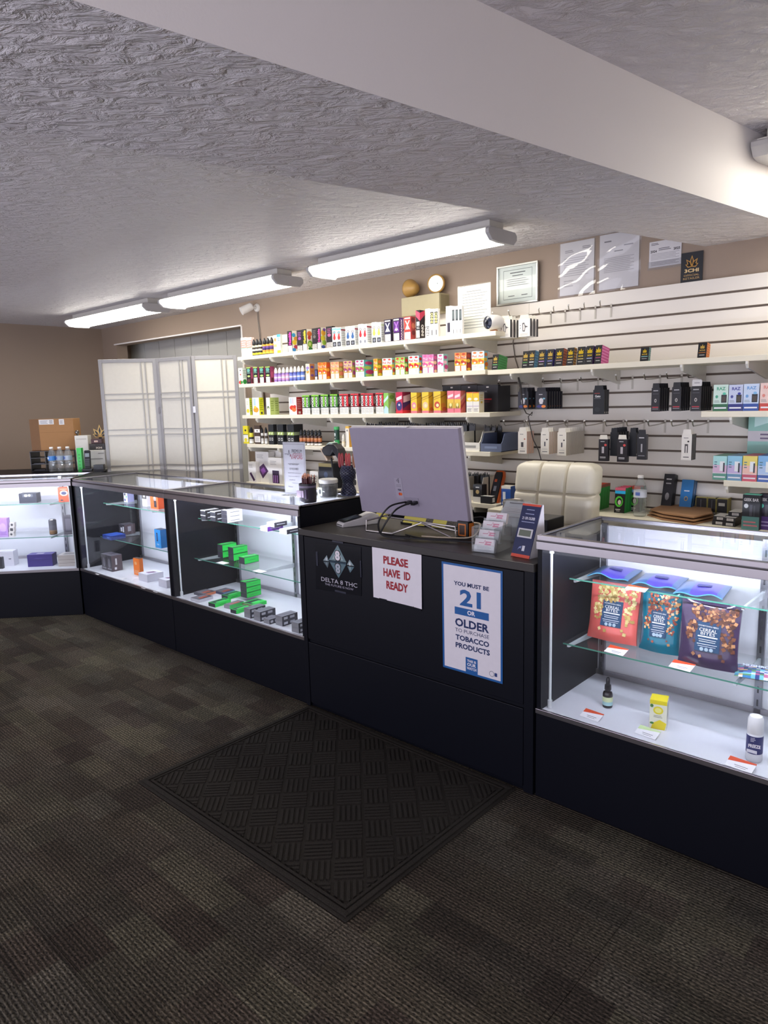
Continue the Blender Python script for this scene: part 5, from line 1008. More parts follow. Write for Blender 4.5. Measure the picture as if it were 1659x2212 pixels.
t7('8', (540, 560), .014, '#e3e0e4', 1, .009); t7('8', (1140, 690), .016, '#e3e8e6', 1, .010); t7('8', (548, 680), .012, '#8f9aa0', -1, .008); t7('8', (1148, 805), .014, '#9fb0b0', -1, .009)
a, b = P7(410, 1065), P7(1330, 1245); m.text('DELTA 8 THC', ((a.x + b.x) / 2, E1, (a.z + b.z) / 2), (b - a).normalized(), Z_, .020, (b - a).length, '#c4bfca')
a, b = P7(505, 1195), P7(1235, 1345); m.text('THE FUTURE IS NOW', ((a.x + b.x) / 2, E1, (a.z + b.z) / 2), (b - a).normalized(), Z_, .010, (b - a).length, '#a9a5b4')
m.build('lettering', t)
for c0, c1 in (((690, 80), (970, 170)), ((760, 1350), (1040, 1460)), ((270, 370), (330, 740)), ((1400, 600), (1440, 1030))):
    a, b = P7(*c0), P7(*c1); MB('#3a3c48', 'gloss').box(min(a.x, b.x), -.0024, min(a.z, b.z), max(a.x, b.x), -.0009, max(a.z, b.z)).build('tape', t)

# ================================================================== register top
ZR = .903
t = thing('computer_monitor', 'large white monitor seen from the back on the register stand', 'monitor', (-2.07, 2.45, ZR))
Mm = Matrix.Translation((0, 0, .066)) @ Matrix.Rotation(math.radians(9.8), 4, 'X')
Wm, Hm = .642, .418
MB('#9d95a6', 'satin').box(-Wm / 2, -.004, 0, Wm / 2, .024, Hm).xf(Mm).build('back_shell', t, bevel=.004)
MB('#e6e2de', 'satin').box(-Wm / 2 - .004, .018, -.004, Wm / 2 + .004, .03, Hm + .004).xf(Mm).build('front_bezel', t, bevel=.002)
MB('#15151a', 'gloss').box(-Wm / 2 + .008, .0302, .008, Wm / 2 - .008, .0312, Hm - .008).xf(Mm).build('screen', t)
MB('#dcd8dc', 'satin').box(-.10, -.002, Hm - .001, .04, .016, Hm + .006).xf(Mm).build('camera_module', t, bevel=.002)
m = MB('#a49dad', 'gloss'); ring = [(.042 * math.cos(2 * math.pi * k / 28), .042 * math.sin(2 * math.pi * k / 28)) for k in range(28)]
for k in range(28):
    (a, b), (c_, d) = ring[k], ring[(k + 1) % 28]
    m.face([(a - .03, -.0046, b + .28), (c_ - .03, -.0046, d + .28), (c_ * .95 - .03, -.0046, d * .95 + .28), (a * .95 - .03, -.0046, b * .95 + .28)])
m.text('hp', (-.03, -.0048, .28), (1, 0, .0), (.12, 0, 1), .05, .04, '#a69fb0'); m.xf(Mm).build('round_logo', t)
m = MB('#aca5b5', 'gloss').box(-.075, -.0052, .085, -.03, -.0043, .185); o = m.xf(Mm).build('payment_sticker', t)
m = MB('#26242c', 'card')
for k in range(3): m.prism([(-.062 + .006 * k, .168 - .004 * k), (-.060 + .006 * k, .168 - .004 * k), (-.058 + .006 * k, .172), (-.060 + .006 * k, .176 + .004 * k), (-.062 + .006 * k, .176 + .004 * k), (-.060 + .006 * k, .172)], -.0058, -.0054, 'y')
m.text('VISA', (-.05, -.0058, .128), X, Z_, .009, .022, '#23244a', bold=True).disc((-.052, -.0058, .108), X, Z_, .007, .007, 14, '#c8342c').disc((-.043, -.006, .108), X, Z_, .007, .007, 14, '#d8682c').box(-.066, -.0058, .15, -.038, -.0054, .153, '#8a8692').box(-.066, -.0058, .143, -.038, -.0054, .146, '#8a8692')
m.xf(Mm).build('sticker_print', o)
MB('#958e9e', 'satin').box(-.03, -.0056, .055, .055, -.0035, .095).xf(Mm).build('port_recess', t)
for x in (-.005, .03): MB('#1a191d', 'satin').box(x, -.035, .068, x + .022, -.004, .082).xf(Mm).build('plug', t, bevel=.003)
# wire monitor stand
wr = '#b9b4b0'
sd = thing('monitor_stand', 'bent steel wire stand under the monitor', 'stand', (-2.07, 2.42, ZR))
MB(wr, 'metal').tube([(-.17, .02, .055), (-.17, -.10, .05), (-.17, -.10, .004), (-.02, -.09, .004), (.08, .0, .05), (.22, .10, .008)], .0045, 8).build('left_wire', sd, smooth=True)
MB(wr, 'metal').tube([(-.20, .12, .055), (-.17, .02, .055), (.08, .0, .052), (.27, .0, .05), (.27, .0, .004), (.27, .12, .004)], .004, 8).build('right_wire', sd, smooth=True)
MB(wr, 'metal').tube([(.08, .0, .048), (.26, -.02, .006)], .004, 8).build('cross_wire', sd, smooth=True)
t = thing('keyboard', 'black keyboard lying behind the monitor stand', 'keyboard', (-2.02, 2.62, ZR))
MB('#1c1b1f', 'satin').box(-.22, -.06, 0, .22, .06, .012).build('case', t, bevel=.003)
km = MB('#29282d', 'satin').box(-.012, -.008, 0, .012, .008, .006).mesh('key')
for i in range(15):
    for j in range(5): inst(km, 'key', t, (-.20 + i * .0285, -.045 + j * .0225, .012))
for k, (dx, z, rr) in enumerate(((-.245, .028, .06), (-.06, .024, .0), (-.0, .018, -.05), (.12, .02, .04))):
    o = MB('#e3d66e', 'card').prism([(-.038, 0), (.038, 0), (.038, .05), (-.038, .05)], -.0004, .0004, 'y').build('sticky_note'); o.location = (-2.07 + dx, 2.50 - .004 * k, ZR + z); o.rotation_euler = (-.5, rr, 0)
    tag(o, f'yellow sticky note hanging under the monitor, {ORD[k]} from left', 'sticky note', 'yellow notes under the monitor')
# cables on the register
def cable(pts, r, label, col='#17171a'):
    pts = [Vector(p) for p in pts]; out = []
    for i in range(len(pts) - 1):
        p0, p1, p2, p3 = pts[max(i - 1, 0)], pts[i], pts[i + 1], pts[min(i + 2, len(pts) - 1)]
        for k in range(6):
            s_ = k / 6; out.append(.5 * ((2 * p1) + (p2 - p0) * s_ + (2 * p0 - 5 * p1 + 4 * p2 - p3) * s_ * s_ + (3 * p1 - p0 - 3 * p2 + p3) * s_ ** 3))
    out.append(pts[-1]); tag(MB(col, 'satin').tube(out, r, 6).build('monitor_cable', smooth=True), label, 'cable', 'cables on the register stand')
zc = ZR + .010
cable([(-2.064, 2.40, 1.045), (-2.10, 2.33, 1.03), (-2.13, 2.29, .97), (-2.11, 2.27, .92), (-2.06, 2.262, zc), (-1.95, 2.29, zc)], .0042, 'left black cable drooping from the monitor back')
cable([(-2.03, 2.40, 1.045), (-2.055, 2.32, 1.02), (-2.085, 2.27, .95), (-2.075, 2.25, zc), (-1.95, 2.262, zc), (-1.75, 2.33, zc), (-1.60, 2.35, zc)], .0042, 'right black cable drooping from the monitor back')
cable([(-2.00, 2.32, zc + .0), (-1.88, 2.30, zc), (-1.75, 2.36, zc), (-1.66, 2.41, zc), (-1.60, 2.39, zc)], .0035, 'thin black cable lying along the register top')
cable([(-1.75, 2.48, ZR + .085), (-1.70, 2.49, ZR + .09), (-1.655, 2.50, ZR + .06), (-1.63, 2.49, zc), (-1.60, 2.46, zc)], .004, 'black cable curling off the right corner of the monitor')
cable([(-1.73, 2.46, ZR + .07), (-1.69, 2.45, ZR + .065), (-1.70, 2.40, ZR + .02), (-1.80, 2.34, zc + .006), (-1.9, 2.31, zc + .006)], .003, 'pale cable looping beside the orange speaker', '#b9a890')
o = thing('speaker', 'small black and orange speaker box under the monitor corner', 'speaker', (-1.775, 2.455, ZR))
MB('#191719', 'satin').box(-.028, -.02, 0, .03, .03, .075).build('body', o, bevel=.003)
MB('#c8702c', 'satin').box(.0305, -.012, .008, .0315, .022, .066).box(-.02, -.0215, .01, .02, -.0205, .064).build('grille', o)
MB('#3a2418', 'satin').box(-.014, -.0226, .016, .014, -.0216, .058).build('grille_inset', o)
# card terminal
P = at_z(774, 1122, ZR)
t = thing('card_terminal', 'white card payment terminal with dark screen left of the monitor', 'card terminal', (-2.40, 2.425, ZR), -.35)
MB('#d6d3d2', 'satin').prism([(-.10, 0), (.10, 0), (.10, .045), (.07, .058), (.02, .042), (-.09, .022), (-.10, .012)], -.038, .038, 'x').build('body', t, bevel=.004)
Mt = Matrix.Translation((0, -.095, .0235)) @ Matrix.Rotation(math.radians(10.2), 4, 'X')
MB('#23252b', 'gloss').box(-.033, .004, .001, .033, .105, .0045).xf(Mt).build('screen', t)
MB('#39434f', 'gloss').box(-.026, .02, .0046, .026, .09, .0052).xf(Mt).build('display_image', t)
MB('#3a3a3e', 'satin').box(-.03, -.1012, .008, .03, -.1, .012).build('card_slot', t)
# tiered business card holder
t = thing('card_holder', 'clear four-tier holder full of white business cards', 'card holder', (-1.535, 2.245, ZR), .12)
for k in range(4):
    z = .002 + .030 * k; y = .034 * k
    MB(mat='clear').box(-.048, y - .004, z, .048, y - .0025, z + .028).build('front_lip', t); MB(mat='clear').box(-.048, y - .004, z - .001, .048, y + .03, z).build('tray', t)
    Mk = Matrix.Translation((0, y, z + .001)) @ Matrix.Rotation(-.35, 4, 'X')
    o = MB('#e2dce0', 'card').box(-.044, 0, 0, .044, .018, .052).xf(Mk).build('card_stack', t)
    m = MB('#c06a80'); decals(m, [('p', [(.2, .68), (.45, .68), (.5, .9), (.55, .6), (.62, .72), (.62, .75), (.55, .66), (.5, .95), (.44, .72), (.2, .72)], '#b86078'), ('r', .5, .55, .8, .66, '#cf8aa0'), ('r', .52, .72, .82, .82, '#cf8aa0'), ('l', .15, .1, .85, .45, '#a8a3aa', 4)], (-.044, 0, 0), (1, 0, 0), (0, 0, 1), .088, .052, (0, -.0004, 0)); m.xf(Mk).build('card_print', o)
MB(mat='clear').box(-.049, -.005, .0005, -.0475, .14, .10).build('side_plate', t); MB(mat='clear').box(.0475, -.005, .0005, .049, .14, .10).build('side_plate', t)
# age calculator stand
t = thing('age_calendar', 'navy and orange age check stand with a small grey display', 'age check stand', (-1.375, 2.255, ZR), -.12)
Mk = Matrix.Rotation(-.36, 4, 'X')
MB('#d9d5dc', 'card').prism([(0, 0), (.10, 0), (.095, .01), (.085, .195), (.078, .195)], -.043, .043, 'x').build('wedge_body', t)
MB('#252c52', 'card').box(-.043, -.003, .0, .043, -.0008, .208).xf(Mk).build('front_card', t)
m = MB('#d8523c'); m.box(-.043, -.0036, 0, .043, -.0031, .012).box(-.043, -.0036, .2, .043, -.0031, .208)
m.text('21 OR OLDER', (0, -.0036, .152), X, Z_, .011, .06, '#d8d8e4', bold=True).box(-.02, -.0036, .168, .02, -.0032, .171, '#9aa0c0').box(-.018, -.0036, .184, .018, -.0032, .187, '#9aa0c0').box(-.03, -.0036, .136, .03, -.0032, .139, '#9aa0c0').box(.0, -.0036, .026, .012, -.0032, .046, '#d8d8e0').prism([(-.02, .028), (-.012, .036), (-.006, .034), (-.004, .044), (-.014, .04)], -.0036, -.0032, 'y', '#8f9ac4'); m.xf(Mk).build('card_print', t)
MB('#d2d0d4', 'satin').box(-.034, -.0065, .076, .034, -.003, .112).xf(Mk).build('display_frame', t, bevel=.002)
MB('#6d7466', 'gloss').box(-.027, -.0072, .082, .027, -.006, .106).xf(Mk).build('display', t)
# black printer box, tumbler, card
t = thing('receipt_printer', 'black receipt printer box behind the age check stand', 'printer', (-1.50, 2.60, ZR))
MB('#1b1b1f', 'satin').box(-.085, -.07, 0, .085, .07, .10).build('body', t, bevel=.003)
MB('#111114', 'satin').box(-.06, -.0715, .06, .06, -.0695, .066).build('paper_slot', t)
P = at_z(1128, 1150, ZR)
t = thing('travel_mug', 'dark travel mug with steel lid and red band', 'mug', (-1.640, 2.63, ZR))
MB('#2a1718', 'gloss').lathe([(.033, 0), (.036, .01), (.044, .115), (.044, .12)], n=22).build('body', t, smooth=True)
MB('#8a2e2c', 'satin').lathe([(.0455, .12), (.0455, .13)], n=22).build('red_band', t, smooth=True)
MB('#8f8b88', 'metal').lathe([(.0455, .13), (.0465, .148), (.043, .155), (.038, .152)], n=22).build('lid', t, smooth=True)
t = thing('card_stand', 'slanted clear stand with a white card before the mug', 'card stand', (-1.60, 2.485, ZR))
Mk = Matrix.Translation((.04, 0, .105)) @ Matrix.Rotation(-.75, 4, 'X')
MB(mat='clear').box(-.062, -.003, 0, .062, 0, .085).xf(Mk).build('front_plate', t); MB('#cfcbd0', 'card').box(-.058, .0003, .003, .058, .001, .08).xf(Mk).build('card', t)
m = MB('#7a767c'); decals(m, [('l', .2, .8, .8, .95, '#55525a', 1), ('l', .1, .2, .9, .6, '#a8a4aa', 4)], (-.058, -.0032, .003), (1, 0, 0), (0, 0, 1), .116, .077, (0, -.0004, 0)); m.xf(Mk).build('card_print', t)
MB(mat='clear').box(-.02, .0, 0, .10, .02, .105).build('riser', t)

# ================================================================== on top of the green-carton case
ZTc = 1.0125
P = at_z(640, 1072, ZTc)
t = thing('counter_sign', 'grey acrylic counter sign with a red and black pulse line logo', 'sign', (-2.875, 2.44, ZTc), .18)
MB('#aaa5ae', 'card').box(-.075, 0, .004, .075, .002, .285).build('sheet', t)
MB(mat='glass').box(-.079, -.003, 0, .079, -.0008, .29).build('acrylic_front', t)
MB(mat='clear').box(-.079, -.03, 0, .079, .04, .0025).build('acrylic_foot', t)
m = MB('#5a555c'); yy = -.0036
for b_ in ((-.07, .275, .07, .2765), (-.07, .012, .07, .0135)): m.box(b_[0], yy, b_[1], b_[2], yy + .0003, b_[3])
m.box(-.07, yy, .012, -.0688, yy + .0003, .2765).box(.0688, yy, .012, .07, yy + .0003, .2765)
m.text('PREMIUM', (.022, yy, .238), X, Z_, .019, .068, '#2c2830').text('APORS', (.027, yy, .208), X, Z_, .024, .062, '#8e2038')
pl = [(-.062, .223), (-.042, .223), (-.038, .217), (-.032, .245), (-.024, .208), (-.02, .222), (-.014, .196), (-.004, .225), (.056, .225)]
for k in range(len(pl) - 1):
    (a, b), (c_, d) = pl[k], pl[k + 1]; n = Vector((b - d, 0, c_ - a)).normalized() * .0012
    m.face([(a - n.x, yy - .0001, b - n.z), (c_ - n.x, yy - .0001, d - n.z), (c_ + n.x, yy - .0001, d + n.z), (a + n.x, yy - .0001, b + n.z)], '#25222a' if k < 4 else '#8e2038')
m.text('**ATTENTION**', (-.004, yy, .168), X, Z_, .0095, .075, '#201d24').text('ID REQUIRED', (-.002, yy, .143), X, Z_, .0115, .06, '#201d24')
m.text('We DO NOT sell to minors!', (.0, yy, .122), X, Z_, .0065, .09, '#2f2b34').text('If you are under 21', (-.004, yy, .103), X, Z_, .0065, .075, '#2f2b34').text('we will not', (-.018, yy, .085), X, Z_, .0065, .04, '#2f2b34').text('Thank you', (-.0, yy, .067), X, Z_, .0065, .04, '#2f2b34').text('Please', (-.03, yy, .048), X, Z_, .0065, .03, '#2f2b34')
m.build('print', t)
P = at_z(651, 1087, ZTc)
t = thing('pencil_can', 'grey tin can packed with dark pencils on the glass case', 'can', (P.x, P.y + .045, ZTc))
MB('#7b7288', 'satin').lathe([(.041, 0), (.043, .004), (.043, .012), (.0425, .075), (.0435, .085), (.0435, .095), (.040, .095), (.040, .09)], n=24, cols=['#3a3840', '#3a3840', '#3a3840', '#7b7288', '#2d2b33', '#2d2b33', '#2d2b33']).build('can', t, smooth=True)
m = MB('#b8a4b4'); m.box(-.034, -.0425, .028, .016, -.0395, .062, '#b4a3b8').box(.022, -.041, .022, .034, -.03, .068, '#4a3f58'); m.build('label', t)
rr = random.Random(5)
for k in range(17):
    a = rr.random() * 6.28; r = .032 * math.sqrt(rr.random()); lx, ly = rr.uniform(-.008, .008), rr.uniform(-.008, .008); x, y = r * math.cos(a), r * math.sin(a); zt = rr.uniform(.118, .135)
    o = MB('#5a2c34', 'satin').tube([(x, y, .01), (x + lx, y + ly, zt)], .0042, 6).build('pencil', t)
    MB('#e0a88c', 'matte').tube([(x + lx, y + ly, zt), (x + lx * 1.08, y + ly * 1.08, zt + .012)], [.0042, .0016], 6).build('sharpened_tip', o)
P = at_z(697, 1076, ZTc)
t = thing('glass_jar', 'clear lidded jar with dark contents between pencil can and vase', 'jar', (P.x + .005, P.y + .04, ZTc))
MB(mat='clear').lathe([(.042, 0), (.047, .006), (.047, .07), (.044, .078)], n=24).build('jar_body', t, smooth=True)
MB('#d8d6d2', 'satin').lathe([(.049, .076), (.050, .082), (.050, .094), (.046, .098)], n=24).build('lid', t, smooth=True)
MB('#2a2d31', 'satin').lathe([(.040, .006), (.043, .01), (.043, .055), (.036, .06)], n=20).build('dark_contents', t, smooth=True)
m = MB('#cfd8c9'); m.box(-.034, -.0485, .012, .002, -.0465, .056).disc((-.014, -.0489, .034), X, Z_, .008, .013, 12, '#2a3230'); m.build('jar_label', t)
# honeycomb vase with scissors
P = at_z(740, 1073, ZTc)
t = thing('honeycomb_vase', 'twisted dark honeycomb vase holding scissors', 'vase', (-2.635, 2.60, ZTc))
n_, mrow = 24, 22; Hv = .158; V = []; Fs = []; 
def vr(z): return .036 + .006 * math.sin(z / Hv * 9.5 + .8)
for j in range(mrow + 1):
    for k in range(n_):
        z = Hv * j / mrow; a = 2 * math.pi * k / n_ + z * 4; r = vr(z); V.append((r * math.cos(a), r * math.sin(a), z))
vm = MB('#3a3c55', 'satin').add(V, [(j * n_ + k, j * n_ + (k + 1) % n_, (j + 1) * n_ + (k + 1) % n_, (j + 1) * n_ + k) for j in range(mrow) for k in range(n_)]).add(V[:n_], [tuple(range(n_ - 1, -1, -1))])
vm.build('wall', t, smooth=True)
m = MB('#14151d', 'matte')
for j in range(1, mrow - 1):
    for k in range(n_ // 2):
        z = Hv * (j + .5) / mrow; a = 2 * math.pi * (k + .5 * (j % 2)) / (n_ / 2) + z * 4; r = vr(z) + .0006; tdir = Vector((-math.sin(a), math.cos(a), 0)); o_ = Vector((r * math.cos(a), r * math.sin(a), z))
        m.disc(o_, tdir, (0, 0, 1), .0062, .0030, 6)
m.build('honeycomb_cells', t)
def scis(x, y, lean, col, label):
    s = thing('scissors', label, 'scissors', (-2.635 + x, 2.60 + y, ZTc + .10))
    MB('#9a9a9e', 'metal').tube([(0, 0, -.08), (lean * .06, 0, .06)], .004, 6).build('blades', s)
    for d in (-.012, .012):
        pts = [(lean * .1 + d * .85 + .006 * math.cos(q2), .0, .085 + .036 * math.sin(q2)) for q2 in [2 * math.pi * k / 12 for k in range(13)]]
        MB(col, 'satin').tube(pts, .0045, 6).build('handle_loop', s, smooth=True)
scis(-.012, -.012, -.25, '#8e2f34', 'dark red handled scissors leaning left in the honeycomb vase'); scis(.008, -.005, .0, '#a83c3c', 'red handled scissors upright in the honeycomb vase'); scis(.02, .012, .25, '#b07a58', 'tan handled scissors at the right of the honeycomb vase')
# barcode scanner on a neck
P = at_z(706, 1040, ZTc)
t = thing('barcode_scanner', 'black barcode scanner with cream window on a thin neck', 'scanner', (-2.78, 2.64, ZTc))
MB('#1e1e22', 'satin').lathe([(.04, 0), (.04, .006), (.012, .014)], n=18).build('base', t, smooth=True)
MB('#1c1c20', 'satin').tube([(0, 0, .01), (-.006, 0, .08), (-.015, .0, .15), (-.02, .0, .19)], .0055, 8).build('neck', t, smooth=True)
Mk = Matrix.Translation((-.01, -.0, .235)) @ Matrix.Rotation(-.12, 4, 'Y')
MB('#212126', 'satin').prism([(-.06, .0), (-.04, -.028), (.0, -.035), (.03, -.012), (.075, -.075), (.095, -.065), (.07, .0), (.045, .026), (.0, .032), (-.045, .02)], -.03, .03, 'y').xf(Mk).build('head', t, bevel=.008)
MB('#d9bfa4', 'gloss').prism([(-.072, .008), (-.064, .016), (-.018, -.052), (-.03, -.058)], -.026, .026, 'y').xf(Mk).build('window', t, bevel=.003)
MB('#b8cbbb', 'gloss').prism([(-.03, .03), (.0, .042), (.035, .034), (.02, .026)], -.02, .02, 'y').xf(Mk).build('top_light', t, bevel=.003)
# ================================================================== contents of the green-carton case
S1Z, S2Z, DZ = .8145, .5685, .3485
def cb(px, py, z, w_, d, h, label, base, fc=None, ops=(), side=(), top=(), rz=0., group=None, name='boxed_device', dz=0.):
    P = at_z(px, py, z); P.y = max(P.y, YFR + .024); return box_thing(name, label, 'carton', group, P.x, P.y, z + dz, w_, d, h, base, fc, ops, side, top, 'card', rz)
GR, DK = '#2fd052', '#2a2830'
_gs = [('l', .25, .4, .75, .6, '#1f9a3c', 1), ('r', 0, 0, 1, .07, '#1a5a2c'), ('r', 0, .93, 1, 1, '#1f7a38')]
_gt = [('r', .04, .04, .96, .96, '#3d5a44'), ('p', [(.1, .1), (.5, .1), (.9, .9), (.5, .9)], '#3fdc62')]
_ge = [('c', .5, .5, .3, .3, '#46434c'), ('r', .06, .08, .94, .92, '#34313a')]
for k, (px, py, dz, s_) in enumerate(((471, 1203.5, 0, 'bottom row, left'), (494, 1210, 0, 'bottom row, middle'), (517, 1217, 0, 'bottom row, right'), (471, 1203.5, .042, 'top row, left'), (494, 1210, .042, 'top row, right'))):
    cb(px, py, S2Z, .053, .105, .041, f'bright green and black device carton in the lower shelf stack, {s_}', DK, {'right': GR, 'top': GR, 'left': GR}, _ge, _gs, _gt, group='green cartons on the lower glass shelf', dz=dz)
_ws = [('r', .1, .3, .9, .7, '#3a3840'), ('l', .18, .4, .82, .6, '#e6e6ea', 1)]
for k, (px, py, dz, dark, s_) in enumerate(((434, 1122, 0, 1, 'bottom left'), (455, 1125, 0, 1, 'bottom right'), (434, 1122, .03, 1, 'top left'), (455, 1125, .03, 1, 'top right'))):
    cb(px, py, S1Z, .052, .10, .029, f'black and white carton on the upper glass shelf, {s_} of its block', '#3a3a40', {'right': '#2a2a30', 'top': '#dcdce0'}, [('r', .0, .85, 1, 1, '#e6e6ea')], [('l', .15, .3, .85, .7, '#e6e6ea', 1)], [('r', .1, .1, .45, .9, '#4a4a50')], group='black and white cartons on the upper glass shelf', dz=dz)
for k in range(3):
    cb(479, 1128, S1Z, .058, .11, .024, f'white carton with dark end on the upper glass shelf, {("bottom", "middle", "top")[k]} of three', '#38363e', {'right': '#eeeef2', 'top': '#e9e9ee'}, (), [('l', .2, .35, .8, .65, '#6a6a72', 1)], [('r', .2, .2, .6, .8, '#8a8a90')], group='white cartons on the upper glass shelf', dz=.0245 * k)
for px, py, c_, s_, dz in ((563, 1146, '#7a3fa8', 'purple sided, left of the right-hand pair', 0), (604, 1152, '#3a3840', 'dark sided, nearest the register', 0), (578, 1147, '#3a3840', 'dark sided, behind the right-hand pair', .026)):
    cb(px, py, S1Z, .06, .11 if dz == 0 else .09, .025, f'white carton on the upper glass shelf, {s_}', '#f0eff4', {'right': c_, 'top': '#eceaf2'}, [('c', .4, .5, .12, .3, '#b8b4c0')], [('l', .2, .4, .85, .62, '#eeeef4', 1)], group='white cartons at the right of the upper glass shelf', dz=dz)
_lay = [(405, 1299, .085, .10, .018, '#cfcdd6', '#c9c7d0', 0, 'pale grey flat carton at the front left'), (419, 1284, .10, .09, .016, '#5a5862', '#c97a5a', 0, 'grey flat carton with orange edge at the left'), (463, 1281, .09, .09, .014, '#3a3c5a', '#6a7aa8', 0, 'navy flat carton toward the back left'),
        (443, 1311, .062, .115, .022, DK, GR, 0, 'green flat carton in the front row, left'), (479, 1293, .058, .11, .024, DK, GR, 0, 'green flat carton behind the front row'), (484, 1313, .052, .105, .022, '#8a888e', '#38b85a', 0, 'grey and green flat carton in the front row'),
        (489, 1326, .05, .10, .022, DK, GR, 0, 'green flat carton with black end at the front'), (524, 1309, .085, .11, .02, '#7a5a52', GR, 0, 'green flat carton under the tall green stack')]
for px, py, w_, d, h, b_, s_, rz, d_ in _lay: cb(px, py, DZ, w_, d, h, f'{d_}, on the deck of its case', b_, {'right': s_, 'top': s_ if s_ == GR else '#55535c'}, [('r', .05, .1, .95, .9, b_)], [('l', .2, .3, .7, .6, '#1f7a34', 1)] if s_ == GR else (), [('p', [(.05, .05), (.95, .05), (.6, .95), (.2, .95)], '#3a3f44' if s_ == GR else '#84828c'), ('r', .5, .2, .8, .8, '#c9604a' if s_ != GR else '#52e070')], group='flat cartons on the case deck', rz=.06)
for k in range(3):
    cb(521, 1296, DZ, .06, .105, .031, f'green carton in the tall deck stack, {("bottom", "middle", "top")[k]}', DK, {'right': GR, 'top': GR}, _ge, _gs, _gt, group='tall green stack', dz=.0205 + .032 * k)
for px, py, n_, s_ in ((523, 1334, 2, 'left pile'), (539, 1342, 2, 'second pile'), (558, 1349, 1, 'single one in front'), (596, 1349, 2, 'third pile'), (621, 1367, 2, 'pile nearest the register')):
    for k in range(n_):
        cb(px, py, DZ, .055 if n_ > 1 else .05, .105 if n_ > 1 else .07, .026, f'grey silver carton on the deck, {s_}' + (f', {("lower", "upper")[k]}' if n_ > 1 else ''), '#85838a', {'right': '#3c3c46', 'top': '#7c7a84'}, [('r', .04, .1, .96, .9, '#8f8d94')], [('r', .1, .25, .35, .75, '#d0d0d8'), ('r', .5, .25, .8, .75, '#b8b8c4')], [('p', [(.1, .1), (.6, .1), (.9, .9), (.4, .9)], '#6a6872')], group='grey cartons on the case deck', dz=.0265 * k)
def price_card(px, py, z, label, col='#d8502c', rz=.0, w_=.075, d=.045, plain=False):
    P = at_z(px, py, z); t = thing('price_card', label, 'price card', (P.x, P.y, z), rz, 'small price cards in the cases')
    Mk = Matrix.Rotation(.32 if not plain else .02, 4, 'X')
    MB('#eeecf0', 'card').box(0, 0, .0005, w_, d, .0013).xf(Mk).build('card', t)
    if not plain:
        m = MB(col); m.face([(0, d, .0016), (0, d * .55, .0016), (w_, d * .86, .0016), (w_, d, .0016)], col).face([(w_ * .3, d * .3, .0016), (w_ * .8, d * .3, .0016), (w_ * .8, d * .36, .0016), (w_ * .3, d * .36, .0016)], '#8a8890').face([(w_ * .35, d * .15, .0016), (w_ * .75, d * .15, .0016), (w_ * .75, d * .2, .0016), (w_ * .35, d * .2, .0016)], '#8a8890'); m.xf(Mk).build('print', t)
    return t
price_card(466, 1216, S2Z, 'blank white card on the lower glass shelf left of the green stack', plain=True); price_card(545, 1234, S2Z, 'blank white card on the lower glass shelf under the green stack', plain=True)
# round dark tin reflected beside the black cartons
P = at_z(398, 1138, S1Z)
# ================================================================== contents of the case with the orange carton
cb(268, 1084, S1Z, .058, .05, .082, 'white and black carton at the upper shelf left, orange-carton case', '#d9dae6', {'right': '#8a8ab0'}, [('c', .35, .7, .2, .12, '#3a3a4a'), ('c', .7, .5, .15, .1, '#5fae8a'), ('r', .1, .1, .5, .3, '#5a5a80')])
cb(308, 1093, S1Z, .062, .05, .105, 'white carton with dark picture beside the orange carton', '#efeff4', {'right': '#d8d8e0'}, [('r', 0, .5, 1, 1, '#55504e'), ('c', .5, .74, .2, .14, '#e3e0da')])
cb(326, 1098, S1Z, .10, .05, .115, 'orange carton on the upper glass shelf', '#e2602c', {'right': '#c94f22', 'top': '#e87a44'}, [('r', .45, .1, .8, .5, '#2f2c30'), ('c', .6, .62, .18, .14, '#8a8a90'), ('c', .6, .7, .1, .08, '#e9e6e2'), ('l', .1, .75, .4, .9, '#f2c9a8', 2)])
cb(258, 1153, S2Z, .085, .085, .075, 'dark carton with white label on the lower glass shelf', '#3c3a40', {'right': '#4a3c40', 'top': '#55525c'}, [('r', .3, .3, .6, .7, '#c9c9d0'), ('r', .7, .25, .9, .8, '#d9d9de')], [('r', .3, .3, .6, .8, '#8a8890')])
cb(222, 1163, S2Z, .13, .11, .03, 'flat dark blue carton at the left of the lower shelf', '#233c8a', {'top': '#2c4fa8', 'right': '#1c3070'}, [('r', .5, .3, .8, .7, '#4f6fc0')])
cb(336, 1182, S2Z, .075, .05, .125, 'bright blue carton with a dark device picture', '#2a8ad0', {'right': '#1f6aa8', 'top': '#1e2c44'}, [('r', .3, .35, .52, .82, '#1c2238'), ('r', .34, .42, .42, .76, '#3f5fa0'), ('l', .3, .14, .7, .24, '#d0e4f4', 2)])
for k in range(2):
    cb(221 + 13 * k, 1229 + 4 * k, DZ, .075, .08, .115, f'dark grey picture carton on the deck, {("left", "right")[k]} of the pair', '#4a464c', {'right': '#57494c', 'top': '#6a6670'}, [('c', .5, .5, .25, .3, '#7d7a84'), ('r', .1, .1, .9, .18, '#8d8a92')], [('r', .25, .1, .45, .25, '#e0dde2'), ('r', .35, .4, .5, .8, '#d8d4d8')], name='boxed_device', group='picture carton pair', dz=0) if k == 0 else box_thing('boxed_device', 'dark grey picture carton on the deck, right of the pair', 'carton', 'picture carton pair', at_z(221, 1229, DZ).x + .078, at_z(221, 1229, DZ).y, DZ, .075, .08, .115, '#4a464c', {'right': '#57494c', 'top': '#6a6670'}, [('c', .5, .5, .25, .3, '#7d7a84'), ('r', .1, .1, .9, .18, '#8d8a92')], [('r', .25, .1, .45, .25, '#e0dde2'), ('r', .35, .4, .5, .8, '#d8d4d8')])
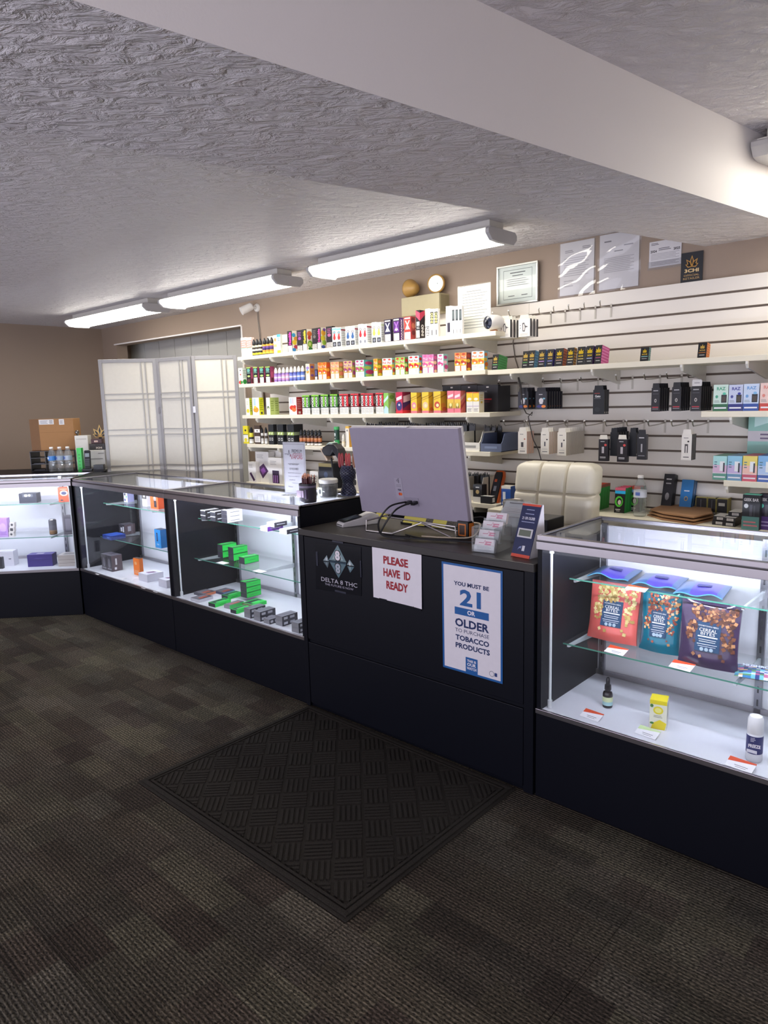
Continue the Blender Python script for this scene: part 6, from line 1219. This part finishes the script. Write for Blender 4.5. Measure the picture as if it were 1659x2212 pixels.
cb(290, 1241, DZ, .07, .03, .12, 'tall orange carton with dark edge standing on the deck', '#ee7a22', {'right': '#c9661c', 'top': '#4a3c38', 'left': '#4a4238'}, [('c', .4, .7, .2, .1, '#f6b070'), ('l', .15, .1, .85, .3, '#f4b888', 3)], rz=.1)
cb(300, 1253, DZ, .115, .12, .052, 'white flat carton with purple picture on the deck, left', '#dcdae4', {'top': '#e6e4ee'}, (), (), [('p', [(.25, .3), (.6, .3), (.8, .7), (.45, .7)], '#7a4a78')])
cb(343, 1266, DZ, .10, .12, .052, 'white flat carton with purple picture on the deck, right', '#d4d2de', {'top': '#e2e0ea'}, (), (), [('p', [(.2, .3), (.6, .3), (.85, .75), (.45, .75)], '#7a4a78')])
for k, (px, py) in enumerate(((205, 1240), (256, 1250), (283, 1261), (304, 1270), (330, 1278))): price_card(px, py, DZ, f'small blank white card along the deck front, {ORD[k]} from left', plain=True, w_=.05, d=.035)
# ================================================================== contents of the angled case
nv_ = Vector((-math.sin(AL), math.cos(AL), 0)); dv_ = Vector((math.cos(AL), math.sin(AL), 0)); P0 = Vector((CLX, CLY, 0))
def at_d(px, py, d):
    r = ray(px, py); k = (d - (EYEP - P0).dot(nv_)) / r.dot(nv_); return EYEP + r * k
def lb(px0, px1, yt, z, d, dep, label, base, fc=None, ops=(), side=(), top=(), name='boxed_device', group=None):
    a = at_d(px0, yt + 20, d); b = at_d(px1, yt + 20, d); h = at_d((px0 + px1) / 2, yt, d).z - z
    return box_thing(name, label, 'carton', group, a.x, a.y, z, (b - a).dot(dv_), dep, h, base, fc, ops, side, top, 'card', AL)
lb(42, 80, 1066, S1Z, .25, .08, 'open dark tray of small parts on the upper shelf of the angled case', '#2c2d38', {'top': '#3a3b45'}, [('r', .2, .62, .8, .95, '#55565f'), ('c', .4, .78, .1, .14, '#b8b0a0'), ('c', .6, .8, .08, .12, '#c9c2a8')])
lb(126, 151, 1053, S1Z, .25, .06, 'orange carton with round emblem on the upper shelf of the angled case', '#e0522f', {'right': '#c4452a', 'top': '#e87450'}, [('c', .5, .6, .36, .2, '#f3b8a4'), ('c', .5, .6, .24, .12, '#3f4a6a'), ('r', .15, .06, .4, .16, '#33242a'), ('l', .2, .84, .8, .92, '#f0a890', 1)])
P = at_d(114.5, 1140, .25); t = thing('drink_can', 'slim dark patterned can on the lower shelf of the angled case', 'can', (P.x, P.y, S2Z))
MB('#4a4440', 'gloss').lathe([(.024, 0), (.028, .005), (.028, .035), (.028, .07), (.028, .108), (.024, .114)], n=18, cols=['#2c2a30', '#8a6a4c', '#4a4a55', '#33343e', '#2c2c33']).build('body', t, smooth=True)
MB('#9a989c', 'metal').lathe([(.024, .114), (.022, .117)], n=18).build('lid', t)
lb(137, 158, 1114, S2Z, .22, .05, 'grey framed carton on the lower shelf of the angled case', '#5a565e', None, [('r', .15, .15, .85, .9, '#3c3a44'), ('r', .2, .2, .8, .85, '#6a6672')])
lb(-8, 16, 1120, S2Z, .22, .05, 'lilac carton at the left photo edge on the lower shelf', '#b48ad0', None, [('c', .6, .5, .3, .25, '#c9a4e0'), ('l', .3, .1, .9, .3, '#8a5fb0', 3)])
for k in range(3):
    P = at_d(19.5, 1158 - 15 * k, .22)
    o = box_thing('boxed_device', f'small pale cube beside the lilac carton, {("bottom", "middle", "top")[k]} of three', 'carton', 'small pale cubes', P.x, P.y, S2Z + .036 * k, .036, .035, .035, '#cfc8c4', None, [('c', .5, .5, .25, .25, '#33313a') if k != 1 else ('r', .2, .2, .8, .8, '#2c2a33')], (), (), 'card', AL)
lb(-6, 30, 1191, DZ, .2, .08, 'white carton at the left photo edge on the deck', '#e2e0ea', None, [('r', .7, .45, .85, .5, '#4a4a55')])
lb(-4, 6, 1204, DZ, .11, .03, 'small black carton before the white one at the left edge', '#2c2b33')
lb(60, 114, 1198, DZ, .13, .09, 'deep purple carton with a small silver plate on top', '#3a2c78', {'top': '#4a3a8c', 'right': '#2f2464'}, [('r', .05, .55, .95, .58, '#2a1f5c'), ('l', .3, .66, .6, .72, '#6a58a8', 1)], (), [('r', .3, .3, .6, .7, '#b8b4cc')])
lb(126, 168, 1199, DZ, .10, .12, 'beige drawer carton at the right of the angled case', '#bdb4ae', {'top': '#cfc8c4'}, [('r', 0, .58, 1, .61, '#8a827c'), ('r', 0, .28, 1, .31, '#8a827c')], (), [('r', .2, .2, .9, .8, '#8f8a88')])
# ================================================================== things behind the angled case
ZTB = 1.0
t = thing('side_table', 'black table behind the angled display case', 'table', (CLX, CLY, 0), AL)
MB(mat='laminate_black').box(.05, .53, ZTB - .03, 1.17, 1.16, ZTB).build('top', t, bevel=.002)
for x, y in ((.08, .56), (.08, 1.1), (1.12, .56), (1.12, 1.1)): MB(mat='laminate_black').box(x, y, 0, x + .04, y + .04, ZTB - .03).build('leg', t)
DB = .93
def tb(px0, px1, yt, yb, d, dep, label, base, fc=None, ops=(), side=(), top=(), name='carton', cat='carton', z=None, w_=None, group=None, mat='card'):
    a = at_d(px0, yt + 15, d); b = at_d(px1, yt + 15, d); zb = z if z is not None else ZTB; h = at_d((px0 + px1) / 2, yt, d).z - zb
    return box_thing(name, label, cat, group, a.x, a.y, zb, (b - a).dot(dv_), dep, h, base, fc, ops, side, top, mat, AL)
t = thing('letter_tray', 'black stacked letter tray under the cardboard box', 'tray', (0, 0, 0))
a = at_d(66, 1000, DB - .04); b = at_d(163, 1000, DB - .04); wT = (b - a).dot(dv_); zt = at_d(110, 974, DB - .04).z
t.location = (a.x, a.y, ZTB); t.rotation_euler[2] = AL
for k in range(4): MB('#22232b', 'satin').box(0, 0, k * (zt - ZTB - .004) / 3, wT, .2, k * (zt - ZTB - .004) / 3 + .004).build('shelf', t)
for x in (0, wT * .33, wT - .005): MB('#22232b', 'satin').box(x, .001, .004, x + .005, .199, zt - ZTB - .004).build('upright', t)
for k in range(2): MB('#3a3a42', 'card').box(.02, .012, .0045 + k * (zt - ZTB - .004) / 3, wT * .3, .18, .012 + k * (zt - ZTB - .004) / 3).build('paper_stack', t)
zt2 = zt
a = at_d(66, 940, DB); b = at_d(160, 940, DB); hC = at_d(120, 905, DB).z - zt2
o = box_thing('cardboard_box', 'brown cardboard box with two shipping labels on the letter tray', 'box', None, a.x - dv_.x * .0, a.y, zt2 + .001, (b - a).dot(dv_), .17, hC, '#a5794e', None, [('r', .0, .0, .21, 1, '#7d5c40'), ('r', .215, .57, 1, .575, '#7a5634'), ('r', .22, .83, .56, .985, '#e2dfdc'), ('l', .25, .85, .42, .96, '#8a8890', 3), ('l', .46, .85, .54, .97, '#4a484e', 5), ('r', .68, .81, .80, .985, '#e2dfdc'), ('l', .7, .84, .77, .95, '#77757c', 3)], (), (), 'matte', AL)
for k, (px, lab) in enumerate(((113.5, '#3f7fc4'), (131, '#8fa0b4'), (148.5, '#a9b4c4'))):
    P = at_d(px, 1000, .74); water_bottle(f'clear water bottle on the black table, {("left", "middle", "right")[k]} of three', P.x, P.y, ZTB, .205, .0315, lab, 'water bottles on the black table')
tb(166, 176, 968, 1008, .66, .05, 'narrow bright green carton between bottles and phone', '#2fb84a', {'right': '#27a03e', 'top': '#5ad070'}, [('l', .3, .1, .7, .8, '#1f8a38', 5)], group=None)
tb(162, 190, 941, 1000, .86, .09, 'white plastic canister behind the green carton', '#d9d4c8', {'top': '#e2ded4'}, [('r', .1, .88, .9, .92, '#bcb6aa')], name='canister', cat='canister', mat='satin')
P = at_d(167, 938, .9); t = thing('ornament', 'small silver ball ornament on the white canister', 'ornament', (P.x, P.y, at_d(176, 941, .86).z))
MB('#77726e', 'metal').lathe([(.002, 0), (.009, .002), (.006, .008), (.014, .016), (.018, .028), (.014, .04), (.003, .046)], n=14).build('ball', t, smooth=True)
P = at_d(189, 1000, .64)
t = thing('cordless_phone', 'black cordless phone standing in its cradle', 'phone', (P.x, P.y, ZTB), AL + .1)
MB('#26272b', 'satin').box(-.04, -.035, 0, .04, .04, .03).build('cradle', t, bevel=.006)
Mk = Matrix.Translation((0, .0, .02)) @ Matrix.Rotation(-.2, 4, 'X')
MB('#1f2024', 'satin').box(-.024, -.012, 0, .024, .014, .155).xf(Mk).build('handset', t, bevel=.008)
MB('#8a949a', 'gloss').box(-.016, -.0135, .1, .016, -.012, .13).xf(Mk).build('display', t)
for i in range(3):
    for j in range(4): MB('#5a5b60', 'satin').box(-.016 + i * .0115, -.0138, .03 + j * .015, -.007 + i * .0115, -.012, .04 + j * .015).xf(Mk).build('key', t)
# printer with leaf cartons
a = at_d(191, 990, .80); b = at_d(238, 990, .80); zp = at_d(212, 972, .80).z
t = thing('office_printer', 'white office printer half hidden by the folding screen', 'printer', (a.x, a.y, ZTB), AL); wP = (b - a).dot(dv_) * .78; hP = zp - ZTB
MB('#d2cec8', 'satin').box(0, 0, .02, wP, .16, hP).build('body', t, bevel=.008)
MB('#b8b4ae', 'satin').box(.005, -.002, .0, wP - .005, .155, .02).build('paper_drawer', t, bevel=.003)
MB('#77746f', 'satin').box(.02, -.003, hP * .55, wP - .02, -.0005, hP * .58).box(wP * .6, -.003, hP * .82, wP * .95, -.0005, hP * .85).build('panel_gap', t)
MB('#33353a', 'satin').disc((wP * .62, -.0012, hP * .2), (1, 0, 0), (0, 0, 1), .006, .006).build('button', t)
hb = at_d(212, 948, .82).z - zp
o = box_thing('leaf_display_box', 'black display box with pale lettering on the printer', 'carton', None, a.x + nv_.x * .02 + dv_.x * .01, a.y + nv_.y * .02 + dv_.y * .01, zp + .001, wP * .9, .1, hb * .55, '#2a211f', {'top': '#3c2f2c'}, [('t', '3CHI', .62, .32, .4, .3, '#d8c9b8'), ('r', .05, .7, .4, .9, '#3f3330')], (), (), 'card', AL)
o2 = box_thing('leaf_display_box', 'small dark red display box stacked under the leaf cutout', 'carton', None, a.x + nv_.x * .04 + dv_.x * .02, a.y + nv_.y * .04 + dv_.y * .02, zp + .002 + hb * .55, wP * .62, .06, hb * .4, '#4a2428', None, [('r', .3, .3, .65, .7, '#d9c4b4'), ('r', .35, .45, .6, .55, '#b8543c')], (), (), 'card', AL)
t = thing('leaf_cutout', 'black leaf cutout with gold outline behind the printer boxes', 'sign', (a.x + nv_.x * .13 + dv_.x * .07, a.y + nv_.y * .13 + dv_.y * .07, zp + .001), AL)
m = MB('#c9a050', 'card'); leaf(m, 0, .10, .105, '#d8b060', -.002, '#241c1a'); m.box(-.012, -.001, 0, .012, .001, .105, '#241c1a'); m.build('leaf_panel', t)
P = at_d(203, 1018, .55)
tb(203, 224, 1004, 1020, .62, .05, 'small black carton at the right end of the black table', '#1c1d24', group=None)

# ================================================================== contents of the right case
def pouch(label, px0, px1, yt, yb, yd, base, dark, crumb, lean):
    a = at_y(px0, yb, yd); b = at_y(px1, yb, yd); w_ = b.x - a.x; h = min(.222, (at_y((px0 + px1) / 2, yt, yd + lean * .2).z - S2Z) / math.cos(lean))
    t = thing('snack_pouch', label, 'pouch', ((a.x + b.x) / 2, yd, S2Z + .013), 0, 'large snack pouches')
    nu, nv = 16, 20; V = []; Fs = []
    Mk = Matrix.Rotation(-lean, 4, 'X')
    def bulge(u, v): return (.004 + .034 * (math.sin(math.pi * u) ** .6) * ((1 - v) ** .45) * (.35 + .65 * min(1, v * 5 + .3)))
    for s_ in (-1, 1):
        for j in range(nv + 1):
            for i in range(nu + 1):
                u, v = i / nu, j / nv; x = (u - .5) * w_ * (1 - .04 * math.sin(math.pi * v)); V.append((x, .04 + s_ * bulge(u, v) + .002 * math.sin(9 * u + 7 * v), v * h))
    n1 = (nu + 1) * (nv + 1)
    for s_ in (0, 1):
        for j in range(nv):
            for i in range(nu): k = s_ * n1 + j * (nu + 1) + i; q2 = (k, k + 1, k + nu + 2, k + nu + 1); Fs.append(q2 if s_ == 0 else q2[::-1])
    for i in range(nu): Fs.append((i + 1, i, i + n1, i + 1 + n1)); k = nv * (nu + 1) + i; Fs.append((k, k + 1, k + 1 + n1, k + n1))
    for j in range(nv): k = j * (nu + 1); Fs.append((k, k + nu + 1, k + nu + 1 + n1, k + n1)); k += nu; Fs.append((k + nu + 1, k, k + n1, k + nu + 1 + n1))
    MB(base, 'gloss').add(V, Fs).xf(Mk).build('bag', t, smooth=True)
    def srf(u, v, e): return (((u - .5) * w_ * (1 - .04 * math.sin(math.pi * v))), .04 - bulge(u, v) + .002 * math.sin(9 * u + 7 * v) - e, v * h)
    m = MB(dark, 'card'); rows = 8
    for r in range(rows):
        for c_ in range(4):
            u0, u1 = .31 + .105 * c_, .31 + .105 * (c_ + 1); v0, v1 = .26 + .055 * r, .26 + .055 * (r + 1)
            m.face([srf(u0, v0, .0032), srf(u1, v0, .0032), srf(u1, v1, .0032), srf(u0, v1, .0032)], '#1f3f5e')
    m.xf(Mk).build('label', t)
    m = MB('#dfe2e6', 'card')
    def tx(s_, u, v, ww, hh, col='#e6e4e0'):
        c0, c1 = Vector(srf(u - .05, v, .0042)), Vector(srf(u + .05, v, .0042)); d2 = (c1 - c0).normalized(); up = (Vector(srf(u, v + .03, .0042)) - Vector(srf(u, v, .0042))).normalized()
        m.text(s_, Vector(srf(u, v, .0046)), d2, up, hh * h, ww * w_, col, bold=False)
    tx('HOMETOWN HERO', .52, .645, .34, .022); tx('CEREAL', .52, .585, .30, .05); tx('BITES', .52, .53, .24, .045)
    for v, ww, hh in ((.475, .34, .018), (.435, .3, .008), (.405, .28, .008), (.365, .34, .008), (.335, .3, .006)):
        m.face([srf(.52 - ww / 2, v, .0044), srf(.52 + ww / 2, v, .0044), srf(.52 + ww / 2, v + hh, .0044), srf(.52 - ww / 2, v + hh, .0044)], '#d8dade')
    for u in (.44, .52, .6): m.disc(srf(u, .295, .0046), X, Z_, .0065, .0065, 10, '#9fb0bc')
    m.xf(Mk).build('label_lettering', t)
    rr = random.Random(label); m = MB(crumb[0], 'card')
    spots = [(rr.uniform(.2, .95), rr.uniform(.68, .95)) for _ in range(110)] + [(rr.uniform(.14, .31), rr.uniform(.35, .7)) for _ in range(22)] + [(rr.uniform(.75, .95), rr.uniform(.3, .7)) for _ in range(26)] + [(.3, .2), (.42, .18), (.8, .16), (.75, .22)]
    for i, (u, v) in enumerate(spots):
        e = .0022 + .0002 * (i % 12); a2 = rr.random() * 3; s2 = rr.uniform(.028, .046); pts = []
        for k in range(4):
            uu, vv = u + s2 * math.cos(a2 + k * 1.571), v + s2 * w_ / h * math.sin(a2 + k * 1.571); pts.append(srf(max(.02, min(.98, uu)), max(.03, min(.985, vv)), e))
        m.face(pts, crumb[i % len(crumb)])
    m.xf(Mk).build('cereal_print', t)
    return t
pouch('salmon red snack pouch with square cereal print in the right case', 1259, 1366, 1260, 1381, 2.43, '#cf5f58', '#1f3f5e', ['#cdb676', '#b89c5a', '#dcc990', '#a8884a'], .17)
pouch('teal snack pouch with cluster print in the middle of the three', 1371, 1458, 1276, 1401, 2.42, '#15667c', '#1f3f5e', ['#b8824f', '#8a4030', '#cfae84', '#7a3c2a', '#a8543c'], .14)
pouch('dark purple snack pouch with brown cluster print, nearest of the three', 1456, 1587, 1298, 1424, 2.375, '#43344f', '#1f3f5e', ['#7a4a30', '#5a3424', '#9a6a48', '#b8845a', '#6a3c2a', '#4a2a20'], .10)
# three flat pouches on the upper glass shelf
def flat_pouch(label, px, py, ph):
    P = at_z(px, py, S1Z); t = thing('flat_pouch', label, 'pouch', (P.x, P.y, S1Z + .001), .12, 'flat blue pouches')
    w_, d = .155, .185; nu, nv = 18, 14; V = []; Fs = []
    def hz(u, v): return .004 + .016 * (math.sin(math.pi * u) ** .5) * max(0., math.sin(math.pi * v)) ** .5 + .012 * (1 + math.sin(6.3 * u + ph)) * (1 - v) ** 2 * math.sin(math.pi * u)
    for s_ in (0, 1):
        for j in range(nv + 1):
            for i in range(nu + 1):
                u, v = i / nu, j / nv; z = hz(u, v); V.append(((u - .5) * w_, v * d, z if s_ else max(0.0, z - .004 - .024 * math.sin(math.pi * v) ** .5 * math.sin(math.pi * u) ** .5)))
    n1 = (nu + 1) * (nv + 1); cols = []
    for s_ in (0, 1):
        for j in range(nv):
            for i in range(nu):
                k = s_ * n1 + j * (nu + 1) + i; q2 = (k, k + 1, k + nu + 2, k + nu + 1); Fs.append(q2[::-1] if s_ == 0 else q2); u = i / nu
                cols.append('#3f6f9c' if s_ == 0 else ('#5a4fc8' if .3 < u < .85 else '#4a6ea4'))
    for i in range(nu): Fs.append((i, i + 1, i + 1 + n1, i + n1)); cols.append('#5aa0c0')
    for j in range(nv): k = j * (nu + 1); Fs.append((k + nu + 1, k, k + n1, k + nu + 1 + n1)); cols.append('#3f6f9c'); k += nu; Fs.append((k, k + nu + 1, k + nu + 1 + n1, k + n1)); cols.append('#3f6f9c')
    MB('#4a62b8', 'foil').add(V, Fs, cols=cols).build('bag', t, smooth=True)
    m = MB('#8f9ac4'); m.add([(x * w_, y * d, hz(x + .5, y) + .0025) for x, y in ((-.1, .35), (.2, .35), (.2, .5), (-.1, .5))], [(0, 1, 2, 3)], '#3a3f8c'); m.build('label', t)
for k, (px, py, ph) in enumerate(((1312, 1251, .5), (1412, 1270, 1.2), (1506, 1290, 1.9))): flat_pouch(f'blue and violet pouch lying flat on the upper glass shelf, {("left", "middle", "right")[k]} of three', px, py, ph)
P = at_z(1620, 1465, S2Z)
t = thing('candy_bag', 'blue multicoloured candy bag lying at the right of the lower shelf', 'bag', (P.x + .035, P.y + .03, S2Z), .2)
nu = 14; V = []; Fs = []; rr = random.Random(11)
for s_ in (0, 1):
    for j in range(nu + 1):
        for i in range(nu + 1):
            u, v = i / nu, j / nu; z = .014 * (math.sin(math.pi * u) * math.sin(math.pi * v)) ** .5; V.append(((u - .5) * .17, (v - .5) * .12, .014 + (z if s_ else -z)))
n1 = (nu + 1) ** 2; cols = []
for s_ in (0, 1):
    for j in range(nu):
        for i in range(nu):
            k = s_ * n1 + j * (nu + 1) + i; q2 = (k, k + 1, k + nu + 2, k + nu + 1); Fs.append(q2 if s_ else q2[::-1]); cols.append('#3a5fae' if j > 11 else rr.choice(['#3f7fb8', '#6fb8c4', '#c9a860', '#4a5fa8', '#d8d4e0', '#5a8a5a', '#b8608a', '#2f3f78']))
MB('#3f7fb8', 'foil').add(V, Fs, cols=cols).build('bag', t, smooth=True)
m = MB('#d8d6e4'); m.text('MUSHROOM', (-.01, .015, .031), (1, 0, 0), (0, 1, 0), .022, .11, '#cfd8e8', bold=True); m.build('lettering', t)
# deck of the right case
P = at_z(1307, 1530, DZ)
t = thing('dropper_bottle', 'small dark dropper bottle with pale green label on the deck', 'bottle', (P.x, P.y + .02, DZ))
MB('#241e22', 'gloss').lathe([(.0175, 0), (.0185, .003), (.0185, .05), (.016, .058), (.009, .062), (.009, .068)], n=20).build('glass_body', t, smooth=True)
MB('#1c1a1e', 'satin').lathe([(.0115, .066), (.0125, .069), (.0115, .086), (.0075, .088), (.0072, .108), (.005, .114), (.002, .115)], n=16).build('dropper_cap', t, smooth=True)
MB('#c9d6b0', 'card').lathe([(.0187, .010), (.0187, .024), (.0187, .042)], n=20, cols=['#9fc4c8', '#cdd6a8']).build('label_band', t, smooth=True)
cb(1402, 1572, DZ, .056, .056, .105, 'yellow and white lemon carton standing on the deck', '#eeecd8', {'top': '#ecd92a', 'right': '#e6e4d8'}, [('r', 0, .86, 1, 1, '#ecd92a'), ('c', .5, .66, .3, .14, '#e8d830'), ('c', .5, .66, .2, .09, '#f4ec8a'), ('p', [(.1, 0), (.9, 0), (1, .24), (.6, .34), (.2, .2)], '#e6d22a'), ('c', .15, .2, .12, .04, '#3f7a3a'), ('l', .25, .4, .75, .5, '#9a988c', 2), ('c', .12, .8, .1, .06, '#4a7a3a')], [('l', .2, .35, .8, .85, '#b8b6ae', 8)], rz=.25)
P = at_z(1624, 1646, DZ)
t = thing('roll_on_bottle', 'white roll-on bottle with navy label reading FREEZE', 'bottle', (P.x, P.y + .02, DZ))
MB('#e6e5ea', 'satin').lathe([(.022, 0), (.024, .004), (.024, .09), (.022, .095)], n=24).build('body', t, smooth=True)
MB('#eeecee', 'satin').lathe([(.0225, .09), (.0235, .093), (.0225, .138), (.018, .147), (.006, .149)], n=24).build('cap', t, smooth=True)
MB('#2c2f6a', 'card').lathe([(.0243, .028), (.0243, .086)], n=24).build('label_band', t, smooth=True)
m = MB('#e9e6f0'); m.box(-.016, -.0249, .032, .014, -.0243, .042, '#e2e0ea'); m.build('label_plate', t)
m = MB('#eeeaf2'); an = Vector((0 - P.x, 0 - P.y, 0)).normalized(); td = Vector((-an.y, an.x, 0)); td = td if td.x > 0 else -td
m.text('FREEZE', an * .0252 + Vector((0, 0, .056)), td, Z_, .011, .034, '#f0ecf4', bold=True)
for k, ww in enumerate((.012, .014, .010)): m.face([an * .025 + td * (-.012) + Vector((0, 0, .080 - .005 * k)), an * .025 + td * (-.012 + ww) + Vector((0, 0, .080 - .005 * k)), an * .025 + td * (-.012 + ww) + Vector((0, 0, .083 - .005 * k)), an * .025 + td * (-.012) + Vector((0, 0, .083 - .005 * k))], '#b8b4c8')
m.build('lettering', t)
price_card(1252, 1546, DZ, 'orange and white price card before the dropper bottle', rz=-.1); price_card(1370, 1583, DZ, 'pale green and white price card before the lemon carton', '#c4d8a0', rz=-.1); price_card(1565, 1652, DZ, 'orange and white price card before the roll-on bottle', rz=-.1, w_=.08)
price_card(1305, 1407, S2Z, 'orange and white price card below the salmon pouch', rz=-.1); price_card(1444, 1440, S2Z, 'orange and white price card below the purple pouch', rz=-.1); price_card(1350, 1272, S1Z, 'orange and white price card before the flat blue pouches', rz=-.1, d=.03)
